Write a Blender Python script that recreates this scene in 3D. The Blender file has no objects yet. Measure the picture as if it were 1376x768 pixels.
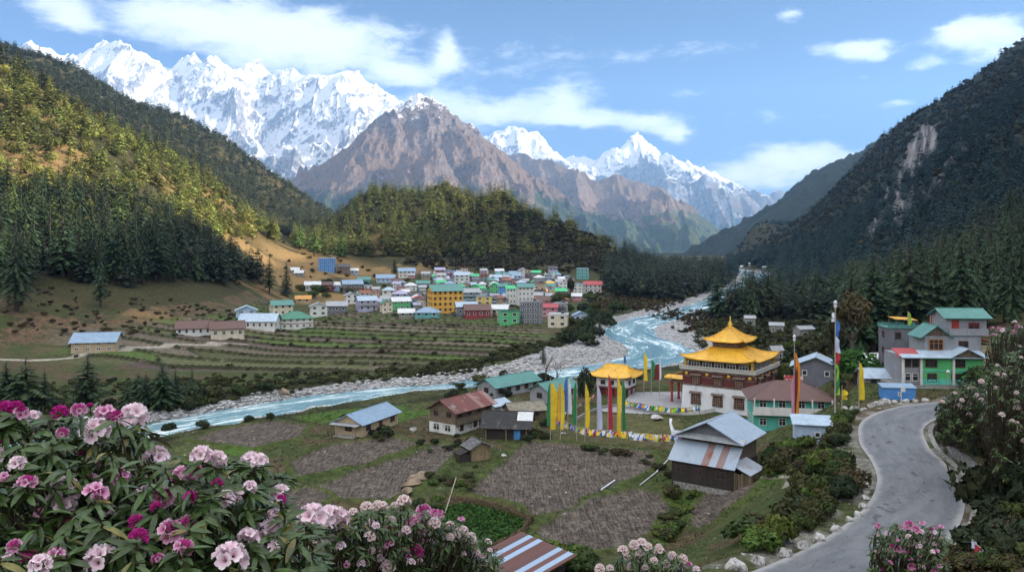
import bpy, math, random
import numpy as np
from mathutils import Vector, Matrix
SC = bpy.context.scene
COL = SC.collection
R = math.radians
random.seed(7)

# ---------------------------------------------------------------- camera
F = 1080.0          # focal length in photo pixels (1376 wide)
CX, HY = 688.0, 330.0
cam = bpy.data.cameras.new('camera')
cam_o = bpy.data.objects.new('camera', cam); COL.objects.link(cam_o)
cam.sensor_width = 36.0
cam.lens = 36.0 * F / 1376.0
cam.shift_y = -(384.0 - HY) / 1376.0
cam.clip_start, cam.clip_end = 0.2, 60000.0
cam_o.location = (0, 0, 0)
cam_o.rotation_euler = (R(90), 0, 0)
SC.camera = cam_o

HAZE = 4.6e-5
# ---------------------------------------------------------------- light
SUN_EL, SUN_AZ = 18.5, 97.0     # azimuth clockwise from +Y
SUN_DIR = Vector((math.sin(R(SUN_AZ)) * math.cos(R(SUN_EL)), math.cos(R(SUN_AZ)) * math.cos(R(SUN_EL)), math.sin(R(SUN_EL))))
sun = bpy.data.lights.new('sun', 'SUN')
sun.energy, sun.angle, sun.color = 5.0, R(0.5), (1.0, 0.89, 0.70)
sun_o = bpy.data.objects.new('sun', sun); COL.objects.link(sun_o)
sun_o.rotation_euler = SUN_DIR.to_track_quat('Z', 'Y').to_euler()
SC.view_settings.view_transform = 'Standard'
SC.view_settings.look = 'None'
SC.view_settings.gamma = 1.0
SC.view_settings.use_curve_mapping = False
SC.view_settings.exposure = 1.4
SC.render.engine = 'CYCLES'
cy = SC.cycles
cy.max_bounces, cy.diffuse_bounces, cy.glossy_bounces, cy.transmission_bounces = 6, 2, 2, 3
cy.transparent_max_bounces, cy.volume_bounces = 8, 1
cy.use_denoising = True

class NT:
    """tiny helper for building node trees"""
    def __init__(s, tree): s.t = tree; s.n = tree.nodes; s.l = tree.links
    def new(s, typ, **kw):
        n = s.n.new(typ)
        for k, v in kw.items():
            setattr(n, k, v)
        return n
    def put(s, sock, v):
        if isinstance(v, bpy.types.NodeSocket): s.l.new(v, sock)
        elif v is not None:
            if hasattr(sock.default_value, '__len__') and not hasattr(v, '__len__'): v = (v,) * len(sock.default_value)
            if hasattr(sock.default_value, '__len__') and len(sock.default_value) == 4 and len(v) == 3: v = (*v, 1)
            sock.default_value = v
    def math(s, op, a, b=None, c=None, clamp=False):
        n = s.new('ShaderNodeMath', operation=op); n.use_clamp = clamp
        s.put(n.inputs[0], a); s.put(n.inputs[1], b)
        if c is not None: s.put(n.inputs[2], c)
        return n.outputs[0]
    def noise(s, vec, scale, detail=4, rough=0.55, dist=0.0, out='Fac'):
        n = s.new('ShaderNodeTexNoise')
        s.put(n.inputs['Vector'], vec); n.inputs['Scale'].default_value = scale
        n.inputs['Detail'].default_value = detail; n.inputs['Roughness'].default_value = rough
        n.inputs['Distortion'].default_value = dist
        return n.outputs[out]
    def step(s, v, lo, hi, a=0.0, b=1.0):
        n = s.new('ShaderNodeMapRange', interpolation_type='SMOOTHSTEP')
        s.put(n.inputs[0], v); s.put(n.inputs[1], lo); s.put(n.inputs[2], hi); s.put(n.inputs[3], a); s.put(n.inputs[4], b)
        return n.outputs[0]
    def mix(s, f, a, b, mode='MIX'):
        n = s.new('ShaderNodeMix', data_type='RGBA', blend_type=mode)
        s.put(n.inputs[0], f); s.put(n.inputs[6], a); s.put(n.inputs[7], b)
        return n.outputs[2]
    def scalev(s, vec, sc, loc=(0, 0, 0), rot=(0, 0, 0)):
        n = s.new('ShaderNodeMapping'); s.put(n.inputs['Vector'], vec)
        n.inputs['Scale'].default_value = sc; n.inputs['Location'].default_value = loc; n.inputs['Rotation'].default_value = rot
        return n.outputs[0]
    def bump(s, h, strength=0.3, dist=0.1, normal=None):
        n = s.new('ShaderNodeBump'); s.put(n.inputs['Height'], h)
        n.inputs['Strength'].default_value = strength; n.inputs['Distance'].default_value = dist
        if normal is not None: s.l.new(normal, n.inputs['Normal'])
        return n.outputs[0]

# ---------------------------------------------------------------- world: sky with clouds
SKY_STRENGTH = 0.05
w = bpy.data.worlds.new('World'); SC.world = w; w.use_nodes = True
k = NT(w.node_tree); k.n.clear()
sky = k.new('ShaderNodeTexSky', sky_type='NISHITA')
sky.sun_disc = False
sky.sun_elevation, sky.sun_rotation = R(SUN_EL), R(SUN_AZ)
sky.altitude, sky.air_density, sky.dust_density, sky.ozone_density = 6500.0, 1.0, 0.05, 2.2
tc = k.new('ShaderNodeTexCoord').outputs['Generated']
sep = k.new('ShaderNodeSeparateXYZ'); k.put(sep.inputs[0], tc)
dx, dy, dz = sep.outputs
az = k.math('ARCTAN2', dx, dy)
el = k.math('ARCSINE', dz)
comb = k.new('ShaderNodeCombineXYZ'); k.put(comb.inputs[0], az); k.put(comb.inputs[1], el)
ae = comb.outputs[0]
# (azimuth deg, elevation deg, half-widths deg, weight): where the clouds of that day hang
def ae_of(px, py):
    u, v = (px - CX) / F, (HY - py) / F
    return math.atan2(u, 1), math.atan2(v, math.hypot(u, 1))
CLOUDS = [(310, 34, 120, 34, .9), (430, 66, 100, 38, 1.0), (225, 22, 60, 20, .5), (78, 12, 32, 18, .75), (106, 32, 22, 10, .55),
          (545, 101, 38, 11, 1.0), (598, 66, 12, 20, .75), (605, 84, 12, 10, .6), (660, 152, 100, 20, .85), (575, 140, 70, 24, .45), (762, 138, 34, 20, .9),
          (800, 160, 60, 10, .8), (872, 163, 24, 10, .8), (908, 178, 20, 11, 1.05), (1050, 224, 84, 20, .72), (1005, 238, 66, 18, .5), (1090, 205, 60, 14, .6),
          (1148, 62, 40, 8, .9), (1165, 76, 26, 9, .85), (1290, 42, 20, 9, .85), (1345, 54, 40, 20, 1.05), (1240, 86, 18, 7, .7), (1062, 20, 18, 9, .8),
          (1275, 58, 30, 7, .5), (928, 125, 20, 6, .65), (1212, 140, 22, 6, .7), (1320, 30, 30, 9, .45), (1160, 100, 10, 5, .5), (720, 80, 170, 34, .36), (930, 70, 120, 10, .3), (1000, 160, 130, 16, .3)]
mask = None
warp = k.noise(k.scalev(ae, (5, 9, 1)), 3.0, 5, .6, out='Color')
wv = k.new('ShaderNodeVectorMath', operation='MULTIPLY_ADD')
k.put(wv.inputs[0], warp); wv.inputs[1].default_value = (.045, .022, 0); k.put(wv.inputs[2], ae)
wv2 = k.new('ShaderNodeVectorMath', operation='SUBTRACT'); k.put(wv2.inputs[0], wv.outputs[0]); wv2.inputs[1].default_value = (.0225, .011, 0)
aew = wv2.outputs[0]
for (px, py, hw, hh, wt) in CLOUDS:
    a0, e0 = ae_of(px, py)
    vs = k.new('ShaderNodeVectorMath', operation='SUBTRACT'); k.put(vs.inputs[0], aew); vs.inputs[1].default_value = (a0, e0, 0)
    vm = k.new('ShaderNodeVectorMath', operation='MULTIPLY'); k.put(vm.inputs[0], vs.outputs[0]); vm.inputs[1].default_value = (F / hw, F / hh, 0)
    ln = k.new('ShaderNodeVectorMath', operation='DOT_PRODUCT'); k.put(ln.inputs[0], vm.outputs[0]); k.put(ln.inputs[1], vm.outputs[0])
    g = k.math('MULTIPLY', k.math('EXPONENT', k.math('MULTIPLY', ln.outputs['Value'], -0.8)), wt)
    mask = g if mask is None else k.math('ADD', mask, g)
front = k.math('GREATER_THAN', dy, 0.1)
# broken bright cloud added over the unseen sky (behind and overhead) as fill light
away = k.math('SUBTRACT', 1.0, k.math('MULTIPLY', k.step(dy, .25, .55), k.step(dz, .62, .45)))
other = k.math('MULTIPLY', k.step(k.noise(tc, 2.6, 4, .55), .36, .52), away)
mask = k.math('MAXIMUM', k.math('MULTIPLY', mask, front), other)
fb = k.noise(k.scalev(ae, (7, 17, 1)), 2.6, 9, .62, .35)
fine = k.noise(k.scalev(ae, (16, 34, 1)), 4.0, 6, .6, .2)
dens = k.math('ADD', k.math('MULTIPLY_ADD', k.math('SUBTRACT', fb, .5), 1.5, mask), k.math('MULTIPLY', k.math('SUBTRACT', fine, .5), .4))
dens = k.math('MULTIPLY', dens, k.step(mask, .03, .25))
cover = k.math('MULTIPLY', k.step(dens, .22, .85), .93)
shade = k.step(dens, .45, 1.3)
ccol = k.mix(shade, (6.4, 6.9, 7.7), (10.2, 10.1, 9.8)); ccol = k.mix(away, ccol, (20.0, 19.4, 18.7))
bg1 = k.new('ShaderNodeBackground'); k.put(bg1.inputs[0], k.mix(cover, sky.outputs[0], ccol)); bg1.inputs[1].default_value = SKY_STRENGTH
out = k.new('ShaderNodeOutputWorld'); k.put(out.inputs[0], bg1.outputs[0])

# ---------------------------------------------------------------- helpers
def rm(px, y, D):                 # photo direction at distance D -> world point
    return Vector(((px - CX) / F * D, D, (HY - y) / F * D))
def floor_xy(px, y, z=-30.5):
    D = -z * F / (y - HY)
    return ((px - CX) / F * D, D)

class MB:
    """collects geometry for ONE mesh object"""
    def __init__(s): s.v = []; s.f = []; s.m = []
    def add(s, vs, fs, m=0):
        b = len(s.v); s.v.extend(tuple(p) for p in vs)
        s.f.extend(tuple(b + i for i in f) for f in fs); s.m.extend([m] * len(fs))
        return s
    def box(s, x0, x1, y0, y1, z0, z1, m=0):
        v = [(x0, y0, z0), (x1, y0, z0), (x1, y1, z0), (x0, y1, z0), (x0, y0, z1), (x1, y0, z1), (x1, y1, z1), (x0, y1, z1)]
        return s.add(v, [(3, 2, 1, 0), (4, 5, 6, 7), (0, 1, 5, 4), (1, 2, 6, 5), (2, 3, 7, 6), (3, 0, 4, 7)], m)
    def hexa(s, lo, hi, m=0):      # two quads (4 points each, counter-clockwise from above)
        return s.add(list(lo) + list(hi), [(3, 2, 1, 0), (4, 5, 6, 7), (0, 1, 5, 4), (1, 2, 6, 5), (2, 3, 7, 6), (3, 0, 4, 7)], m)
    def slab(s, quad, t, m=0):     # thick sheet: quad counter-clockwise from above, thickness t downwards along its normal
        q = [Vector(p) for p in quad]
        n = (q[1] - q[0]).cross(q[3] - q[0]).normalized()
        return s.hexa([p - n * t for p in q], q, m)
    def tube(s, pts, rad, n=6, m=0, cap=True):
        pts = [Vector(p) for p in pts]
        if not hasattr(rad, '__len__'): rad = [rad] * len(pts)
        b = len(s.v); up = Vector((0.13, 0.21, 0.97))
        for i, p in enumerate(pts):
            d = (pts[min(i + 1, len(pts) - 1)] - pts[max(i - 1, 0)]).normalized()
            a = d.cross(up if abs(d.dot(up)) < .95 else Vector((1, 0, 0))).normalized(); c = d.cross(a)
            for j in range(n):
                t = 2 * math.pi * j / n
                s.v.append(tuple(p + (a * math.cos(t) + c * math.sin(t)) * rad[i]))
        for i in range(len(pts) - 1):
            for j in range(n):
                q = (b + i * n + j, b + i * n + (j + 1) % n, b + (i + 1) * n + (j + 1) % n, b + (i + 1) * n + j)
                s.f.append(q[::-1]); s.m.append(m)
        if cap:
            s.f.append(tuple(b + j for j in range(n))); s.m.append(m)
            s.f.append(tuple(b + (len(pts) - 1) * n + j for j in range(n))[::-1]); s.m.append(m)
        return s
    def lathe(s, prof, n=12, c=(0, 0, 0), m=0):
        b = len(s.v)
        for (r, z) in prof:
            for j in range(n):
                t = 2 * math.pi * j / n
                s.v.append((c[0] + r * math.cos(t), c[1] + r * math.sin(t), c[2] + z))
        for i in range(len(prof) - 1):
            for j in range(n):
                s.f.append((b + i * n + j, b + i * n + (j + 1) % n, b + (i + 1) * n + (j + 1) % n, b + (i + 1) * n + j)); s.m.append(m)
        s.f.append(tuple(b + j for j in range(n))[::-1]); s.m.append(m)
        s.f.append(tuple(b + (len(prof) - 1) * n + j for j in range(n))); s.m.append(m)
        return s
    def mesh(s, name, mats, smooth=False):
        me = bpy.data.meshes.new(name)
        me.from_pydata(s.v, [], s.f)
        for m in (mats if isinstance(mats, (list, tuple)) else [mats]): me.materials.append(m)
        if any(s.m): me.polygons.foreach_set('material_index', s.m)
        if smooth: me.polygons.foreach_set('use_smooth', [True] * len(s.f))
        me.update()
        return me
    def build(s, name, mats, parent=None, smooth=False):
        return link(name, s.mesh(name, mats, smooth), parent)

def link(name, me, parent=None, loc=None):
    o = bpy.data.objects.new(name, me); COL.objects.link(o)
    if parent is not None: o.parent = parent
    if loc is not None: o.location = loc
    return o
def tag(o, label=None, cat=None, group=None, kind=None):
    for kk, v in (('label', label), ('category', cat), ('group', group), ('kind', kind)):
        if v: o[kk] = v
    return o
def thing(name, label, cat, loc=(0, 0, 0), rz=0.0, group=None):
    o = bpy.data.objects.new(name, None); COL.objects.link(o)
    o.location = loc; o.rotation_euler = (0, 0, rz); o.empty_display_size = .2
    return tag(o, label, cat, group)
def copy_tree(o, parent=None):
    c = o.copy(); COL.objects.link(c)
    if parent is not None: c.parent = parent
    for ch in o.children: copy_tree(ch, c)
    return c
def np_mesh(name, V, Fq, mat, cols=None, smooth=True, attrs=None):
    """mesh from numpy arrays: V (n,3), Fq (m,3|4)"""
    me = bpy.data.meshes.new(name)
    V = np.asarray(V, np.float32); Fq = np.asarray(Fq, np.int32); kf = Fq.shape[1]
    me.vertices.add(len(V)); me.vertices.foreach_set('co', V.ravel())
    me.loops.add(Fq.size); me.loops.foreach_set('vertex_index', Fq.ravel())
    me.polygons.add(len(Fq)); me.polygons.foreach_set('loop_start', np.arange(0, Fq.size, kf, dtype=np.int32))
    if smooth: me.polygons.foreach_set('use_smooth', np.ones(len(Fq), bool))
    if cols is not None:
        a = me.color_attributes.new('tint', 'FLOAT_COLOR', 'POINT')
        c4 = np.ones((len(V), 4), np.float32); c4[:, :3] = cols; a.data.foreach_set('color', c4.ravel())
    for nm, arr in (attrs or {}).items():
        a = me.attributes.new(nm, 'FLOAT', 'POINT'); a.data.foreach_set('value', np.asarray(arr, np.float32))
    me.materials.append(mat)
    me.update(calc_edges=True); me.validate()
    return me

# numpy noise
_P = np.random.RandomState(3).permutation(65536).astype(np.int64)
def _h(ix, iy, seed=0): return _P[(_P[(ix + seed * 131) & 65535] + iy * 7 + seed) & 65535] / 65535.0
def vnoise(x, y, seed=0):
    ix, iy = np.floor(x).astype(np.int64), np.floor(y).astype(np.int64)
    fx, fy = x - ix, y - iy
    fx = fx * fx * fx * (fx * (fx * 6 - 15) + 10); fy = fy * fy * fy * (fy * (fy * 6 - 15) + 10)
    a, b = _h(ix, iy, seed), _h(ix + 1, iy, seed); c, d = _h(ix, iy + 1, seed), _h(ix + 1, iy + 1, seed)
    return (a + (b - a) * fx) * (1 - fy) + (c + (d - c) * fx) * fy
def fbm(x, y, octv=5, seed=0, gain=.5, lac=2.03):
    t = 0; a = 1; n = 0
    for i in range(octv):
        t = t + a * vnoise(x, y, seed + i * 17); n += a; a *= gain
        x, y = x * lac + 13.7, y * lac - 7.1
    return t / n
def ridged(x, y, octv=6, seed=0, gain=.5, lac=2.07):
    t = 0; a = 1; n = 0; wgt = 1
    for i in range(octv):
        r = 1 - np.abs(2 * vnoise(x, y, seed + i * 19) - 1); r = r * r * wgt
        t = t + a * r; n += a; a *= gain; wgt = np.clip(r * 1.6, 0, 1)
        x, y = x * lac + 5.3, y * lac + 11.9
    return t / n
def sstep(a, b, x):
    t = np.clip((x - a) / (b - a), 0, 1); return t * t * (3 - 2 * t)

# procedural material for built things
MATS = {}
def pmat(name, col, rough=.8, var=.25, scale=2.5, bump=.15, col2=None, c2lo=.55, c2hi=.7, c2scale=None, corr=None, spec=.35, metal=0.0, stripe=None, streak=0.0, planks=None):
    """base colour broken by noise, optional patches of col2 (rust, stains), corrugation or plank lines"""
    if name in MATS: return MATS[name]
    m = bpy.data.materials.new(name); m.use_nodes = True
    t = NT(m.node_tree); b = m.node_tree.nodes['Principled BSDF']
    co = t.new('ShaderNodeTexCoord').outputs['Object']
    info = t.new('ShaderNodeObjectInfo')
    off = t.new('ShaderNodeVectorMath', operation='SCALE'); t.put(off.inputs[0], info.outputs['Location']); off.inputs['Scale'].default_value = .37
    add = t.new('ShaderNodeVectorMath', operation='ADD'); t.put(add.inputs[0], co); t.put(add.inputs[1], off.outputs[0])
    v = add.outputs[0]
    n1 = t.noise(v, scale, 6, .62)
    n2 = t.noise(v, scale * 6.3, 4, .6)
    f = t.math('ADD', t.math('MULTIPLY', n1, .65), t.math('MULTIPLY', n2, .35))
    lo = tuple(c * (1 - var) for c in col); hi = tuple(min(1, c * (1 + var)) for c in col)
    c = t.mix(t.step(f, .3, .7), lo, hi)
    h = n2
    if streak:
        ns = t.noise(t.scalev(v, (1, 1, .12)), scale * 3, 4, .6)
        c = t.mix(t.math('MULTIPLY', t.step(ns, .5, .75), streak), c, tuple(x * .45 for x in col))
    if col2 is not None:
        n3 = t.noise(t.scalev(v, (1, 1, .6)), c2scale or scale * .8, 5, .65, .3)
        c = t.mix(t.step(n3, c2lo, c2hi), c, col2)
    if stripe is not None:          # sheets of differing tone across one axis: (axis, width, colour list)
        ax, wd, cols, amt = stripe[:4]
        s = t.new('ShaderNodeSeparateXYZ'); t.put(s.inputs[0], co)
        cell = t.math('FLOOR', t.math('DIVIDE', s.outputs[ax], wd))
        wn = t.new('ShaderNodeTexWhiteNoise', noise_dimensions='1D'); t.put(wn.inputs['W'], t.math('ADD', cell, t.math('MULTIPLY', info.outputs['Random'], 91.0)))
        rp = t.new('ShaderNodeValToRGB'); rp.color_ramp.interpolation = 'CONSTANT'
        e = rp.color_ramp.elements
        e[0].position = 0; e[0].color = (*cols[0], 1); e[1].position = 1.0 / len(cols); e[1].color = (*cols[1 % len(cols)], 1)
        for i in range(2, len(cols)):
            q = e.new(i / len(cols)); q.color = (*cols[i], 1)
        t.put(rp.inputs[0], wn.outputs['Value'] if len(stripe) == 4 else t.math('FRACT', t.math('DIVIDE', t.math('ADD', cell, .5), float(len(cols)))))
        c = t.mix(amt, c, rp.outputs[0])
    if planks is not None:          # (axis, width): dark joints between boards
        ax, wd = planks
        s = t.new('ShaderNodeSeparateXYZ'); t.put(s.inputs[0], co)
        q = t.math('DIVIDE', s.outputs[ax], wd)
        fr = t.math('ABSOLUTE', t.math('SUBTRACT', t.math('FRACT', q), .5))
        wn = t.new('ShaderNodeTexWhiteNoise', noise_dimensions='1D'); t.put(wn.inputs['W'], t.math('FLOOR', q))
        c = t.mix(t.math('MULTIPLY', wn.outputs['Value'], .45), c, tuple(x * .4 for x in col))
        line = t.step(fr, .43, .48)
        c = t.mix(t.math('MULTIPLY', line, .8), c, tuple(x * .15 for x in col))
        h = t.math('SUBTRACT', h, t.math('MULTIPLY', line, 1.5))
    if corr is not None:            # (axis, pitch)
        ax, wd = corr
        s = t.new('ShaderNodeSeparateXYZ'); t.put(s.inputs[0], co)
        h = t.math('ADD', t.math('MULTIPLY', h, .25), t.math('SINE', t.math('MULTIPLY', s.outputs[ax], 6.283 / wd)))
    t.put(b.inputs['Base Color'], c)
    t.put(b.inputs['Roughness'], t.math('ADD', t.math('MULTIPLY', n1, .3), rough - .15, clamp=True))
    b.inputs['Specular IOR Level'].default_value = spec; b.inputs['Metallic'].default_value = metal
    if bump: t.put(b.inputs['Normal'], t.bump(h, min(1, bump * 2), .03 if corr is None else .02))
    MATS[name] = m
    return m
# ================================================================ TERRAIN
# calibrated spot heights: photo column -> (distance, photo row)
PROF = {
 -300: [(70, 690), (150, 540), (200, 455), (300, 300), (450, 150), (600, 20), (800, 70), (1500, 0), (2100, 90)],
 0:   [(90, 690), (200, 487), (230, 455), (240, 425), (275, 385), (340, 305), (450, 205), (600, 92), (900, 125), (1500, 58), (2100, 160)],
 75:  [(205, 487), (235, 455), (255, 420), (285, 390), (340, 325), (440, 235), (600, 138), (900, 150), (1500, 88), (2100, 180)],
 150: [(210, 480), (235, 450), (260, 428), (290, 398), (330, 345), (430, 275), (610, 182), (850, 215), (1500, 124), (2100, 200)],
 225: [(210, 490), (240, 455), (280, 425), (310, 395), (370, 340), (480, 280), (640, 218), (850, 250), (1500, 158), (2100, 220)],
 300: [(205, 500), (245, 460), (290, 428), (350, 395), (450, 345), (560, 305), (700, 263), (900, 285), (1500, 192), (2100, 250)],
 385: [(205, 498), (300, 438), (400, 412), (500, 378), (600, 343), (690, 322), (800, 322), (1000, 320), (1500, 250), (2100, 290)],
 440: [(205, 498), (300, 438), (380, 418), (480, 390), (560, 366), (640, 342), (720, 322), (800, 307), (900, 312), (1500, 290)],
 500: [(205, 498), (300, 440), (400, 413), (500, 390), (600, 368), (680, 342), (760, 300), (840, 260), (900, 256), (1050, 300), (1500, 325)],
 600: [(205, 500), (300, 442), (400, 413), (500, 390), (620, 368), (700, 343), (780, 288), (860, 244), (1000, 290), (1300, 330)],
 680: [(230, 482), (300, 444), (400, 416), (500, 392), (640, 367), (720, 340), (800, 292), (855, 256), (960, 292), (1300, 338)],
 750: [(290, 448), (400, 416), (500, 392), (640, 368), (720, 335), (790, 293), (900, 320), (1200, 345)],
 800: [(330, 440), (430, 410), (520, 388), (620, 371), (690, 345), (760, 319), (900, 345), (1300, 350)],
 850: [(360, 430), (440, 412), (560, 390), (640, 374), (710, 358), (850, 366), (1300, 352)],
 900: [(480, 404), (600, 391), (800, 373), (1100, 362), (1700, 350)],
 960: [(500, 403), (700, 383), (1000, 366), (1300, 358), (1700, 350)],
 1000: [(400, 424), (550, 398), (800, 374), (1100, 357), (1500, 346), (1950, 337), (2400, 345)],
 1075: [(300, 447), (400, 425), (600, 388), (900, 352), (1300, 317), (1800, 294), (2300, 310)],
 1150: [(126, 505), (150, 500), (220, 455), (320, 425), (450, 388), (650, 348), (900, 306), (1300, 250), (1700, 222), (2300, 245)],
 1215: [(110, 522), (160, 478), (220, 440), (350, 395), (500, 352), (800, 282), (1200, 205), (1600, 164), (2200, 200)],
 1300: [(60, 635), (80, 575), (110, 526), (160, 466), (230, 418), (350, 358), (500, 295), (800, 212), (1100, 155), (1450, 113), (2000, 170)],
 1376: [(40, 670), (60, 590), (100, 518), (150, 455), (220, 395), (350, 325), (500, 262), (800, 162), (1100, 96), (1300, 60), (1800, 110)],
 1600: [(40, 655), (100, 490), (200, 365), (400, 235), (700, 95), (1000, 18), (1200, -5), (1700, 60)],
 2000: [(60, 480), (150, 300), (300, 150), (600, 10), (850, -80), (1200, 0)],
}
CP = []
for px, lst in PROF.items():
    for (Y, py) in lst: CP.append(((px - CX) / F * Y, Y, (HY - py) / F * Y))
for x in range(-75, 31, 15):                       # flat valley floor
    for y in (96, 112, 128, 146, 160):
        if x < 18 or y > 105: CP.append((x, y, -30.5))
CP += [(35, 146, -30.5), (44, 155, -30.5), (52, 162, -30.2), (40, 172, -31), (26, 164, -30.7), (36, 124, -28.6), (30, 126, -29.3), (30, 112, -27.5), (37, 104, -25.2),
       (23, 92, -28.5), (26, 84, -26), (28, 75, -22.5), (24, 100, -30), (18, 82, -29.5),
       (0, 80, -30.2), (-20, 80, -29.8), (10, 74, -28.6), (-40, 84, -29.5), (0, 72, -28.8), (0, 62, -26.4), (-25, 60, -25.5), (-50, 62, -25), (12, 58, -24), (20, 62, -22.5), (0, 50, -22),
       (0, 40, -17.4), (-20, 40, -17), (-40, 40, -17), (10, 40, -17.4), (0, 25, -10.8), (-12, 25, -10.5), (-25, 25, -11), (0, 12, -6.3), (-6, 12, -6.0), (5, 12, -6.6), (0, 5, -3.6),
       (-3, 5, -3.2), (0, 0, -1.9), (17, 44.6, -18), (22, 49.5, -18.6), (12, 38, -17.2), (8, 22, -10.5), (14, 26, -11.5), (20, 24, -7), (30, 30, -4), (28, 40, -11), (22, 34, -13), (16, 14, -3), (30, 10, 4),
       (36, 46, -15), (45, 60, -14), (52, 74, -15.5), (70, 80, -11), (90, 90, -5),
       (-15, 0, -2), (-40, 10, -10), (-80, 40, -22), (-120, 90, -31), (-100, 60, -27), (-10, -20, 2), (0, -60, 10), (0, -200, 60), (60, -100, 40), (-80, -80, 0), (-120, -20, -20), (-180, 60, -30), (-150, 130, -31), (-220, 100, -22),
       (40, 0, 8), (100, 0, 40), (200, 0, 85), (400, 0, 180), (650, 0, 290), (900, 0, 395), (1200, 0, 330), (900, 300, 385), (930, 600, 372), (985, 800, 350), (850, -400, 400), (800, -1000, 390), (500, -400, 240), (500, -900, 230),
       (200, -500, 100), (-100, -600, 40), (-300, -300, -20), (-300, 0, -10), (-450, 150, 80), (-700, 0, 200), (-700, -700, 180), (0, -1200, 100), (-1400, 300, 420), (-1000, -1500, 300), (600, -1800, 300), (1500, -800, 250), (1700, 600, 250),
       (600, 2000, 60), (250, 1500, -28), (350, 2300, -20)]
CP = np.array(CP, float)
def qmap(X, Y):
    r = np.hypot(X, Y); s = np.log1p(r / 40.0)
    rr = np.maximum(r, 1e-6)
    return np.stack([s * X / rr, s * Y / rr], -1)
_Q = qmap(CP[:, 0], CP[:, 1])
def _phi(d2): return np.sqrt(d2 + 0.0016)
_A = _phi(((_Q[:, None] - _Q[None]) ** 2).sum(-1)) + np.eye(len(_Q)) * -0.004
_n = len(_Q)
_K = np.zeros((_n + 3, _n + 3)); _K[:_n, :_n] = _A; _K[:_n, _n] = 1; _K[:_n, _n + 1:] = _Q
_K[_n, :_n] = 1; _K[_n + 1:, :_n] = _Q.T
# heights are interpolated relative to distance, so near and far are equally smooth
_sc = 1.0 / (40.0 + np.hypot(CP[:, 0], CP[:, 1]))
_W = np.linalg.solve(_K, np.concatenate([CP[:, 2] * _sc, np.zeros(3)]))
def base_exact(X, Y):
    sh = np.shape(X); X = np.ravel(X).astype(float); Y = np.ravel(Y).astype(float); out = np.empty(len(X))
    for i in range(0, len(X), 20000):
        q = qmap(X[i:i + 20000], Y[i:i + 20000])
        d2 = ((q[:, None, :] - _Q[None]) ** 2).sum(-1)
        out[i:i + 20000] = (_phi(d2) @ _W[:_n] + _W[_n] + q @ _W[_n + 1:]) * (40.0 + np.hypot(X[i:i + 20000], Y[i:i + 20000]))
    return out.reshape(sh)

_br = np.concatenate([np.linspace(0, 30, 40), np.exp(np.linspace(math.log(30.5), math.log(2700), 330))])
_bt = np.concatenate([np.arange(-180, -40, 4.0), np.arange(-40, 40, .5), np.arange(40, 181, 4.0)])
_BT, _BR = np.meshgrid(np.radians(_bt), _br)
_BZ = base_exact(_BR * np.sin(_BT), _BR * np.cos(_BT))
def base_z(X, Y):
    r = np.hypot(X, Y); th = np.degrees(np.arctan2(X, Y))
    i = np.clip(np.searchsorted(_br, r) - 1, 0, len(_br) - 2); j = np.clip(np.searchsorted(_bt, th) - 1, 0, len(_bt) - 2)
    a = np.clip((r - _br[i]) / (_br[i + 1] - _br[i]), 0, 1); b = np.clip((th - _bt[j]) / (_bt[j + 1] - _bt[j]), 0, 1)
    return (_BZ[i, j] * (1 - a) + _BZ[i + 1, j] * a) * (1 - b) + (_BZ[i, j + 1] * (1 - a) + _BZ[i + 1, j + 1] * a) * b

def polyline_dist(X, Y, P):
    """distance, signed side (+ = right of travel) and interpolated extra columns of polyline P [(x,y,extra...)]"""
    best = np.full(X.shape, 1e9); side = np.zeros(X.shape); ex = np.zeros(X.shape + (P.shape[1] - 2,)); arc = np.zeros(X.shape); L = 0
    for i in range(len(P) - 1):
        a, b = P[i], P[i + 1]; dx, dy = b[0] - a[0], b[1] - a[1]; l2 = dx * dx + dy * dy
        t = np.clip(((X - a[0]) * dx + (Y - a[1]) * dy) / l2, 0, 1)
        ox, oy = X - a[0] - t * dx, Y - a[1] - t * dy
        d = np.hypot(ox, oy); m = d < best
        best = np.where(m, d, best); side = np.where(m, np.sign(ox * dy - oy * dx), side)
        arc = np.where(m, L + t * math.sqrt(l2), arc)
        ex = np.where(m[..., None], a[2:] + t[..., None] * (b[2:] - a[2:]), ex); L += math.sqrt(l2)
    return best, side, ex, arc
def catmull(P, n=8):
    P = np.array(P, float); out = []
    for i in range(len(P) - 1):
        p0, p1, p2, p3 = P[max(i - 1, 0)], P[i], P[i + 1], P[min(i + 2, len(P) - 1)]
        for t in np.linspace(0, 1, n, endpoint=False):
            out.append(.5 * ((2 * p1) + (-p0 + p2) * t + (2 * p0 - 5 * p1 + 4 * p2 - p3) * t * t + (-p0 + 3 * p1 - 3 * p2 + p3) * t ** 3))
    out.append(P[-1]); return np.array(out)

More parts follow.
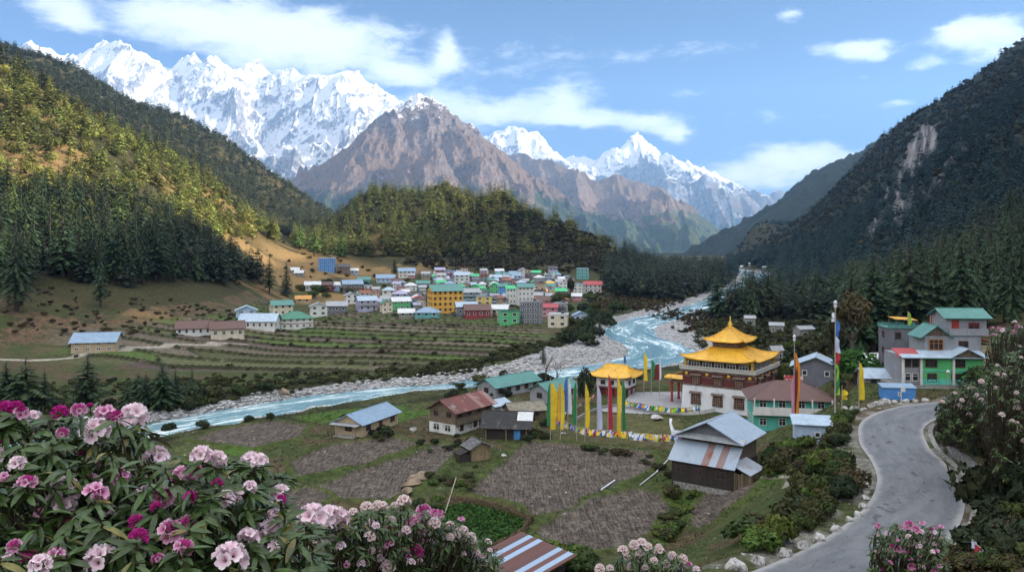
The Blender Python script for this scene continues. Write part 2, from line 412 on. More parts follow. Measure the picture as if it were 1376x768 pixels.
# river: x, y, half width of water, gravel width far side (left of travel looking upstream), gravel near side
RIVER = catmull([(-260, 104, 7, 5, 4), (-150, 118, 7, 5, 4), (-95, 136, 8, 4, 3), (-70, 150, 8, 4, 2), (-63, 156, 8.2, 4, 1.5), (-53, 168, 8.6, 4, 1.5), (-44.5, 178, 8.4, 4, 1.5), (-32, 190, 7.4, 6, 1.5),
                 (-17.5, 197, 6.5, 9, 2), (-4, 208, 6, 9, 3), (10, 218, 6, 12, 4), (26, 231, 6, 22, 5), (41, 246, 8, 26, 5), (49, 262, 8.5, 26, 6), (50.5, 286, 8.5, 18, 12), (47.5, 318, 7.5, 6, 22),
                 (55, 362, 8, 6, 30), (80, 408, 9, 8, 30), (113, 467, 10, 12, 14), (141, 530, 11, 9, 8), (165, 600, 11, 8, 6), (205, 700, 11, 8, 6), (262, 860, 11, 8, 6), (310, 1050, 12, 8, 6), (330, 1400, 12, 8, 6)])
RIVER[:, :2] *= .917
ROAD = catmull([(-2, 25, -14.3), (4, 31, -15.8), (10, 37, -17.2), (16.5, 43.5, -18.2), (22.2, 49.5, -18.8), (28, 56.5, -19), (32.2, 63.5, -19), (34.6, 70, -19), (36.8, 77.5, -19.1), (41.3, 87, -19.2), (48.5, 94.5, -19.4), (58, 98.5, -19.4), (72, 100.5, -19), (90, 104, -18), (120, 112, -15)])
WPATH = catmull([(-145, 205), (-128, 206), (-116, 212), (-105, 222), (-99, 232), (-92, 240), (-82, 246)])   # dirt path on the far bank

def inpoly(X, Y, poly):
    r = np.zeros(X.shape, bool); n = len(poly)
    for i in range(n):
        x0, y0 = poly[i]; x1, y1 = poly[(i + 1) % n]
        if y0 == y1: continue
        c = ((y0 > Y) != (y1 > Y)) & (X < (x1 - x0) * (Y - y0) / (y1 - y0) + x0); r ^= c
    return r
def polyd(X, Y, poly):
    P = np.array(poly + [poly[0]], float)
    d = polyline_dist(X, Y, P)[0]
    return np.where(inpoly(X, Y, poly), -d, d)
def fp(pts, z=-30.5): return [floor_xy(a, b, z) for a, b in pts]
SOILF = [fp([(712, 594), (800, 600), (868, 606), (884, 622), (850, 642), (800, 662), (760, 690), (720, 696), (702, 680), (626, 662), (655, 641), (690, 612)]),
         fp([(718, 714), (760, 692), (802, 668), (850, 657), (885, 665), (904, 686), (872, 715), (832, 742), (742, 744)]),
         fp([(386, 622), (450, 598), (528, 588), (562, 598), (482, 626), (404, 641)]),
         fp([(418, 656), (480, 633), (598, 597), (614, 604), (586, 640), (562, 655), (520, 673), (468, 672)]),
         fp([(255, 592), (300, 577), (370, 566), (415, 572), (402, 588), (340, 603)]),
         fp([(362, 668), (410, 657), (442, 669), (402, 690), (368, 690)]),
         fp([(928, 690), (960, 672), (1022, 674), (1012, 712), (960, 728), (930, 715)]),
         fp([(330, 650), (395, 645), (370, 662), (325, 668)])]
GRASSF = [fp([(200, 618), (250, 594), (335, 592), (360, 602), (310, 628), (215, 640)]), fp([(393, 560), (460, 549), (575, 541), (592, 552), (540, 567), (450, 573)]),
          fp([(596, 682), (640, 672), (700, 690), (716, 700), (660, 738), (610, 735), (590, 710)]), fp([(640, 650), (690, 612), (700, 606), (668, 640), (630, 662), (600, 655)]),
          fp([(1000, 700), (1060, 690), (1045, 720), (990, 735)]), fp([(900, 664), (1020, 668), (1040, 690), (935, 688), (915, 720), (880, 740)])]
LAWN = fp([(738, 575), (770, 558), (800, 555), (860, 557), (912, 562), (918, 585), (900, 604), (800, 598), (735, 590)])
COURT = [floor_xy(800, 552), floor_xy(838, 540), floor_xy(850, 527), floor_xy(915, 526), floor_xy(925, 556), floor_xy(860, 556)]
PADS = [(26, 100.8, 5.0, -29.3), (43.5, 127, 7, -28.6), (60, 113.5, 7.5, -19.4), (36.5, 96.5, 2.6, -23.4), (.8, 66.5, 3.2, -27.4), (50.5, 105, 2.5, -20), (57, 116, 3, -20.4)]
def height(X, Y, want_cls=False):
    r = np.hypot(X, Y)
    z = base_z(X, Y); z = np.where((r > 120) & (Y > 0), np.maximum(z, -31.4 + .4 * (fbm(X / 20, Y / 20, 3, 2) - .5)), z)
    # natural relief grows with distance and steepness
    far = sstep(230, 700, r)
    gul = ridged(X / 170 + .3 * fbm(X / 90, Y / 90, 3, 5), Y / 260, 5, 21)
    z = z + far * sstep(-30, 10, z) * (gul - .45) * 26 * sstep(300, 1100, r)
    z = z + (fbm(X / 14, Y / 14, 4, 3) - .5) * 1.1 * sstep(-31.5, -27, z) + (fbm(X / 60, Y / 60, 4, 9) - .5) * 8 * far * sstep(-22, 0, z)
    # flat valley floor fields
    floor = (1 - sstep(0, 3, np.abs(z + 30.5))) * (1 - sstep(172, 186, Y))
    z = z + (-30.5 - z) * floor * .9
    cls = {}
    # western terraces -------------------------------------------------
    v = Y * .93 + X * .18 + 7 * (fbm(X / 45, Y / 45, 3, 40) - .5) + 3.5 * np.sin(X / 23.0)
    step = 10.0
    rowi = np.floor(v / step); fr = v / step - rowi
    u = X + 12 * (_h(rowi.astype(np.int64), np.zeros_like(rowi, np.int64), 5) - .5) + .35 * (Y - 250) + 4 * np.sin(Y / 9)
    ulen = 34 + 26 * _h(rowi.astype(np.int64), np.ones_like(rowi, np.int64), 6)
    celli = np.floor(u / ulen); fu = (u / ulen - celli) * ulen
    terr = sstep(199, 204, Y) * (1 - sstep(372, 392, Y + .05 * X)) * sstep(-.60, -.52, X / Y) * (1 - sstep(.03, .05, X / Y - .0)) * (1 - sstep(-26.5, -24, z))
    dmy = polyline_dist(X, Y, RIVER)
    rd, rs, rex, rarc = dmy
    hw, gl, gr = rex[..., 0], rex[..., 1], rex[..., 2]
    gw = np.where(rs < 0, gl, gr)
    terr = terr * sstep(8, 12, rd - hw - gw * .6) * (rs < 0)
    base_lin = np.maximum(base_z(X, Y), -31.4)
    zt = base_lin + (.5 - fr) * .9 + .95 * sstep(.86, .99, fr) - .1
    z = z + (zt - z) * terr
    cls['terr'] = terr; cls['row'] = rowi; cls['fr'] = fr; cls['cell'] = celli; cls['fu'] = fu; cls['ulen'] = ulen
    hed = np.maximum(sstep(.84, .88, fr) * (1 - sstep(.985, 1.0, fr)), (fu < 1.1) * (_h(rowi.astype(np.int64), celli.astype(np.int64), 8) > .45)) * terr
    cls['hedge'] = hed
    z = z + hed * .35 * fbm(X / 1.3, Y / 1.3, 3, 12)
    # river ------------------------------------------------------------
    wob = (fbm(X / 9, Y / 9, 3, 31) - .5)
    d = rd - hw + wob * 3
    zr = np.where(d < 0, -33.4 + .0 * d, -33.4 + 1.0 * sstep(0, 2.5, d) + .9 * np.clip(d / np.maximum(gw, 1), 0, 1.2) + np.clip(d - gw, 0, 60) * .62 + np.maximum(d - gw - 20, 0) * 30)
    zr = zr + (np.clip(d - gw, 0, 8) > 0) * wob * 1.4
    z = np.minimum(z, zr)
    cls['grav'] = (1 - sstep(-.5, .5, d - gw)) ; cls['bank'] = sstep(-1, 1, d - gw) * (1 - sstep(9, 14, d - gw)); cls['rd'] = rd
    # fields -----------------------------------------------------------
    soil = np.zeros(X.shape); grass = np.zeros(X.shape); bund = np.zeros(X.shape)
    m = (r > 60) & (r < 240) & (np.abs(X) < 110) & (Y > 0)
    if m.any():
        xs, ys = X[m], Y[m]; s_, g_, b_ = np.zeros(xs.shape), np.zeros(xs.shape), np.zeros(xs.shape)
        wx, wy = xs + (fbm(xs / 4, ys / 4, 3, 50) - .5) * 1.6, ys + (fbm(xs / 4, ys / 4, 3, 51) - .5) * 1.6
        for P in SOILF:
            dd = polyd(wx, wy, P); s_ = np.maximum(s_, 1 - sstep(-.35, .25, dd)); b_ = np.maximum(b_, (1 - sstep(.25, .9, np.abs(dd - .55))))
        for P in GRASSF:
            dd = polyd(wx, wy, P); g_ = np.maximum(g_, 1 - sstep(-.8, .8, dd))
        la = 1 - sstep(-.5, .5, polyd(wx, wy, LAWN))
        soil[m], grass[m], bund[m] = s_, g_, b_
        cls['lawn'] = np.zeros(X.shape); cls['lawn'][m] = la
    else: cls['lawn'] = np.zeros(X.shape)
    cls['soil'], cls['grass'], cls['bund'] = soil, grass, bund
    z = z + .4 * bund - .12 * soil * (np.abs(fbm(X * 1.1, Y * 1.1, 2, 60) - .5)) * 2
    # monastery ground, level
    mon = 1 - sstep(12, 18, np.maximum(np.abs(X - 38) * .95, np.abs(Y - 155)))
    z = z + (-30.5 - z) * mon
    # road -------------------------------------------------------------
    m = (r < 190) & (Y > 0)
    cls['road'] = np.zeros(X.shape); cls['roadside'] = np.zeros(X.shape)
    if m.any():
        dd, ss, ee, aa = polyline_dist(X[m], Y[m], ROAD)
        zz = z[m]; zroad = ee[..., 0] - .06
        right = ss > 0
        inner = np.where(right, 4.3, 4.5)
        lim = np.where(right, 7.0, 9.5)
        bl = 1 - sstep(inner, lim, dd)
        zz = zz + (zroad - zz) * bl
        zz = zz - np.where(right, 1, 0) * .85 * sstep(3.75, 3.9, dd) * (1 - sstep(4.6, 4.8, dd)) * sstep(45, 50, Y[m]) * (1 - sstep(90, 96, Y[m]))
        z[m] = zz
        cls['road'][m] = 1 - sstep(3.4, 3.6, dd); cls['roadside'][m] = (1 - sstep(4.6, 5.8, dd + 1.4 * (fbm(X[m] / 2, Y[m] / 2, 3, 70) - .5)))
    for (a, b_, ra, zp) in PADS:
        w_ = 1 - sstep(ra, ra * 1.6 + 1.5, np.hypot(X - a, Y - b_))
        if w_.max() > 0: z = z + (zp - z) * w_
    if want_cls: return z, cls
    return z

# grids: fine fan in front (finer rows where the fields are), coarse elsewhere
th_f = np.arange(-38.5, 38.51, 0.085)
rr = [1.0]
while rr[-1] < 2600:
    r0 = rr[-1]
    rr.append(r0 * (1 + (.02 if r0 < 45 else .0052 if r0 < 110 else .0036 if r0 < 420 else .0065 if r0 < 900 else .011)))
rr = np.array(rr)
TH = np.concatenate([np.arange(-180, -38.5, 3.0), th_f, np.arange(39.0, 180, 3.0), [180.0]])
T, RR = np.meshgrid(np.radians(TH), rr)
GX, GY = RR * np.sin(T), RR * np.cos(T)
GZ, CL = height(GX, GY, True)
nr, nt = GX.shape
# slope for colouring
def grid_slope():
    P = np.stack([GX, GY, GZ], -1); du = np.zeros_like(P); dv = np.zeros_like(P)
    du[:, 1:-1] = P[:, 2:] - P[:, :-2]; du[:, 0] = du[:, 1]; du[:, -1] = du[:, -2]
    dv[1:-1] = P[2:] - P[:-2]; dv[0] = dv[1]; dv[-1] = dv[-2]
    n = np.cross(du, dv); n /= np.linalg.norm(n, axis=-1, keepdims=True) + 1e-9
    return np.abs(n[..., 2])
NZ = grid_slope()
def lerp(a, b, t): return a + (np.asarray(b) - a) * t[..., None]
n1 = fbm(GX / 8, GY / 8, 5, 80); n2 = fbm(GX / 2.2, GY / 2.2, 4, 81); n3 = fbm(GX / 45, GY / 45, 5, 82)
C = np.empty(GX.shape + (3,)); C[:] = (.056, .070, .024)
C = lerp(C, (.085, .066, .038), sstep(.42, .62, n1))
C = lerp(C, (.045, .075, .018), sstep(.5, .7, n2) * .7 * (GZ < -24))
U = GX / np.maximum(GY, 1.0)
frontm = (GY > 0)
wslope = sstep(-31, -25, GZ) * (GX < -55) * (GY < 420) * frontm * 1.0
C = lerp(C, (.125, .082, .052), wslope * sstep(.36, .5, n1))
C = lerp(C, (.055, .052, .026), wslope * sstep(.52, .62, n2))
# sunlit dry clearings on the slope, forest floor
fl = sstep(260, 330, np.hypot(GX, GY)) * frontm
C = lerp(C, (.052, .050, .022), fl * (GZ > -22))
dry = fl * sstep(.50, .60, n3 + .1 * (n1 - .5)) * (1 - sstep(-90, -20, GX + 60 * (n3 - .5)))
dry = np.maximum(dry, (1 - sstep(.0, 1.0, np.hypot((GX + 140) / 75, (GY - 600) / 62))) * 1.6).clip(0, 1)
C = lerp(C, (.27, .175, .078), dry * .85 * (1 - .8 * sstep(700, 800, GY)))
# shrubby right side of the wooded hill
sh = sstep(-25, 30, GX) * (np.abs(GY - 780) < 260) * sstep(-27, -18, GZ) * (GX < 200)
C = lerp(C, (.047, .050, .022), sh); C = lerp(C, (.085, .062, .034), sh * sstep(.55, .7, n1) * .8)
# right mountain: dark shrub and forest floor with haze blue put into the colour, bare rock
rt = sstep(.33, .42, U) * sstep(190, 300, GY) * frontm
C = lerp(C, (.024, .034, .029), rt)
scar = np.zeros(GX.shape)
for (u0, y0, u1, y1, wd) in [(.522, 168, .472, 305, .017), (.562, 190, .515, 275, .009), (.475, 250, .44, 325, .010)]:
    a = (HY - GZ / np.maximum(GY, 1) * F)          # photo row of that piece of slope, only to find the rock bands
    t = np.clip((a - y0) / (y1 - y0), 0, 1); uc = u0 + (u1 - u0) * t
    scar = np.maximum(scar, (1 - sstep(wd * .35, wd * 1.5, np.abs(U - uc + .02 * (n3 - .5)) + .015 * (n1 - .5))) * (a > y0) * (a < y1) * (GY > 500))
SCAR = scar; a_ = HY - GZ / np.maximum(GY, 1) * F; C = lerp(C, (.075, .072, .078), scar * .9); C = lerp(C, (.24, .235, .25), scar * sstep(.47, .60, fbm(U * 330 + a_ * .05, a_ / 38, 4, 95)) * .95)
rock2 = rt * sstep(.56, .66, fbm(GX / 120, GY / 160, 5, 90)) * sstep(.45, .6, n1) * (GY > 500)
C = lerp(C, (.085, .068, .062), rock2 * .7)
# terraces
ri, ci = CL['row'].astype(np.int64), CL['cell'].astype(np.int64)
hc = _h(ri, ci, 33); hb = _h(ri, ci, 34)
cell = np.empty(C.shape); cell[:] = (.150, .128, .096)
cell = lerp(cell, (.115, .088, .076), (hc > .38) * 1.0)
cell = lerp(cell, (.100, .105, .052), (hc > .50) * 1.0)
cell = lerp(cell, (.080, .120, .034), ((hc > .74) & (GX < 20)) * 1.0)
cell = cell * (.85 + .3 * hb[..., None]) * (.88 + .24 * n2[..., None])
C = lerp(C, cell, CL['terr'])
C = lerp(C, (.032, .037, .015), CL['hedge'] * sstep(.22, .36, n2))
C = lerp(C, (.055, .062, .024), CL['bank'] * (GY < 460)); C = lerp(C, (.028, .032, .014), CL['bank'] * sstep(.48, .6, n1) * (GY < 460))
C = lerp(C, (.27, .265, .265), CL['grav']); 
isl = (1 - sstep(.6, 1.0, np.hypot((GX - 84) / 22, (GY - 372) / 42))); C = lerp(C, (.12, .095, .062), np.maximum(isl, (1 - sstep(.7, 1, np.hypot((GX - 120) / 30, (GY - 430) / 26))) * .8))
C = lerp(C, (.075, .088, .030), CL['grass'] * sstep(.25, .5, n2)); C = lerp(C, (.062, .112, .022), CL['grass'] * sstep(.42, .6, n1))
C = lerp(C, (.060, .085, .022), CL['bund'] * .8)
C = lerp(C, (.125, .106, .092), CL['soil'])
C = lerp(C, (.088, .088, .036), CL['lawn']); C = lerp(C, (.11, .092, .05), CL['lawn'] * sstep(.5, .65, n1))
C = lerp(C, (.24, .23, .215), CL['roadside'] * .7 * sstep(.3, .55, n2))
pd = polyline_dist(GX, GY, np.array(WPATH))[0]
C = lerp(C, (.36, .33, .29), (1 - sstep(1.0, 1.8, pd)) * 1.0)
fpth = polyline_dist(GX, GY, np.array([(23.6, 96), (26.5, 94), (29.5, 90), (30, 86), (28, 82)]))[0]; C = lerp(C, (.27, .25, .21), 1 - sstep(.35, .6, fpth))
SOILW = CL['soil'] + .5 * CL['terr'] * (hc < .62)
idx = np.arange(nr * nt).reshape(nr, nt)
FQ = np.stack([idx[:-1, :-1], idx[:-1, 1:], idx[1:, 1:], idx[1:, :-1]], -1).reshape(-1, 4)
# ---- ground material
gm = bpy.data.materials.new('ground'); gm.use_nodes = True
t = NT(gm.node_tree); b = gm.node_tree.nodes['Principled BSDF']
P_ = t.new('ShaderNodeNewGeometry').outputs['Position']
vc = t.new('ShaderNodeAttribute', attribute_name='tint').outputs['Color']
sw = t.new('ShaderNodeAttribute', attribute_name='soil').outputs['Fac']
gw_ = t.new('ShaderNodeAttribute', attribute_name='gravel').outputs['Fac']
na = t.noise(P_, .9, 6, .65); nb = t.noise(P_, 5.0, 5, .65); nc = t.noise(P_, .05, 8, .68)
c = t.mix(t.step(na, .3, .7), t.mix(1.0, vc, (.62, .62, .62), 'MULTIPLY'), t.mix(1.0, vc, (1.35, 1.32, 1.25), 'MULTIPLY'))
c = t.mix(t.step(nb, .35, .65), t.mix(1.0, c, (.7, .7, .7), 'MULTIPLY'), t.mix(1.0, c, (1.25, 1.25, 1.25), 'MULTIPLY'))
vor = t.new('ShaderNodeTexVoronoi'); t.put(vor.inputs['Vector'], P_); vor.inputs['Scale'].default_value = 1.1
vor2 = t.new('ShaderNodeTexVoronoi', feature='F1'); t.put(vor2.inputs['Vector'], P_); vor2.inputs['Scale'].default_value = .45
peb = t.mix(vor.outputs['Distance'], (.50, .50, .52), (.10, .10, .11)); bwv = t.new('ShaderNodeRGBToBW'); t.put(bwv.inputs[0], vor2.outputs['Color']); peb = t.mix(.45, peb, bwv.outputs[0], 'OVERLAY')
peb = t.mix(.55, peb, t.mix(t.step(na, .35, .65), (.24, .23, .23), (.46, .46, .47)))
c = t.mix(t.math('MULTIPLY', gw_, .85), c, peb)
clod = t.noise(P_, 2.6, 6, .75); clod2 = t.noise(t.scalev(P_, (2.6, .22, 1), rot=(0, 0, .5)), 1.6, 4, .7)
cs = t.mix(t.step(t.math('ADD', t.math('MULTIPLY', clod, .5), t.math('MULTIPLY', clod2, .5)), .42, .58), (.42, .40, .39), (1.25, 1.25, 1.25))
c = t.mix(sw, c, t.mix(1.0, c, cs, 'MULTIPLY'))
t.put(b.inputs['Base Color'], c); b.inputs['Roughness'].default_value = .95; b.inputs['Specular IOR Level'].default_value = .15
hh = t.math('ADD', t.math('MULTIPLY', na, .8), t.math('MULTIPLY', nb, .25)); hh = t.math('ADD', hh, t.math('MULTIPLY', t.math('MULTIPLY', clod, sw), .7)); hh = t.math('SUBTRACT', hh, t.math('MULTIPLY', t.math('MULTIPLY', vor.outputs['Distance'], gw_), .9))
nb1 = t.bump(t.math('MULTIPLY', nc, 12.0), .25, 1.0)
t.put(b.inputs['Normal'], t.bump(hh, .55, .5, nb1))
me = np_mesh('ground', np.stack([GX, GY, GZ], -1).reshape(-1, 3), FQ, gm, C.reshape(-1, 3), True, {'soil': SOILW.clip(0, 1).ravel(), 'gravel': CL['grav'].ravel()})
tag(link('ground', me), 'valley ground with fields, terraces and wooded slopes', kind='structure')
def g_near(A, x, y):
    i = np.clip(np.searchsorted(rr, np.hypot(x, y)), 0, nr - 1); j = np.clip(np.searchsorted(TH, np.degrees(np.arctan2(x, y))), 0, nt - 1)
    return A[i, j]
def gz(x, y):
    """ground height at points (arrays or scalars) from the grid"""
    x = np.asarray(x, float); y = np.asarray(y, float)
    r = np.hypot(x, y); th = np.degrees(np.arctan2(x, y))
    i = np.clip(np.searchsorted(rr, r) - 1, 0, nr - 2); j = np.clip(np.searchsorted(TH, th) - 1, 0, nt - 2)
    a = np.clip((r - rr[i]) / (rr[i + 1] - rr[i]), 0, 1); b_ = (th - TH[j]) / (TH[j + 1] - TH[j])
    return (GZ[i, j] * (1 - a) + GZ[i + 1, j] * a) * (1 - b_) + (GZ[i, j + 1] * (1 - a) + GZ[i + 1, j + 1] * a) * b_
def g1(x, y): return float(gz(x, y))
def hit(px, py, d0=30.0, d1=2400.0):
    """first ground point seen at photo pixel (px, py)"""
    u, v = (px - CX) / F, (HY - py) / F
    Y = np.exp(np.linspace(math.log(d0), math.log(d1), 3000))
    below = gz(u * Y, Y) >= v * Y
    i = int(np.argmax(below)) if below.any() else len(Y) - 1
    return (u * Y[i], float(Y[i]), g1(u * Y[i], Y[i]))
def seen(x, y, z):
    """True where a point is not hidden by the ground and is inside the frame"""
    x, y, z = (np.asarray(a, float) for a in (x, y, z)); ok = (y > 5)
    px = CX + F * x / np.maximum(y, 1); py = HY - F * z / np.maximum(y, 1)
    ok &= (px > -30) & (px < 1406) & (py > -30) & (py < 800)
    for s in np.linspace(.12, .985, 70): ok &= gz(x * s, y * s) < z * s + .3
    return ok

# ---- river water
wm = bpy.data.materials.new('river_water'); wm.use_nodes = True
t = NT(wm.node_tree); b = wm.node_tree.nodes['Principled BSDF']
fl_ = t.new('ShaderNodeUVMap').outputs['UV']
fx = t.noise(t.scalev(fl_, (.10, .55, 1)), 1.0, 7, .68, .8); fy = t.noise(t.scalev(fl_, (.03, .12, 1)), 1.0, 5, .6, .5); fz = t.noise(t.scalev(fl_, (.5, 1.4, 1)), 1.0, 5, .7)
foam = t.step(t.math('ADD', t.math('ADD', t.math('MULTIPLY', fx, .55), t.math('MULTIPLY', fy, .4)), t.math('MULTIPLY', fz, .2)), .565, .70)
wc = t.mix(t.step(fy, .3, .65), (.10, .24, .30), (.20, .39, .44))
t.put(b.inputs['Base Color'], t.mix(foam, wc, (.78, .84, .86)))
t.put(b.inputs['Roughness'], t.math('MULTIPLY_ADD', foam, .5, .12)); b.inputs['IOR'].default_value = 1.33
t.put(b.inputs['Normal'], t.bump(t.math('ADD', fx, t.math('MULTIPLY', fz, .7)), .9, .5))
mb = MB(); uvs = []
L = 0; NX = 9
for i in range(len(RIVER)):
    p = RIVER[i]; q0, q1 = RIVER[max(i - 1, 0)], RIVER[min(i + 1, len(RIVER) - 1)]
    d = np.array([q1[0] - q0[0], q1[1] - q0[1]]); d /= np.linalg.norm(d)
    if i: L += math.hypot(p[0] - RIVER[i - 1][0], p[1] - RIVER[i - 1][1])
    hw_ = p[2] + 2.2
    for j in range(NX):
        s = (j / (NX - 1) * 2 - 1) * hw_
        mb.v.append((p[0] - d[1] * s, p[1] + d[0] * s, -32.55)); uvs.append((L, s))
for i in range(len(RIVER) - 1):
    for j in range(NX - 1):
        a = i * NX + j; mb.f.append((a, a + NX, a + NX + 1, a + 1)); mb.m.append(0)
me = mb.mesh('river_water', wm, True)
uvl = me.uv_layers.new(name='flow')
for lp in me.loops: uvl.data[lp.index].uv = uvs[lp.vertex_index]
tag(link('river_water', me), 'pale turquoise river with white rapids', kind='structure')

# ---- road
rm_ = bpy.data.materials.new('road_asphalt'); rm_.use_nodes = True
t = NT(rm_.node_tree); b = rm_.node_tree.nodes['Principled BSDF']
uvn = t.new('ShaderNodeUVMap').outputs['UV']; su = t.new('ShaderNodeSeparateXYZ'); t.put(su.inputs[0], uvn)
na = t.noise(t.scalev(uvn, (.25, 1.2, 1)), 1, 6, .65); nb = t.noise(uvn, 9, 5, .7); nc = t.noise(uvn, .45, 5, .6, .4)
c = t.mix(t.step(na, .3, .7), (.105, .112, .124), (.165, .172, .184)); c = t.mix(t.step(nb, .3, .7), c, t.mix(1.0, c, (1.3, 1.3, 1.3), 'MULTIPLY'))
crk = t.new('ShaderNodeTexVoronoi', feature='DISTANCE_TO_EDGE'); t.put(crk.inputs['Vector'], t.mix(.12, uvn, t.noise(uvn, 1.5, 4, .6, out='Color'))); crk.inputs['Scale'].default_value = .8
c = t.mix(t.math('MULTIPLY', t.math('MULTIPLY', t.step(crk.outputs['Distance'], .035, .008), t.step(nc, .5, .6)), .7), c, (.05, .052, .056))
pt = t.noise(t.scalev(uvn, (.55, 1.0, 1), loc=(3, 1, 0)), .8, 3, .5, .6); c = t.mix(t.math('MULTIPLY', t.step(pt, .64, .67), .75), c, (.055, .057, .062))
ab = t.math('ABSOLUTE', su.outputs[1])
trk = t.math('MULTIPLY', t.step(t.math('ABSOLUTE', t.math('SUBTRACT', ab, 1.3)), .0, .8), .22); c = t.mix(trk, t.mix(1.0, c, (.86, .86, .86), 'MULTIPLY'), c)
edge = t.step(t.math('ADD', ab, t.math('MULTIPLY', t.math('SUBTRACT', nc, .5), 1.0)), 2.45, 3.0); c = t.mix(t.math('MULTIPLY', edge, .8), c, (.34, .335, .33))
t.put(b.inputs['Base Color'], c); b.inputs['Roughness'].default_value = .82; t.put(b.inputs['Normal'], t.bump(nb, .3, .03))
mb = MB(); uvs = []; L = 0; NX = 13
RD = catmull([tuple(p) for p in ROAD], 2)
for i in range(len(RD)):
    p = RD[i]; q0, q1 = RD[max(i - 1, 0)], RD[min(i + 1, len(RD) - 1)]
    d = np.array([q1[0] - q0[0], q1[1] - q0[1]]); d /= np.linalg.norm(d)
    if i: L += math.hypot(p[0] - RD[i - 1][0], p[1] - RD[i - 1][1])
    for j in range(NX):
        s = (j / (NX - 1) * 2 - 1) * 3.05
        s2 = s
        mb.v.append((p[0] + d[1] * s2, p[1] - d[0] * s2, p[2] + .05 - .012 * abs(s))); uvs.append((L, s))
for i in range(len(RD) - 1):
    for j in range(NX - 1):
        a = i * NX + j; mb.f.append((a, a + 1, a + NX + 1, a + NX)); mb.m.append(0)
me = mb.mesh('road', rm_, True)
uvl = me.uv_layers.new(name='run')
for lp in me.loops: uvl.data[lp.index].uv = uvs[lp.vertex_index]
tag(link('road', me), 'worn grey asphalt road', kind='structure')
# courtyard paving of the monastery
mb = MB(); top = [(x, y, -30.44) for x, y in COURT]; mb.add(top + [(x, y, -30.7) for x, y, z in top], [tuple(range(6))] + [(i, i + 6, (i + 1) % 6 + 6, (i + 1) % 6) for i in range(6)])
crt = mb.build('courtyard_paving', pmat('courtyard_stone', (.29, .29, .30), .85, .2, .8, .1)); tag(crt, 'pale paved temple courtyard', kind='structure')
bm_c = crt.data
# ================================================================ FAR MOUNTAINS
def seg_tent(X, Y, ridges):
    """height field as the upper envelope of ridges: every ridge is a polyline of world points with its own side slope"""
    Z = np.full(X.shape, -400.0); 
    for pts, kk in ridges:
        for (a, b) in zip(pts[:-1], pts[1:]):
            dx, dy = b[0] - a[0], b[1] - a[1]; l2 = dx * dx + dy * dy + 1e-9
            t_ = np.clip(((X - a[0]) * dx + (Y - a[1]) * dy) / l2, 0, 1)
            d = np.hypot(X - a[0] - t_ * dx, Y - a[1] - t_ * dy)
            Z = np.maximum(Z, a[2] + t_ * (b[2] - a[2]) - kk * d)
    return Z
def rid(pts): return [(rm(px, y, D)[0], D, rm(px, y, D)[2]) for px, y, D in pts]
def mountain_mat(name, snow_lo, snow_hi, rock, rock2, grass, wood, wood_hi, grass_hi, snow_slope=.35, feat=300.0):
    m = bpy.data.materials.new(name); m.use_nodes = True
    t = NT(m.node_tree); b = m.node_tree.nodes['Principled BSDF']
    geo = t.new('ShaderNodeNewGeometry'); P = geo.outputs['Position']
    sp = t.new('ShaderNodeSeparateXYZ'); t.put(sp.inputs[0], P); z = sp.outputs[2]
    sn = t.new('ShaderNodeSeparateXYZ'); t.put(sn.inputs[0], geo.outputs['Normal']); nz = sn.outputs[2]
    a = t.noise(P, 2.2 / feat, 9, .66); b1 = t.noise(P, 9.0 / feat, 8, .68); c1 = t.noise(t.scalev(P, (1, 1, .35)), 14.0 / feat, 6, .7); big = t.noise(P, .55 / feat, 6, .6)
    col = t.mix(t.step(a, .35, .65), rock, rock2)
    col = t.mix(t.math('MULTIPLY', t.step(b1, .44, .58), .75), col, tuple(x * .38 for x in rock))
    zz = t.math('ADD', z, t.math('MULTIPLY', t.math('SUBTRACT', a, .5), feat * 1.6)); zz = t.math('ADD', zz, t.math('MULTIPLY', t.math('SUBTRACT', big, .5), feat * 2.0))
    if grass is not None: col = t.mix(t.math('MULTIPLY', t.step(zz, grass_hi * 1.12, grass_hi * .9), t.step(t.math('ADD', nz, t.math('MULTIPLY', b1, .5)), .62, .95)), col, t.mix(t.step(b1, .35, .65), tuple(x * .7 for x in grass), grass))
    if wood is not None:
        fw = t.noise(P, 60.0 / feat, 4, .7)
        wd = t.mix(t.step(fw, .38, .62), tuple(x * .5 for x in wood), tuple(x * 1.5 for x in wood))
        col = t.mix(t.step(t.math('ADD', zz, t.math('MULTIPLY', t.math('SUBTRACT', b1, .5), feat * .9)), wood_hi * 1.15, wood_hi * .85), col, wd)
    if snow_lo is not None:
        sz = t.step(zz, snow_lo, snow_hi)
        s = t.math('ADD', t.math('MULTIPLY', nz, 1.0), t.math('MULTIPLY', t.math('SUBTRACT', c1, .5), .75)); s = t.math('ADD', s, t.math('MULTIPLY', t.math('SUBTRACT', b1, .5), .7)); s = t.math('ADD', s, t.math('MULTIPLY', sz, .30))
        snow = t.math('MULTIPLY', t.step(s, snow_slope + .27, snow_slope + .36), t.step(sz, .05, .3))
        col = t.mix(snow, col, (.62, .63, .66))
    t.put(b.inputs['Base Color'], col); b.inputs['Roughness'].default_value = .9; b.inputs['Specular IOR Level'].default_value = .1
    hgt = t.math('ADD', t.math('MULTIPLY', b1, .6), t.math('MULTIPLY', c1, .35))
    t.put(b.inputs['Normal'], t.bump(hgt, .9, feat * .16))
    return m
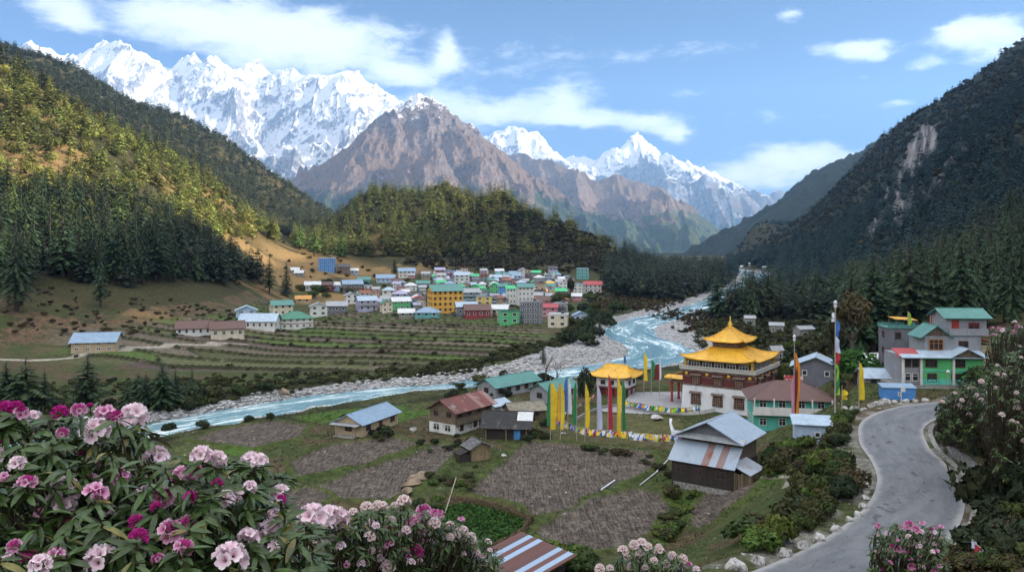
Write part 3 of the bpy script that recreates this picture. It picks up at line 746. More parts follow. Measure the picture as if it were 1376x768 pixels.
def mountain(name, label, ridges, bounds, nx, ny, mat, amp, feat, foot=-40, spur=None, seed=1, crest_amp=.35, stretch=1.5):
    x0, x1, y0, y1 = bounds
    X, Y = np.meshgrid(np.linspace(x0, x1, nx), np.linspace(y0, y1, ny))
    wx = (fbm(X / feat / 1.4, Y / feat / 1.4, 4, seed + 5) - .5) * feat * .9; wy = (fbm(X / feat / 1.4, Y / feat / 1.4, 4, seed + 6) - .5) * feat * .9
    RG = [(rid(p), kk) for p, kk in ridges]
    Zc = seg_tent(X, Y, RG); Zw = seg_tent(X + wx * .8, Y + wy * .8, RG)
    top = seg_tent(X, Y, RG[:1])
    crest = 1 - sstep(0, feat * .9, seg_tent(X, Y, [(r_, 0.0) for r_, q in RG[:1]]) * 0 + polyline_dist(X, Y, np.array([(p[0], p[1], p[2]) for p in RG[0][0]]))[0])
    Z = Zw * (1 - crest) + Zc * crest
    rn = ridged(X / feat + wx / feat * .5, Y / feat / stretch + wy / feat * .5, 7, seed, .52)
    Z = Z + amp * (rn - .42) * (1 - crest * (1 - crest_amp))
    Z = Z + amp * .33 * (ridged(X / feat * 3.6, Y / feat * 2.8, 6, seed + 50, .58) - .4) * (1 - crest * .4)
    Z = np.maximum(Z, foot - 30 + 40 * fbm(X / feat, Y / feat, 4, seed + 9))
    I = np.arange(nx * ny).reshape(ny, nx)
    Fq = np.stack([I[:-1, :-1], I[:-1, 1:], I[1:, 1:], I[1:, :-1]], -1).reshape(-1, 4)
    me = np_mesh(name, np.stack([X, Y, Z], -1).reshape(-1, 3), Fq, mat, None, True)
    return tag(link(name, me), label, kind='structure')

D1 = 11000
snow = mountain_mat('snow_rock', 500, 1250, (.20, .20, .23), (.34, .32, .33), (.14, .11, .08), None, 0, 700, .46, 420.0)
SN = [(-260, 120), (-120, 95), (-60, 100), (0, 80), (30, 62), (42, 52), (60, 61), (85, 76), (104, 76), (120, 61), (134, 51), (150, 52), (170, 56), (195, 74), (214, 89), (230, 93), (245, 82), (258, 77), (264, 81), (276, 83), (290, 79), (308, 91), (345, 89), (365, 99), (380, 92), (405, 97), (440, 93), (466, 86), (478, 89), (490, 101), (510, 111), (535, 126), (548, 138), (600, 180), (660, 215)]
crest = [(a, b_, D1 + 250 * math.sin(i * .9)) for i, (a, b_) in enumerate(SN)]
spurs = [([(134, 53, D1), (160, 110, D1 - 700), (210, 190, D1 - 1500), (260, 250, D1 - 2300)], 1.0), ([(262, 80, D1), (285, 130, D1 - 600), (330, 185, D1 - 1400), (385, 225, D1 - 2300)], .95),
         ([(380, 94, D1), (372, 140, D1 - 500), (400, 175, D1 - 1100), (430, 190, D1 - 1800)], .95), ([(470, 88, D1), (455, 130, D1 - 500), (470, 175, D1 - 1300), (455, 215, D1 - 2200), (420, 240, D1 - 2800)], .9),
         ([(42, 54, D1), (60, 100, D1 - 700), (120, 160, D1 - 1500)], 1.0), ([(520, 118, D1), (505, 150, D1 - 600), (500, 200, D1 - 1500)], 1.0), ([(200, 80, D1), (215, 120, D1 - 500), (250, 150, D1 - 1000)], 1.0), ([(320, 92, D1), (325, 125, D1 - 500)], 1.0), ([(430, 95, D1), (425, 120, D1 - 400)], 1.0)]
mountain('snow_mountain', 'jagged snow covered mountain range', [(crest, 1.05)] + spurs, (-10500, 600, 7400, 12400), 1100, 480, snow, 520, 800, seed=11, stretch=1.8)
snow2 = mountain_mat('snow_rock_far', 700, 1700, (.17, .18, .22), (.28, .28, .31), (.14, .11, .085), (.05, .06, .035), 400, 1000, .45, 480.0)
D4 = 13500
S4 = [(560, 200), (600, 165), (635, 178), (655, 183), (668, 172), (680, 168), (702, 170), (716, 178), (738, 195), (755, 209), (768, 205), (785, 203), (800, 213), (815, 201), (838, 193), (850, 187), (857, 183), (866, 186), (876, 191), (890, 206), (897, 205), (905, 207), (920, 218), (935, 216), (960, 229), (985, 239), (1008, 251), (1022, 251), (1036, 266), (1052, 283), (1072, 305), (1120, 340)]
mountain('snow_mountain', 'distant snow peaks at the head of the valley', [([(a, b_, D4 + 300 * math.sin(i * .8)) for i, (a, b_) in enumerate(S4)], .95), ([(857, 184, D4), (868, 215, D4 - 700), (890, 260, D4 - 1700), (930, 310, D4 - 3000)], .85), ([(800, 214, D4), (815, 240, D4 - 800), (850, 285, D4 - 2000)], .9),
         ([(935, 217, D4), (945, 250, D4 - 1000), (985, 300, D4 - 2400)], .85), ([(985, 240, D4), (1005, 280, D4 - 1000), (1020, 310, D4 - 1900)], .85), ([(690, 170, D4), (730, 215, D4 - 900), (770, 240, D4 - 1800)], .75), ([(755, 210, D4), (790, 235, D4 - 900), (810, 260, D4 - 1800)], .9)],
         (-1900, 6500, 9600, 14800), 620, 330, snow2, 480, 850, seed=23)
mountain('snow_mountain', 'tiny far snow tip behind the hazy ridge', [([(1010, 280, 14900), (1030, 264, 14900), (1044, 251, 14900), (1058, 262, 14900), (1080, 285, 14900)], 1.0)], (3700, 6300, 14000, 15600), 140, 80, snow2, 250, 700, seed=29)
D3 = 7800
brown = mountain_mat('brown_slope', 1250, 1500, (.14, .11, .10), (.22, .17, .15), (.17, .118, .085), (.055, .070, .032), 260, 900, .45, 260.0)
mountain('brown_mountain', 'brown ridge with wooded foot in hazy light', [([(640, 215, D3 + 900), (700, 205, D3 + 600), (740, 218, D3 + 300), (800, 238, D3), (850, 240, D3), (880, 248, D3), (905, 262, D3), (925, 278, D3 - 100), (960, 302, D3 - 200), (985, 326, D3 - 300), (1000, 345, D3 - 400)], .75),
         ([(770, 228, D3), (790, 260, D3 - 600), (830, 300, D3 - 1300), (880, 332, D3 - 2100)], .62), ([(850, 241, D3), (868, 270, D3 - 500), (905, 305, D3 - 1200), (950, 336, D3 - 1900)], .62), ([(905, 262, D3), (940, 300, D3 - 700), (975, 334, D3 - 1400)], .65)],
         (-700, 2900, 5200, 9200), 460, 330, brown, 230, 420, seed=31)
D2 = 6000
cen = mountain_mat('central_rock', 880, 1190, (.13, .105, .10), (.21, .165, .15), (.165, .112, .084), (.040, .052, .034), 330, 800, .36, 240.0)
mountain('brown_mountain', 'central brown mountain with snow dusted summit', [([(300, 300, D2 - 500), (360, 262, D2 - 400), (395, 240, D2 - 300), (430, 216, D2 - 200), (470, 191, D2 - 100), (500, 166, D2), (525, 148, D2), (541, 138, D2), (552, 134, D2), (566, 128, D2), (580, 133, D2), (592, 137, D2), (612, 155, D2), (640, 172, D2), (652, 182, D2), (664, 189, D2), (690, 214, D2 - 50), (715, 234, D2 - 100), (760, 264, D2 - 200), (800, 296, D2 - 300), (830, 313, D2 - 400), (870, 340, D2 - 500)], .92),
         ([(541, 140, D2), (536, 160, D2 - 250), (550, 185, D2 - 500), (590, 222, D2 - 900), (640, 265, D2 - 1300), (690, 302, D2 - 1700), (730, 335, D2 - 2100)], .78), ([(664, 190, D2), (684, 225, D2 - 400), (712, 262, D2 - 800), (760, 305, D2 - 1300), (800, 338, D2 - 1700)], .8),
         ([(600, 142, D2), (612, 175, D2 - 250), (640, 215, D2 - 550)], .9), ([(470, 192, D2), (480, 225, D2 - 400), (500, 265, D2 - 900)], .75), ([(716, 235, D2 - 100), (740, 268, D2 - 500), (790, 310, D2 - 1000)], .85), ([(560, 195, D2 - 600), (545, 225, D2 - 900), (540, 275, D2 - 1500)], .8)],
         (-2400, 1300, 3600, 6900), 760, 480, cen, 190, 330, seed=41, crest_amp=.3)
haz = mountain_mat('hazy_wood', None, None, (.05, .05, .05), (.07, .07, .065), None, (.028, .036, .024), 900, 0, .3, 120.0)
mountain('forest_ridge', 'blue hazy forested ridge beyond the dark slope', [([(925, 372, 3000), (950, 358, 3050), (985, 323, 3150), (1022, 292, 3250), (1055, 270, 3300), (1084, 250, 3350), (1105, 238, 3400), (1131, 219, 3450), (1175, 192, 3500), (1260, 140, 3600), (1400, 90, 3700)], .62), ([(1022, 293, 3250), (1010, 330, 2900), (990, 355, 2600)], .6), ([(1105, 240, 3400), (1080, 290, 3000), (1050, 335, 2600)], .6)], (600, 2900, 2200, 4300), 240, 180, haz, 70, 160, seed=51)
mountain('forest_ridge', 'low blue hill closing the valley floor', [([(760, 350, 2700), (820, 338, 2750), (862, 346, 2750), (880, 350, 2750), (915, 360, 2700), (950, 366, 2650)], .5)], (100, 900, 2250, 3300), 120, 100, haz, 26, 100, seed=57)
# plain far ground under and between the mountains, out to the horizon
mb = MB(); mb.add([(-12400, -4400, -60), (9400, -4400, -60), (9400, 15700, -60), (-12400, 15700, -60)], [(0, 1, 2, 3)])
tag(mb.build('terrain', pmat('far_ground', (.09, .085, .06), .95, .3, .002, 0)), 'far valley ground', kind='structure')
# haze over the whole valley
hz = bpy.data.materials.new('haze'); hz.use_nodes = True; hz.node_tree.nodes.clear()
k = NT(hz.node_tree); pv = k.new('ShaderNodeVolumePrincipled'); pv.inputs['Color'].default_value = (.31, .57, 1.0, 1); pv.inputs['Density'].default_value = HAZE; pv.inputs['Anisotropy'].default_value = .2
k.put(k.new('ShaderNodeOutputMaterial').inputs['Volume'], pv.outputs[0])
mb = MB(); mb.box(-12500, 9500, -4500, 15800, -75, 3050)
tag(mb.build('haze', hz), 'pale blue valley haze', kind='stuff')
# ================================================================ VEGETATION
def leaf_mat(name, rough=.75, obj_var=.35, transl=.12):
    m = bpy.data.materials.new(name); m.use_nodes = True
    t = NT(m.node_tree); b = m.node_tree.nodes['Principled BSDF']
    vc = t.new('ShaderNodeAttribute', attribute_name='tint').outputs['Color']
    oi = t.new('ShaderNodeObjectInfo')
    hs = t.new('ShaderNodeHueSaturation')
    t.put(hs.inputs['Color'], vc)
    t.put(hs.inputs['Value'], t.math('MULTIPLY_ADD', oi.outputs['Random'], obj_var * 2, 1 - obj_var))
    wn = t.new('ShaderNodeTexWhiteNoise', noise_dimensions='1D'); t.put(wn.inputs['W'], t.math('MULTIPLY', oi.outputs['Random'], 77.0))
    t.put(hs.inputs['Hue'], t.math('MULTIPLY_ADD', wn.outputs['Value'], .05, .475))
    t.put(b.inputs['Base Color'], hs.outputs[0]); b.inputs['Roughness'].default_value = rough; b.inputs['Specular IOR Level'].default_value = .2
    tr = t.new('ShaderNodeBsdfTranslucent'); t.put(tr.inputs[0], hs.outputs[0])
    mx = t.new('ShaderNodeMixShader'); mx.inputs[0].default_value = transl
    t.l.new(b.outputs[0], mx.inputs[1]); t.l.new(tr.outputs[0], mx.inputs[2]); t.l.new(mx.outputs[0], m.node_tree.nodes['Material Output'].inputs[0])
    return m
M_LEAF = leaf_mat('foliage'); M_LEAF0 = leaf_mat('foliage_mass', obj_var=.0, transl=.22)
M_BARK = pmat('bark', (.085, .065, .05), .95, .4, 6, .5, streak=.5)

def conifer(seed, levels=22, nb=7, stations=4, rmax=.19, low=.10, droop=.35, power=.85, width=1.0, top=1.0):
    """unit-height conifer crown as loose needle sprays: V (n,3), F (m,3), tint (n,3)"""
    rg = np.random.RandomState(seed); V = []; Fc = []; T_ = []
    for i in range(levels):
        t0 = low + (top - low) * (i + rg.uniform(-.3, .3)) / levels
        Lb = rmax * width * max(.02, (1 - (t0 - low) / (1.0 - low))) ** power * rg.uniform(.75, 1.15)
        if t0 < low + .12: Lb *= .6 + 3.3 * (t0 - low + .02)
        n = max(4, int(nb * (.7 + .5 * (1 - t0)))); ph = rg.uniform(0, 6.28)
        for j in range(n):
            if rg.rand() < .1: continue
            a = ph + 6.283 * j / n + rg.uniform(-.3, .3); L = Lb * rg.uniform(.6, 1.2)
            dr = droop * rg.uniform(.5, 1.4); ca, sa = math.cos(a), math.sin(a); z0 = t0 + rg.uniform(-.015, .015)
            sh = rg.uniform(.7, 1.3)
            for s in range(stations):
                f0 = (s + .1) / stations; f1 = min(1.1, (s + 1.35) / stations)
                wd = L * (.30 if stations > 4 else .42) * (1 - .55 * f0) * rg.uniform(.7, 1.2) * (1.25 if stations < 3 else 1)
                def P(f, side, dz): 
                    r = L * f; zz = z0 + .16 * L * math.sin(f * 2.0) - dr * L * f * f + dz
                    return (ca * r - sa * side, sa * r + ca * side, zz)
                b0 = len(V); m = (f0 + f1) * .5
                V += [P(f0, 0, 0), P(m + .1, wd, -abs(wd) * rg.uniform(.1, .5)), P(f1, rg.uniform(-.1, .1) * L, 0), P(m + .1, -wd, -abs(wd) * rg.uniform(.1, .5))]
                Fc += [(b0, b0 + 1, b0 + 2), (b0, b0 + 2, b0 + 3)]
                q = sh * (.75 + .55 * f1) * rg.uniform(.85, 1.15); T_ += [(q, q, q)] * 4
    return np.array(V), np.array(Fc), np.array(T_)
def clump(seed, n=500, leaf=.11, lobes=7, flat=.8, core=True, up=.3):
    """unit-radius leafy crown: uneven lobes filled with leaf-sized faces"""
    rg = np.random.RandomState(seed); V = []; Fc = []; T_ = []
    L = []
    for i in range(lobes):
        d = rg.normal(size=3); d /= np.linalg.norm(d); d[2] = abs(d[2]) * .9 - .15
        L.append((d * rg.uniform(.35, .72), rg.uniform(.28, .5), rg.uniform(.75, 1.25)))
    for i in range(n):
        c, r, sh = L[rg.randint(lobes)]
        d = rg.normal(size=3); d /= np.linalg.norm(d)
        p = c + d * r * rg.uniform(.55, 1.0) ** .5; p = p * np.array([1, 1, flat])
        a = rg.normal(size=3); a = a - d * a.dot(d) * .5; a /= np.linalg.norm(a) + 1e-6; b = np.cross(d, a); b[2] += up * rg.uniform(-1, 1); b /= np.linalg.norm(b) + 1e-6
        s = leaf * rg.uniform(.6, 1.4); b0 = len(V)
        V += [p - a * s, p + b * s * .55, p + a * s, p - b * s * .55]; Fc += [(b0, b0 + 1, b0 + 2), (b0, b0 + 2, b0 + 3)]
        q = sh * rg.uniform(.75, 1.3); T_ += [(q * rg.uniform(.9, 1.12), q, q * rg.uniform(.8, 1.1))] * 4
    return np.array(V), np.array(Fc), np.array(T_)
def veg_mesh(name, geo, col, mat):
    V, Fc, T_ = geo
    return np_mesh(name, V, Fc, mat, T_ * np.array(col), False)
def merge(items):
    """items: (geometry, position, scale xyz, rotation, colour) -> one V, F, tint"""
    Vs, Fs, Ts, n = [], [], [], 0
    for (V, Fc, T_), p, s, rz, col in items:
        c, s_ = math.cos(rz), math.sin(rz)
        W = V * s; W = np.stack([W[:, 0] * c - W[:, 1] * s_, W[:, 0] * s_ + W[:, 1] * c, W[:, 2]], -1) + p
        Vs.append(W); Fs.append(Fc + n); Ts.append(T_ * col); n += len(W)
    return np.concatenate(Vs), np.concatenate(Fs), np.concatenate(Ts)
def trunk_mesh(name, r=.016, top=.93, seed=0, lean=.0):
    rg = random.Random(seed); mb = MB(); pts = []
    for i in range(7):
        z = -.05 + (top + .05) * i / 6; pts.append((rg.uniform(-1, 1) * .006 + lean * z, rg.uniform(-1, 1) * .006, z))
    mb.tube(pts, [r * (1.25 - 1.15 * i / 6) for i in range(7)], 6)
    return mb.mesh(name, M_BARK, True)

CON = [conifer(s, 28, 9, 7, rmax=rm_, low=lo, droop=dr, power=pw) for s, rm_, lo, dr, pw in ((1, .20, .08, .45, .8), (2, .17, .12, .55, .9), (3, .23, .16, .30, .7), (4, .15, .06, .6, 1.0), (5, .21, .22, .35, .62))]
CON_MID = [conifer(20 + s, 16, 8, 3, rmax=.21, low=.08, droop=.4, power=.75) for s in range(5)]
CON_FAR = [conifer(40 + s, 8, 6, 1, rmax=.24, low=.05, droop=.5, power=.7) for s in range(5)]
RND_MID = [clump(60 + s, 260, .15, 7, 1.25) for s in range(5)]
RND_FAR = [clump(70 + s, 34, .36, 5, 1.2) for s in range(5)]
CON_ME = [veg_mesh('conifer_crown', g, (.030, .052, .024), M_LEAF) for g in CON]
CON_ME_LIT = [veg_mesh('conifer_crown', g, (.094, .142, .036), M_LEAF) for g in CON]  # same crowns for the sunlit slopes, sunlight put into the brighter colour
CON_TR = [trunk_mesh('conifer_trunk', .015 + .002 * s, .95, s) for s in range(3)]
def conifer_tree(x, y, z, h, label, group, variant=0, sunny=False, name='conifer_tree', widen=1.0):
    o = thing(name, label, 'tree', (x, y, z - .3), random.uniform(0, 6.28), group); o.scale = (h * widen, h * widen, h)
    link('trunk', CON_TR[variant % 3], o); link('crown', (CON_ME_LIT if sunny else CON_ME)[variant % len(CON_ME)], o)
    return o

# ---- where the woods stand
rs = np.random.RandomState(11)
def fan(n, th0, th1, d0, d1):
    th = np.radians(rs.uniform(th0, th1, n)); d = np.sqrt(rs.uniform(d0 * d0, d1 * d1, n)); return d * np.sin(th), d * np.cos(th)
def thin(x, y, d):
    """drop points closer than d(x,y) to an earlier one (hash grid)"""
    keep = []; grid = {}
    for i in range(len(x)):
        c = d[i]; k_ = (int(x[i] / c / 1.0), int(y[i] / c / 1.0), int(math.log2(c) * 2)); 
        if k_ in grid: continue
        grid[k_] = 1; keep.append(i)
    return np.array(keep, int)
X_, Y_, K_ = [], [], []
def stand(n, th0, th1, d0, d1, kind, dens, spacing):
    x, y = fan(n, th0, th1, d0, d1); z = gz(x, y)
    m = rs.rand(n) < dens(x, y, z, x / np.maximum(y, 1)); x, y, z = x[m], y[m], z[m]
    k_ = thin(x, y, np.full(len(x), spacing)); X_.append(x[k_]); Y_.append(y[k_]); K_.append(np.full(len(k_), kind))
def pxrow(x, y, z): return CX + F * x / y, HY - F * z / y
def nz(x, y, s, seed): return fbm(x / s, y / s, 4, seed)
RUFF = lambda x, y: polyline_dist(x, y, RIVER)[0]
# shaded stand at the foot of the western slope
def d_stand(x, y, z, u):
    px, py = pxrow(x, y, z); edge = 393 - .05 * px + 14 * (nz(x, y, 18, 101) - .5)
    return np.where((px < 385) & (py < edge) & (py > 275), .95, 0) * np.where((px > 40) & (px < 120) & (py > 372), .3, 1)
stand(9000, -36, -15, 235, 480, 0, d_stand, 7.0)
# sunlit wood above, with dry clearings
def d_sun(x, y, z, u):
    px, py = pxrow(x, y, z); cl = nz(x, y, 45, 82)
    clear = (np.hypot((px - 40) / 70, (py - 225) / 22) < 1) | (np.hypot((px - 205) / 50, (py - 265) / 14) < 1) | (np.hypot((px - 150) / 40, (py - 245) / 10) < 1)
    return np.where((px < 430) & (py > 60) & (py < 322), np.where(clear, .06, np.where(cl > .60, .3, 1)), 0)
stand(26000, -37, -12.5, 330, 720, 1, d_sun, 10.5)
stand(30000, -37, -11, 720, 2000, 2, lambda x, y, z, u: np.where(z > 10, np.where(z > 330, .25, .9), 0) * np.where(nz(x, y, 90, 103) > .62, .5, 1), 11.5)
# wooded hill behind the town
def d_hill(x, y, z, u):
    px, py = pxrow(x, y, z); left = sstep(720, 600, px + 60 * (nz(x, y, 40, 104) - .5))
    gold = np.hypot((x + 140) / 75, (y - 600) / 62) < 1.05
    return np.where((py < 345) & (px > 395) & (px < 860), np.maximum(left * .85, .02), 0) * np.where(gold, .08, 1) + np.where((px > 640) & (py < 300) & (y > 770) & (y < 880), .25, 0)
stand(15000, -16, 11, 640, 960, 3, d_hill, 10.5)
# right side of the valley
def d_right(x, y, z, u):
    px, py = pxrow(x, y, z); g = nz(x, y, 70, 105)
    low = np.where((y < 330) & (z < -20), np.where(px > 1120, .5, .0), 1)
    rock = np.where(g_near(SCAR, x, y) > .3, .04, 1) * np.where((y > 560) & (nz(x, y, 120, 90) > .60), .35, 1)
    return np.where((px > 960) & (RUFF(x, y) > 22), .9, 0) * low * rock * np.where(g > .62, .4, 1) * np.where((y < 170), 0, 1) * np.where((px < 1140) & (py > 432), 0, 1)
stand(9000, 14, 38, 165, 520, 4, d_right, 8.0)
stand(36000, 15, 38, 520, 1200, 4, d_right, 12.0)
stand(30000, 15, 38, 1200, 2300, 5, d_right, 19.0)
# groves by the upper river
def d_grove(x, y, z, u):
    px, py = pxrow(x, y, z)
    return np.where((px > 815) & (px < 975) & (RUFF(x, y) > 17) & (z < -15), np.where(nz(x, y, 40, 106) > .44, .9, .12), 0)
stand(5000, 6.5, 15, 470, 1000, 6, d_grove, 7.5)
X_, Y_, K_ = np.concatenate(X_), np.concatenate(Y_), np.concatenate(K_); Z_ = gz(X_, Y_)
H_ = rs.uniform(14, 25, len(X_)) * np.where(K_ == 1, .9, 1) * np.where(K_ == 3, 1.0, 1) * np.where(K_ == 6, 1.05, 1) * np.where(K_ == 5, .72, 1) * np.where(K_ == 2, .95, 1)
ok = seen(X_, Y_, Z_ + H_ * .9)
X_, Y_, Z_, K_, H_ = X_[ok], Y_[ok], Z_[ok], K_[ok], H_[ok]
app = H_ / Y_ * np.where(K_ == 3, 1.6, 1.0); order = np.argsort(-app)
SIZE_PX = H_ / Y_ * F
KLAB = {0: ('dark green conifer in the shaded stand at the foot of the western slope', 'conifers in the shaded stand below the sunlit wood'),
        1: ('sunlit yellow green conifer on the slope above the shaded stand', 'sunlit conifers on the western slope'),
        2: ('small conifer on the high grey green ridge behind the sunlit wood', 'conifers on the high western ridge'),
        3: ('conifer on the wooded hill rising behind the town', 'conifers on the hill behind the town'),
        4: ('dark conifer on the steep shaded slope behind the temple and the green house', 'conifers on the steep shaded slope'),
        5: ('tiny conifer high on the dark mountainside', 'conifers high on the dark mountainside'), 6: ('dark conifer in the grove beside the upper river', 'conifers of the grove by the upper river')}
N_IND = 262
ind = set(order[:N_IND].tolist())
items = []
sunny_mask = np.isin(K_, (1, 2, 3))
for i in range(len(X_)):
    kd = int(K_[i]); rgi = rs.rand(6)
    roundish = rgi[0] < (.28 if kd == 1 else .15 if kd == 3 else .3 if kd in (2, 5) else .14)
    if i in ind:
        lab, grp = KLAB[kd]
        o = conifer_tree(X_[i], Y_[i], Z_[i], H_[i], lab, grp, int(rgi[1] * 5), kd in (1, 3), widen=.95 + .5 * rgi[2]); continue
    if kd == 1: col = np.array((.106, .144, .036)) * (.5 + 1.1 * rgi[2]) * np.array((1 + .3 * rgi[3], 1, 1))  # sunlit wood: sunlight put into a brighter foliage colour
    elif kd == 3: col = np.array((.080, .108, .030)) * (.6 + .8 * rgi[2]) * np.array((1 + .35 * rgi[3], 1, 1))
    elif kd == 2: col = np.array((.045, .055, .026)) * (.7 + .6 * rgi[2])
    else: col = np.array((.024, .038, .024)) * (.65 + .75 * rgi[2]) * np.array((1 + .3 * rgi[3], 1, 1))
    if kd in (4, 5) and Y_[i] > 420: col = col * np.array((.58, .86, 1.45))  # distant conifers tinted blue, haze painted into the foliage colour
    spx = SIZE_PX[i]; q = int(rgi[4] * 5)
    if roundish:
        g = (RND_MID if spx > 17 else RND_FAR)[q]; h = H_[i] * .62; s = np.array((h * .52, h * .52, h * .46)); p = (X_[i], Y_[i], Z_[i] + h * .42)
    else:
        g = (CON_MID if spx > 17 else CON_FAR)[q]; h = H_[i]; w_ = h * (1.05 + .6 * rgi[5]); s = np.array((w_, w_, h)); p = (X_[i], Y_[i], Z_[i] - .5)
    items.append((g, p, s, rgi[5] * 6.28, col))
print('forest', len(items), 'individual', len(ind), {k_: int((K_ == k_).sum()) for k_ in range(7)})
V, Fc, T_ = merge(items)
tag(link('forest', np_mesh('forest', V, Fc, M_LEAF0, T_, False)), 'dense mixed conifer forest over the valley slopes', kind='stuff')
# hill shrubs, mountain scrub: low woody cover nobody could count
items = []
def scrub(n, th0, th1, d0, d1, dens, sz, col, geo):
    x, y = fan(n, th0, th1, d0, d1); z = gz(x, y); m = rs.rand(n) < dens(x, y, z, x / np.maximum(y, 1)); x, y, z = x[m], y[m], z[m]
    k_ = seen(x, y, z + 1.0); x, y, z = x[k_], y[k_], z[k_]
    for a, b_, c_ in zip(x, y, z):
        q = rs.rand(4); s = sz * (.5 + 1.0 * q[0]); items.append((geo[int(q[1] * len(geo))], (a, b_, c_ + s * .35), np.array((s, s, s * .8)), q[2] * 6.28, np.array(col) * (.6 + .8 * q[3]) * np.array((1 + .25 * q[0], 1, 1))))
BUSH_S = [clump(80 + s, 26, .42, 4, .8) for s in range(5)]; BUSH_M = [clump(90 + s, 90, .26, 5, .8) for s in range(5)]
scrub(9000, -8, 12, 640, 900, lambda x, y, z, u: sstep(-26, -12, z + 14 * (nz(x, y, 30, 110) - .5)) * .8 * sstep(-110, -20, x + 80 * (nz(x, y, 30, 111) - .5)) * (RUFF(x, y) > 20), 3.2, (.034, .040, .018), BUSH_S)
scrub(7000, 16, 38, 520, 1700, lambda x, y, z, u: np.where((RUFF(x, y) > 22) & (g_near(SCAR, x, y) < .3), .8, 0), 5.0, (.026, .034, .018), BUSH_S)
scrub(1500, -36, -12, 205, 330, lambda x, y, z, u: np.where((z > -27), .30, 0), 1.0, (.045, .046, .022), BUSH_M)
scrub(900, -34, -10, 400, 720, lambda x, y, z, u: np.where(z > -22, .4, 0), 1.8, (.06, .06, .022), BUSH_S)
# bushes on the terrace edges
xx, yy = fan(30000, -33, 5, 200, 390); rdn = polyline_dist(xx, yy, RIVER)
zz, cl_ = height(xx, yy, True)
m = (cl_['terr'] > .5) & (cl_['hedge'] > .5) & (rs.rand(len(xx)) < .07); m &= nz(xx, yy, 9, 107) > .42
for a, b_, c_ in zip(xx[m], yy[m], zz[m]):
    q = rs.rand(4); s = .45 + .6 * q[0]; items.append((BUSH_S[int(q[1] * 5)], (a, b_, c_ + .2), np.array((s * 1.6, s, s * .8)), q[2] * .6 - .3, np.array((.036, .040, .016)) * (.6 + .8 * q[3])))
m = (cl_['bank'] > .4) & (rs.rand(len(xx)) < .3) & (RUFF(xx, yy) > 9)
for a, b_, c_ in zip(xx[m], yy[m], zz[m]):
    q = rs.rand(4); s = .6 + 1.3 * q[0] ** 2; items.append((BUSH_M[int(q[1] * 5)], (a, b_, c_ + .25 * s), np.array((s, s, s * .8)), q[2] * 6, np.array((.036, .052, .019)) * (.6 + .9 * q[3]) * np.array((1 + .25 * q[0], 1, 1))))
xx, yy = fan(5000, -33, 5, 150, 205); zz, cl_ = height(xx, yy, True)
m = ((cl_['bank'] > .4) | ((cl_['rd'] > 12) & (zz < -29.5))) & (rs.rand(len(xx)) < .26) & (polyline_dist(xx, yy, RIVER)[1] < 0)
for a, b_, c_ in zip(xx[m], yy[m], zz[m]):
    q = rs.rand(4); s = .6 + 1.2 * q[0] ** 2; items.append((BUSH_M[int(q[1] * 5)], (a, b_, c_ + .25 * s), np.array((s, s, s * .8)), q[2] * 6, np.array((.036, .052, .019)) * (.6 + .9 * q[3]) * np.array((1 + .25 * q[0], 1, 1))))
# scrub on the gravel island and the far river flats
scrub(2600, 6, 16, 300, 520, lambda x, y, z, u: np.where(np.hypot((x - 84) / 20, (y - 372) / 38) < 1, .5, np.where(z < -26, .5 * sstep(14, 30, RUFF(x, y) + 24 * (nz(x, y, 25, 113) - .5)), 0)), 1.5, (.048, .046, .022), BUSH_S)
scrub(2600, 13, 24, 185, 430, lambda x, y, z, u: sstep(14, 30, RUFF(x, y) + 30 * (nz(x, y, 18, 112) - .5)) * (z < -20) * .6, 1.7, (.036, .050, .020), BUSH_S)
V, Fc, T_ = merge(items)
print('scrub', len(items))
tag(link('undergrowth', np_mesh('undergrowth', V, Fc, M_LEAF0, T_, False)), 'low scrub and hedge growth over slopes, banks and terrace edges', kind='stuff')
# ================================================================ BUILDINGS
def wallm(nm, c, **kw): return pmat('wall_' + nm, c, .85, .16, .7, .12, col2=tuple(x * .55 for x in c), c2lo=.60, c2hi=.78, streak=.35, **kw)
W = {'white': wallm('white', (.62, .62, .60)), 'cream': wallm('cream', (.60, .54, .42)), 'orange': wallm('orange', (.62, .33, .06)), 'yellow': wallm('yellow', (.66, .50, .12)), 'green': wallm('green', (.10, .42, .17)),
     'bright_green': wallm('bright_green', (.10, .44, .16)), 'turquoise': wallm('turquoise', (.10, .46, .38)), 'teal': wallm('teal', (.12, .36, .36)), 'blue': wallm('blue', (.08, .25, .58)), 'pale_blue': wallm('pale_blue', (.36, .47, .62)),
     'grey': wallm('grey', (.27, .28, .31)), 'dark_grey': wallm('dark_grey', (.15, .155, .18)), 'pink': wallm('pink', (.52, .22, .27)), 'maroon': wallm('maroon', (.24, .045, .055)), 'brown': wallm('brown', (.15, .10, .07)), 'stone': wallm('stone', (.24, .23, .22)),
     'lilac': wallm('lilac', (.40, .38, .55)), 'tan': wallm('tan', (.42, .33, .22))}
def roofm(nm, c, c2=None, lo=.62, rough=.55): return pmat('roof_' + nm, c, rough, .18, .8, .22, col2=c2 or tuple(x * .6 for x in c), c2lo=lo, c2hi=lo + .1, corr=(0, .22), spec=.45, streak=.3)
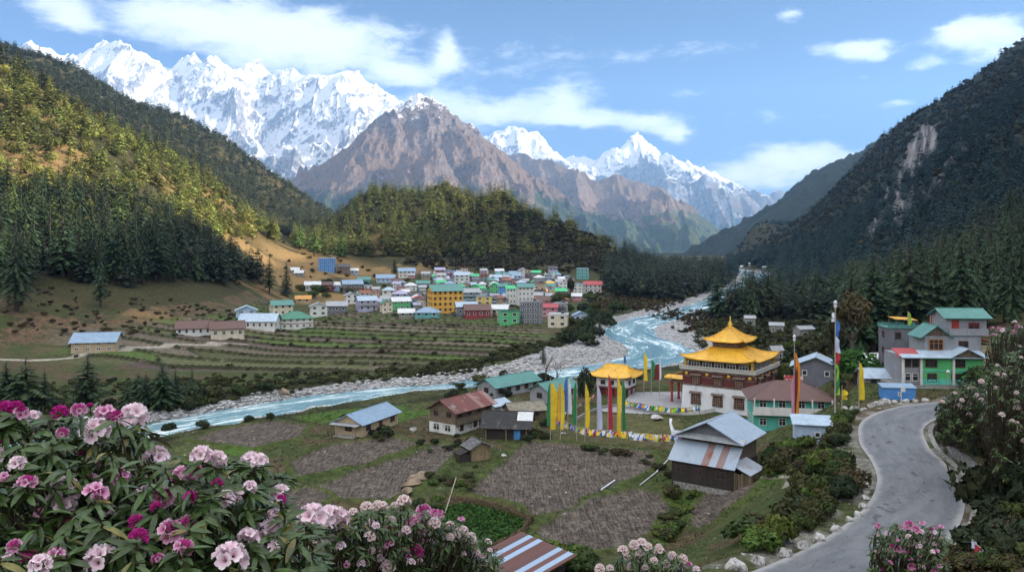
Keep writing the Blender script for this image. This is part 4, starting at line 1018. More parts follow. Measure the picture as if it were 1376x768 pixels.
RF = {'blue': roofm('blue', (.22, .32, .44), (.14, .20, .28)), 'pale_blue': roofm('pale_blue', (.36, .46, .56), (.22, .24, .28)), 'teal': roofm('teal', (.08, .23, .21), (.14, .20, .19)), 'green': roofm('green', (.06, .46, .20)), 'dark_green': roofm('dark_green', (.05, .20, .13)), 'grey': roofm('grey', (.32, .34, .37), (.20, .17, .15)),
      'dark': roofm('dark', (.06, .062, .07)), 'red': roofm('red', (.36, .05, .06)), 'maroon': roofm('maroon', (.115, .058, .050), (.30, .22, .20), .66), 'white': roofm('white', (.58, .60, .62)), 'yellow': roofm('yellow', (.66, .42, .05)), 'orange': roofm('orange', (.58, .28, .06)),
      'rust': roofm('rust', (.22, .085, .05), (.34, .36, .40), .60), 'lilac': roofm('lilac', (.36, .34, .48))}
M_GLASS = pmat('window_glass', (.025, .030, .038), .18, .4, 1.5, 0, spec=.6)
M_FRAME_W = pmat('frame_white', (.60, .60, .58), .6, .1, 4, .05); M_FRAME_B = pmat('frame_brown', (.085, .040, .026), .6, .25, 6, .1)
M_WOOD = pmat('old_wood', (.16, .125, .09), .9, .4, 3, .4, planks=(0, .22), streak=.5); M_WOOD_D = pmat('dark_wood', (.045, .038, .033), .9, .45, 3, .4, planks=(0, .24), streak=.4)
M_TIMBER = pmat('timber', (.20, .15, .10), .9, .4, 5, .3, streak=.5); M_STONE = pmat('rubble_stone', (.26, .25, .235), .9, .5, 2.4, .6, col2=(.12, .115, .10), c2lo=.5, c2hi=.6, c2scale=4)
M_CONC = pmat('concrete', (.33, .325, .315), .85, .22, 1.2, .15, col2=(.16, .155, .15), streak=.5)

def rx(a, b, pitch): return None
def gable_roof(mb, w, d, z, rise, over, th=.10, axis='x', m=0):
    """two thick slopes; ridge along axis"""
    if axis == 'x':
        x0, x1, y0, y1 = -w / 2 - over, w / 2 + over, -d / 2 - over, d / 2 + over; k_ = rise / (d / 2); ze = z - k_ * over
        mb.slab([(x0, y0, ze), (x1, y0, ze), (x1, 0, z + rise), (x0, 0, z + rise)], th, m); mb.slab([(x1, y1, ze), (x0, y1, ze), (x0, 0, z + rise), (x1, 0, z + rise)], th, m)
        mb.tube([(x0 - .02, 0, z + rise + .01), (x1 + .02, 0, z + rise + .01)], .07, 6, m)
    else:
        x0, x1, y0, y1 = -w / 2 - over, w / 2 + over, -d / 2 - over, d / 2 + over; k_ = rise / (w / 2); ze = z - k_ * over
        mb.slab([(x0, y1, ze), (x0, y0, ze), (0, y0, z + rise), (0, y1, z + rise)], th, m); mb.slab([(x1, y0, ze), (x1, y1, ze), (0, y1, z + rise), (0, y0, z + rise)], th, m)
        mb.tube([(0, y0 - .02, z + rise + .01), (0, y1 + .02, z + rise + .01)], .07, 6, m)
def hip_roof(mb, w, d, z, rise, over, th=.10, m=0):
    x, y = w / 2 + over, d / 2 + over; k_ = rise / (min(w, d) / 2); ze = z - k_ * over; r = max(.15, w / 2 - d / 2) if w >= d else .15; ry = 0 if w >= d else d / 2 - w / 2
    a, b, c, e = (-x, -y, ze), (x, -y, ze), (x, y, ze), (-x, y, ze)
    if w >= d: p, q = (-r, 0, z + rise), (r, 0, z + rise); mb.slab([a, b, q, p], th, m); mb.slab([c, e, p, q], th, m); tri = [(b, c, q), (e, a, p)]
    else: p, q = (0, -ry, z + rise), (0, ry, z + rise); mb.slab([b, c, q, p], th, m); mb.slab([e, a, p, q], th, m); tri = [(a, b, p), (c, e, q)]
    for t3 in tri:
        lo = [(v[0], v[1], v[2] - th) for v in t3]; mb.add(list(t3) + lo, [(0, 1, 2), (5, 4, 3), (0, 3, 4, 1), (1, 4, 5, 2), (2, 5, 3, 0)], m)
    for e0, e1 in ((a, p), (b, q), (c, q), (e, p), (p, q)): mb.tube([e0, e1], .06, 5, m)
def wall_box(mb, w, d, z0, z1, gable=None, rise=0, m=0):
    x, y = w / 2, d / 2
    if gable == 'x':      # ridge along x: gables on the x ends
        mb.add([(-x, -y, z0), (x, -y, z0), (x, y, z0), (-x, y, z0), (-x, -y, z1), (x, -y, z1), (x, y, z1), (-x, y, z1), (-x, 0, z1 + rise), (x, 0, z1 + rise)],
               [(3, 2, 1, 0), (0, 1, 5, 4), (2, 3, 7, 6), (1, 2, 6, 9, 5), (3, 0, 4, 8, 7), (4, 5, 9, 8), (6, 7, 8, 9)], m)
    elif gable == 'y':
        mb.add([(-x, -y, z0), (x, -y, z0), (x, y, z0), (-x, y, z0), (-x, -y, z1), (x, -y, z1), (x, y, z1), (-x, y, z1), (0, -y, z1 + rise), (0, y, z1 + rise)],
               [(3, 2, 1, 0), (0, 1, 5, 8, 4), (2, 3, 7, 9, 6), (1, 2, 6, 5), (3, 0, 4, 7), (4, 8, 9, 7), (5, 6, 9, 8)], m)
    else: mb.box(-x, x, -y, y, z0, z1, m)
_UW = {}
def window_mesh(ww, wh, frame, detail=True):
    key = (round(ww, 2), round(wh, 2), frame.name, detail)
    if key in _UW: return _UW[key]
    f = MB(); t = .09 if detail else .12
    f.box(-ww / 2, -ww / 2 + t, -.07, .02, 0, wh); f.box(ww / 2 - t, ww / 2, -.07, .02, 0, wh); f.box(-ww / 2 + t, ww / 2 - t, -.07, .02, 0, t); f.box(-ww / 2 + t, ww / 2 - t, -.07, .02, wh - t, wh)
    if detail:
        n = max(1, round(ww / .6))
        for i in range(1, n): x = -ww / 2 + ww * i / n; f.box(x - .035, x + .035, -.055, .02, t, wh - t)
        f.box(-ww / 2 + t, ww / 2 - t, -.05, .02, wh * .62, wh * .62 + .06)
    p = MB(); p.box(-ww / 2 + t, ww / 2 - t, -.02, .015, t, wh - t)
    _UW[key] = (f.mesh('window', frame), p.mesh('window_pane', M_GLASS)); return _UW[key]
def window(parent, x, y, z, face, ww, wh, frame, detail=True, name='window'):
    """face: 'f','b','l','r' side of the house the window sits in; (x, y) a point on that wall face"""
    fm, pm = window_mesh(ww, wh, frame, detail)
    o = link(name, fm, parent, (x, y, z)); o.rotation_euler = (0, 0, {'f': 0, 'r': math.pi / 2, 'b': math.pi, 'l': -math.pi / 2}[face])
    link('pane', pm, o); return o
def wins(parent, face, n, z, w, d, ww, wh, frame, detail=True, skip=(), span=None):
    L = w if face in 'fb' else d; L = span or L
    for i in range(n):
        if i in skip: continue
        s = -L / 2 + L * (i + .5) / n
        if face == 'f': window(parent, s, -d / 2 - .01, z, 'f', ww, wh, frame, detail)
        elif face == 'b': window(parent, s, d / 2 + .01, z, 'b', ww, wh, frame, detail)
        elif face == 'r': window(parent, w / 2 + .01, s, z, 'r', ww, wh, frame, detail)
        else: window(parent, -w / 2 - .01, s, z, 'l', ww, wh, frame, detail)
def door(parent, x, y, z, face='f', dw=.95, dh=2.0, mat=None):
    m_ = mat or M_FRAME_B; mb = MB(); mb.box(-dw / 2, dw / 2, -.06, .03, 0, dh); o = mb.build('door', m_, parent); o.location = (x, y, z); o.rotation_euler = (0, 0, {'f': 0, 'r': math.pi / 2, 'b': math.pi, 'l': -math.pi / 2}[face])
    return o
def house(label, loc, w, d, h, rz=0, wall='white', roof='blue', kind='gable_x', rise=None, over=.5, storeys=2, nwin=3, nside=2, frame=None, win=(.9, 1.0), detail=False, group=None, cat='house', name='house', balcony=None, base=None, band=None, doorx=None):
    o = thing(name, label, cat, loc, rz, group); rise = rise if rise is not None else min(w, d) * .22
    mb = MB(); wall_box(mb, w, d, -1.2, h, {'gable_x': 'x', 'gable_y': 'y'}.get(kind), rise - .02)
    mb.build('wall', W[wall] if isinstance(wall, str) else wall, o)
    r = MB()
    if kind == 'gable_x': gable_roof(r, w, d, h, rise, over)
    elif kind == 'gable_y': gable_roof(r, w, d, h, rise, over, axis='y')
    elif kind == 'hip': hip_roof(r, w, d, h, rise, over)
    elif kind == 'shed':
        r.slab([(-w / 2 - over, -d / 2 - over, h + .02), (w / 2 + over, -d / 2 - over, h + .02), (w / 2 + over, d / 2 + over, h + rise), (-w / 2 - over, d / 2 + over, h + rise)], .1)
    else:
        r.box(-w / 2 - .15, w / 2 + .15, -d / 2 - .15, d / 2 + .15, h, h + .14)
        for (a, b_, c_, e_) in ((-w / 2 - .15, w / 2 + .15, -d / 2 - .15, -d / 2), (-w / 2 - .15, w / 2 + .15, d / 2, d / 2 + .15)): r.box(a, b_, c_, e_, h + .142, h + .55)
    rm2 = RF[roof] if isinstance(roof, str) else roof
    ro = r.build('roof', rm2, o)
    fr = frame or M_FRAME_W; sh = h / storeys; ww, wh = win; wh = min(wh, sh * .5)
    for s in range(storeys):
        z = s * sh + sh * .36
        wins(o, 'f', nwin, z, w, d, ww, wh, fr, detail, skip=(() if doorx is None or s else (doorx,)))
        if nside: wins(o, 'r', nside, z, w, d, ww, wh, fr, detail); wins(o, 'l', nside, z, w, d, ww, wh, fr, detail)
    if doorx is not None: door(o, -w / 2 + w * (doorx + .5) / nwin, -d / 2 - .01, 0)
    if kind == 'flat' and not detail:
        tk = MB(); tk.lathe([(.55, 0), (.6, .15), (.6, 1.0), (.3, 1.2), (.05, 1.25)], 10, (w * .22, d * .15, h + .15)); tk.build('water_tank', RF['dark'], o, True)
    if balcony:
        for s in range(1, storeys):
            b = MB(); z = s * sh; b.box(-w / 2 - .1, w / 2 + .1, -d / 2 - .9, -d / 2 - .012, z - .12, z); b.box(-w / 2 - .1, w / 2 + .1, -d / 2 - .9, -d / 2 - .82, z + .002, z + .75)
            b.build('balcony', W[balcony], o)
    if band:
        for s in range(1, storeys): b = MB(); z = s * sh; b.box(-w / 2 - .06, w / 2 + .06, -d / 2 - .06, d / 2 + .06, z - .16, z + .1); b.build('floor_band', W[band], o)
    return o

# ---------------------------------------------------------------- temple
M_GOLD = pmat('gold_roof', (.72, .40, .035), .42, .20, .8, .25, col2=(.52, .25, .025), streak=.35, corr=None, spec=.5); M_GOLD_D = pmat('gilt', (.74, .46, .07), .3, .1, 3, .1, metal=.6)
M_TWHITE = pmat('temple_white', (.66, .67, .70), .85, .08, .6, .06, col2=(.52, .53, .55), streak=.25); M_TMAR = pmat('temple_maroon', (.115, .030, .030), .85, .25, 3, .2); M_TRED = pmat('temple_red', (.30, .035, .03), .7, .2, 3, .1)
M_TBAND = pmat('temple_band', (.26, .20, .16), .8, .5, 9, .2, col2=(.07, .03, .025), c2lo=.45, c2hi=.55, c2scale=9); M_TDARK = pmat('temple_dark', (.03, .022, .022), .8, .4, 5, .1); M_TPALE = pmat('temple_cornice', (.52, .50, .47), .8, .12, 4, .1)
def swept_roof(mb, half, inner, z_e, z_i, lift, n=10, nr_=8, th=.16, m=0, hd=None, ihd=None):
    """hipped square roof with a concave sweep and corners that turn up; half = eave half-width, inner = half-width at the top"""
    hd = hd or half; ihd = ihd if ihd is not None else inner
    for sgn in (1, -1):
        for ax in (0, 1):
            for lay in (0, 1):
                b = len(mb.v)
                for i in range(nr_ + 1):
                    t_ = i / nr_; hw = half + (inner - half) * t_; hh = hd + (ihd - hd) * t_
                    for j in range(n + 1):
                        s = j / n * 2 - 1
                        zz = z_e + (z_i - z_e) * (t_ ** 1.55 * .72 + t_ * .28) + lift * (abs(s) ** 5) * (1 - t_) ** 2.2 - lay * th
                        ext = 1 + .035 * (abs(s) ** 6) * (1 - t_) ** 3
                        p = (s * hw * ext, -hh * ext, zz) if ax == 0 else (hw * ext, s * hh * ext, zz)
                        mb.v.append((p[0] * sgn, p[1] * sgn, p[2]))
                for i in range(nr_):
                    for j in range(n):
                        q = (b + i * (n + 1) + j, b + i * (n + 1) + j + 1, b + (i + 1) * (n + 1) + j + 1, b + (i + 1) * (n + 1) + j)
                        mb.f.append(q if lay == 0 else q[::-1]); mb.m.append(m)
                if lay == 1:
                    top = b - (nr_ + 1) * (n + 1)
                    for j in range(n): mb.f.append((b + j, b + j + 1, top + j + 1, top + j)); mb.m.append(m)
    # standing seams and hip ribs
    def zz_(s, t_): return z_e + (z_i - z_e) * (t_ ** 1.55 * .72 + t_ * .28) + lift * (abs(s) ** 5) * (1 - t_) ** 2.2
    for sx in (1, -1):
        for sy in (1, -1):
            mb.tube([(sx * (half + (inner - half) * t_) * (1 + .035 * (1 - t_) ** 3), sy * (hd + (ihd - hd) * t_) * (1 + .035 * (1 - t_) ** 3), zz_(1, t_) + .05) for t_ in [i / nr_ for i in range(nr_ + 1)]], .10, 6, m)
    ns = max(5, int(half * 2.2))
    for k_ in range(1, ns):
        s = k_ / ns * 2 - 1
        for sg in (1, -1):
            pts = [(s * (half + (inner - half) * t_) , sg * (hd + (ihd - hd) * t_), zz_(s, t_) + .02) for t_ in [i / nr_ for i in range(nr_ + 1)]]; mb.tube(pts, .035, 4, m, False)
            pts = [(sg * (half + (inner - half) * t_), s * (hd + (ihd - hd) * t_), zz_(s, t_) + .02) for t_ in [i / nr_ for i in range(nr_ + 1)]]; mb.tube(pts, .035, 4, m, False)
TZ = math.atan2(-8.0, 11.5)
tp = thing('temple', 'white walled temple with maroon upper band and two tiered golden roof', 'temple', (41.6, 153.2, -30.5), TZ)
S = 7.0
mb = MB(); q0, q1 = S, S - .25
mb.hexa([(-q0, -q0, -.6), (q0, -q0, -.6), (q0, q0, -.6), (-q0, q0, -.6)], [(-q1, -q1, 4.6), (q1, -q1, 4.6), (q1, q1, 4.6), (-q1, q1, 4.6)]); mb.build('wall', M_TWHITE, tp)
mb = MB(); mb.box(-q1 - .03, q1 + .03, -q1 - .03, q1 + .03, 4.6, 7.3); mb.build('maroon_band', M_TMAR, tp)
mb = MB()
for z0, z1, e in ((4.45, 4.72, .10), (6.05, 6.2, .12), (7.0, 7.16, .2)): mb.box(-q1 - e, q1 + e, -q1 - e, q1 + e, z0, z1)
mb.build('painted_frieze', M_TBAND, tp)
mb = MB(); mb.box(-q1 - .35, q1 + .35, -q1 - .35, q1 + .35, 7.3, 7.5); mb.box(-q1 - .5, q1 + .5, -q1 - .5, q1 + .5, 7.5, 7.66)
for i in range(44):
    s = -q1 - .4 + (2 * q1 + .8) * i / 43
    for sg in (1, -1): mb.box(s - .07, s + .07, sg * (q1 + .42) - .06, sg * (q1 + .42) + .06, 7.66, 8.0); mb.box(sg * (q1 + .42) - .06, sg * (q1 + .42) + .06, s - .07, s + .07, 7.66, 8.0)
e = q1 + .42
for (a, b_, c_, d_) in ((-e - .1, e + .1, -e - .1, -e + .1), (-e - .1, e + .1, e - .1, e + .1), (-e - .1, -e + .1, -e + .1, e - .1), (e - .1, e + .1, -e + .1, e - .1)): mb.box(a, b_, c_, d_, 8.0, 8.14)
mb.build('cornice', M_TPALE, tp)
mb = MB(); mb.box(-5.9, 5.9, -5.9, 5.9, 7.67, 9.04); mb.build('gallery', M_TDARK, tp)
for fc in 'flr':
    for i in range(5): window(tp, *{'f': (-4.6 + 2.3 * i, -5.91), 'l': (-5.91, -4.6 + 2.3 * i), 'r': (5.91, -4.6 + 2.3 * i)}[fc], 7.8, fc, 1.7, 1.1, M_TPALE, True)
for sx in (1, -1):
    for sy in (1, -1):
        mb = MB(); mb.box(sx * 6.35 - .2, sx * 6.35 + .2, sy * 6.35 - .2, sy * 6.35 + .2, 7.662, 9.6); mb.build('gilt_pillar', M_GOLD_D, tp)
mb = MB(); swept_roof(mb, 6.95, 2.5, 9.35, 11.35, .75, 14, 10); mb.box(-6.3, 6.3, -6.3, 6.3, 9.05, 9.25); mb.build('lower_roof', M_GOLD, tp, True)
dr = MB(); dr.box(-2.45, 2.45, -2.45, 2.45, 11.0, 12.5); dr = dr.build('drum', M_TMAR, tp)
mb = MB(); mb.box(-2.52, 2.52, -2.52, 2.52, 11.5, 12.15); mb.build('carved_panel', M_TBAND, dr)
mb = MB(); swept_roof(mb, 3.75, .35, 12.55, 15.0, .5, 12, 9); mb.build('upper_roof', M_GOLD, tp, True)
mb = MB(); mb.lathe([(.55, 0), (.6, .15), (.4, .3), (.5, .5), (.52, .65), (.28, .8), (.34, .95), (.34, 1.05), (.18, 1.2), (.22, 1.35), (.1, 1.6), (.03, 2.2)], 14, (0, 0, 14.9)); mb.build('spire', M_GOLD_D, tp, True)
# ornate windows: dark tapered surround, red lattice, small awning
def temple_window(x, z, ww, wh, fc='f', y=None):
    y = -S if y is None else y
    f = MB(); f.hexa([(-ww / 2 - .22, -.12, 0), (ww / 2 + .22, -.12, 0), (ww / 2 + .22, .3, 0), (-ww / 2 - .22, .3, 0)], [(-ww / 2 - .1, -.12, wh), (ww / 2 + .1, -.12, wh), (ww / 2 + .1, .3, wh), (-ww / 2 - .1, .3, wh)])
    o = f.build('window', M_TDARK, tp); o.location = (x, y, z) if fc == 'f' else (-y, x, z); o.rotation_euler = (0, 0, 0 if fc == 'f' else math.pi / 2)
    g = MB(); n = 4
    for i in range(n + 1): a = -ww / 2 + ww * i / n; g.box(a - .035, a + .035, -.16, -.12, .15, wh - .15)
    for i in range(5): a = .15 + (wh - .3) * i / 4; g.box(-ww / 2, ww / 2, -.17, -.121, a - .035, a + .035)
    g.build('lattice', pmat('temple_lattice', (.26, .12, .09), .7, .4, 9, .1, col2=(.42, .34, .22), c2lo=.5, c2hi=.56, c2scale=7), o)
    g = MB(); g.slab([(-ww / 2 - .4, -.6, wh + .06), (ww / 2 + .4, -.6, wh + .06), (ww / 2 + .4, 0, wh + .32), (-ww / 2 - .4, 0, wh + .32)], .10); g.build('awning', M_TBAND, o)
for x in (-4.1, .1, 4.1):
    temple_window(x, 1.0, 1.5, 2.1); temple_window(x, 4.75, 1.35, 1.65, y=-S + .2)
    temple_window(x, 1.0, 1.5, 2.1, 'r'); temple_window(x, 4.75, 1.35, 1.65, 'r', y=-S + .2)
for x in (-6.0, -2.0, 2.1, 6.0):
    for fc in (0, 1):
        mb = MB(); mb.lathe([(.34, 0), (.34, .06), (.2, .12), (.0, .14)], 14); o = mb.build('gilt_medallion', M_GOLD_D, tp, True)
        o.location = (x, -q1 - .03, 6.6) if fc == 0 else (q1 + .03, x, 6.6); o.rotation_euler = (math.pi / 2, 0, 0) if fc == 0 else (math.pi / 2, 0, math.pi / 2)
# porch on its west side
mb = MB(); mb.box(-11.2, -7.05, -2.6, 4.5, 4.55, 4.85); mb.build('porch_roof', M_TMAR, tp)
mb = MB(); mb.slab([(-11.9, -3.2, 4.75), (-7.1, -3.2, 4.75), (-7.1, -2.0, 5.3), (-11.9, -2.0, 5.3)], .14); mb.slab([(-12.1, 4.9, 4.75), (-12.1, -3.2, 4.75), (-11.0, -2.2, 5.3), (-11.0, 4.2, 5.3)], .14); mb.lathe([(.9, 0), (.75, .25), (.3, .5), (.05, .62)], 12, (-11.4, -2.7, 4.8)); mb.build('porch_eave', M_GOLD, tp)
mb = MB(); mb.box(-11.0, -7.2, -2.4, -2.2, 4.0, 4.52); mb.box(-11.0, -10.8, -2.19, 4.3, 4.0, 4.52); mb.build('porch_beam', M_TBAND, tp)
for x, y in ((-10.9, -2.3), (-8.6, -2.3), (-10.9, 1), (-10.9, 4.2)):
    mb = MB(); mb.lathe([(.34, 0), (.34, .3), (.24, .35), (.22, 3.6), (.36, 3.7), (.4, 3.99)], 10, (x, y, 0)); mb.build('porch_column', M_TRED, tp)

# gate pavilion with a single golden roof
pv = thing('gate_pavilion', 'small pavilion with a single golden roof over white walls', 'pavilion', (21.6, 166.5, -31.1), R(-28))
mb = MB(); mb.box(-3.3, 3.3, -2.6, 2.6, -.5, 2.2, 0); mb.build('lower_wall', M_TMAR, pv)
mb = MB(); mb.box(-3.35, 3.35, -2.65, 2.65, 2.2, 4.0); mb.build('upper_wall', M_TWHITE, pv)
mb = MB(); mb.box(-3.5, 3.5, -2.8, 2.8, 4.0, 4.35); mb.build('eave_beam', M_TBAND, pv)
mb = MB(); swept_roof(mb, 4.6, 2.2, 4.4, 6.5, .6, 12, 8, hd=3.9, ihd=.12); mb.tube([(-2.3, 0, 6.55), (2.3, 0, 6.55)], .14, 8); mb.build('golden_roof', M_GOLD, pv, True)
for x in (-3.0, -1.0, 1.0, 3.0): mb = MB(); mb.lathe([(.2, 0), (.16, .2), (.16, 2.0), (.26, 2.2)], 8, (x, -3.1, 0)); mb.build('column', M_TRED, pv)
mb = MB(); mb.box(-3.6, 3.6, -3.4, -2.66, 2.2, 2.4); mb.build('porch_beam', M_TBAND, pv)
for x in (-1.9, 0, 1.9): window(pv, x, -2.66, 2.7, 'f', 1.0, .9, M_FRAME_B, True)
for y in (-1.3, 1.3): window(pv, 3.36, y, 2.7, 'r', 1.0, .9, M_FRAME_B, True); window(pv, 3.31, y, .5, 'r', 1.0, 1.2, M_TPALE, True)
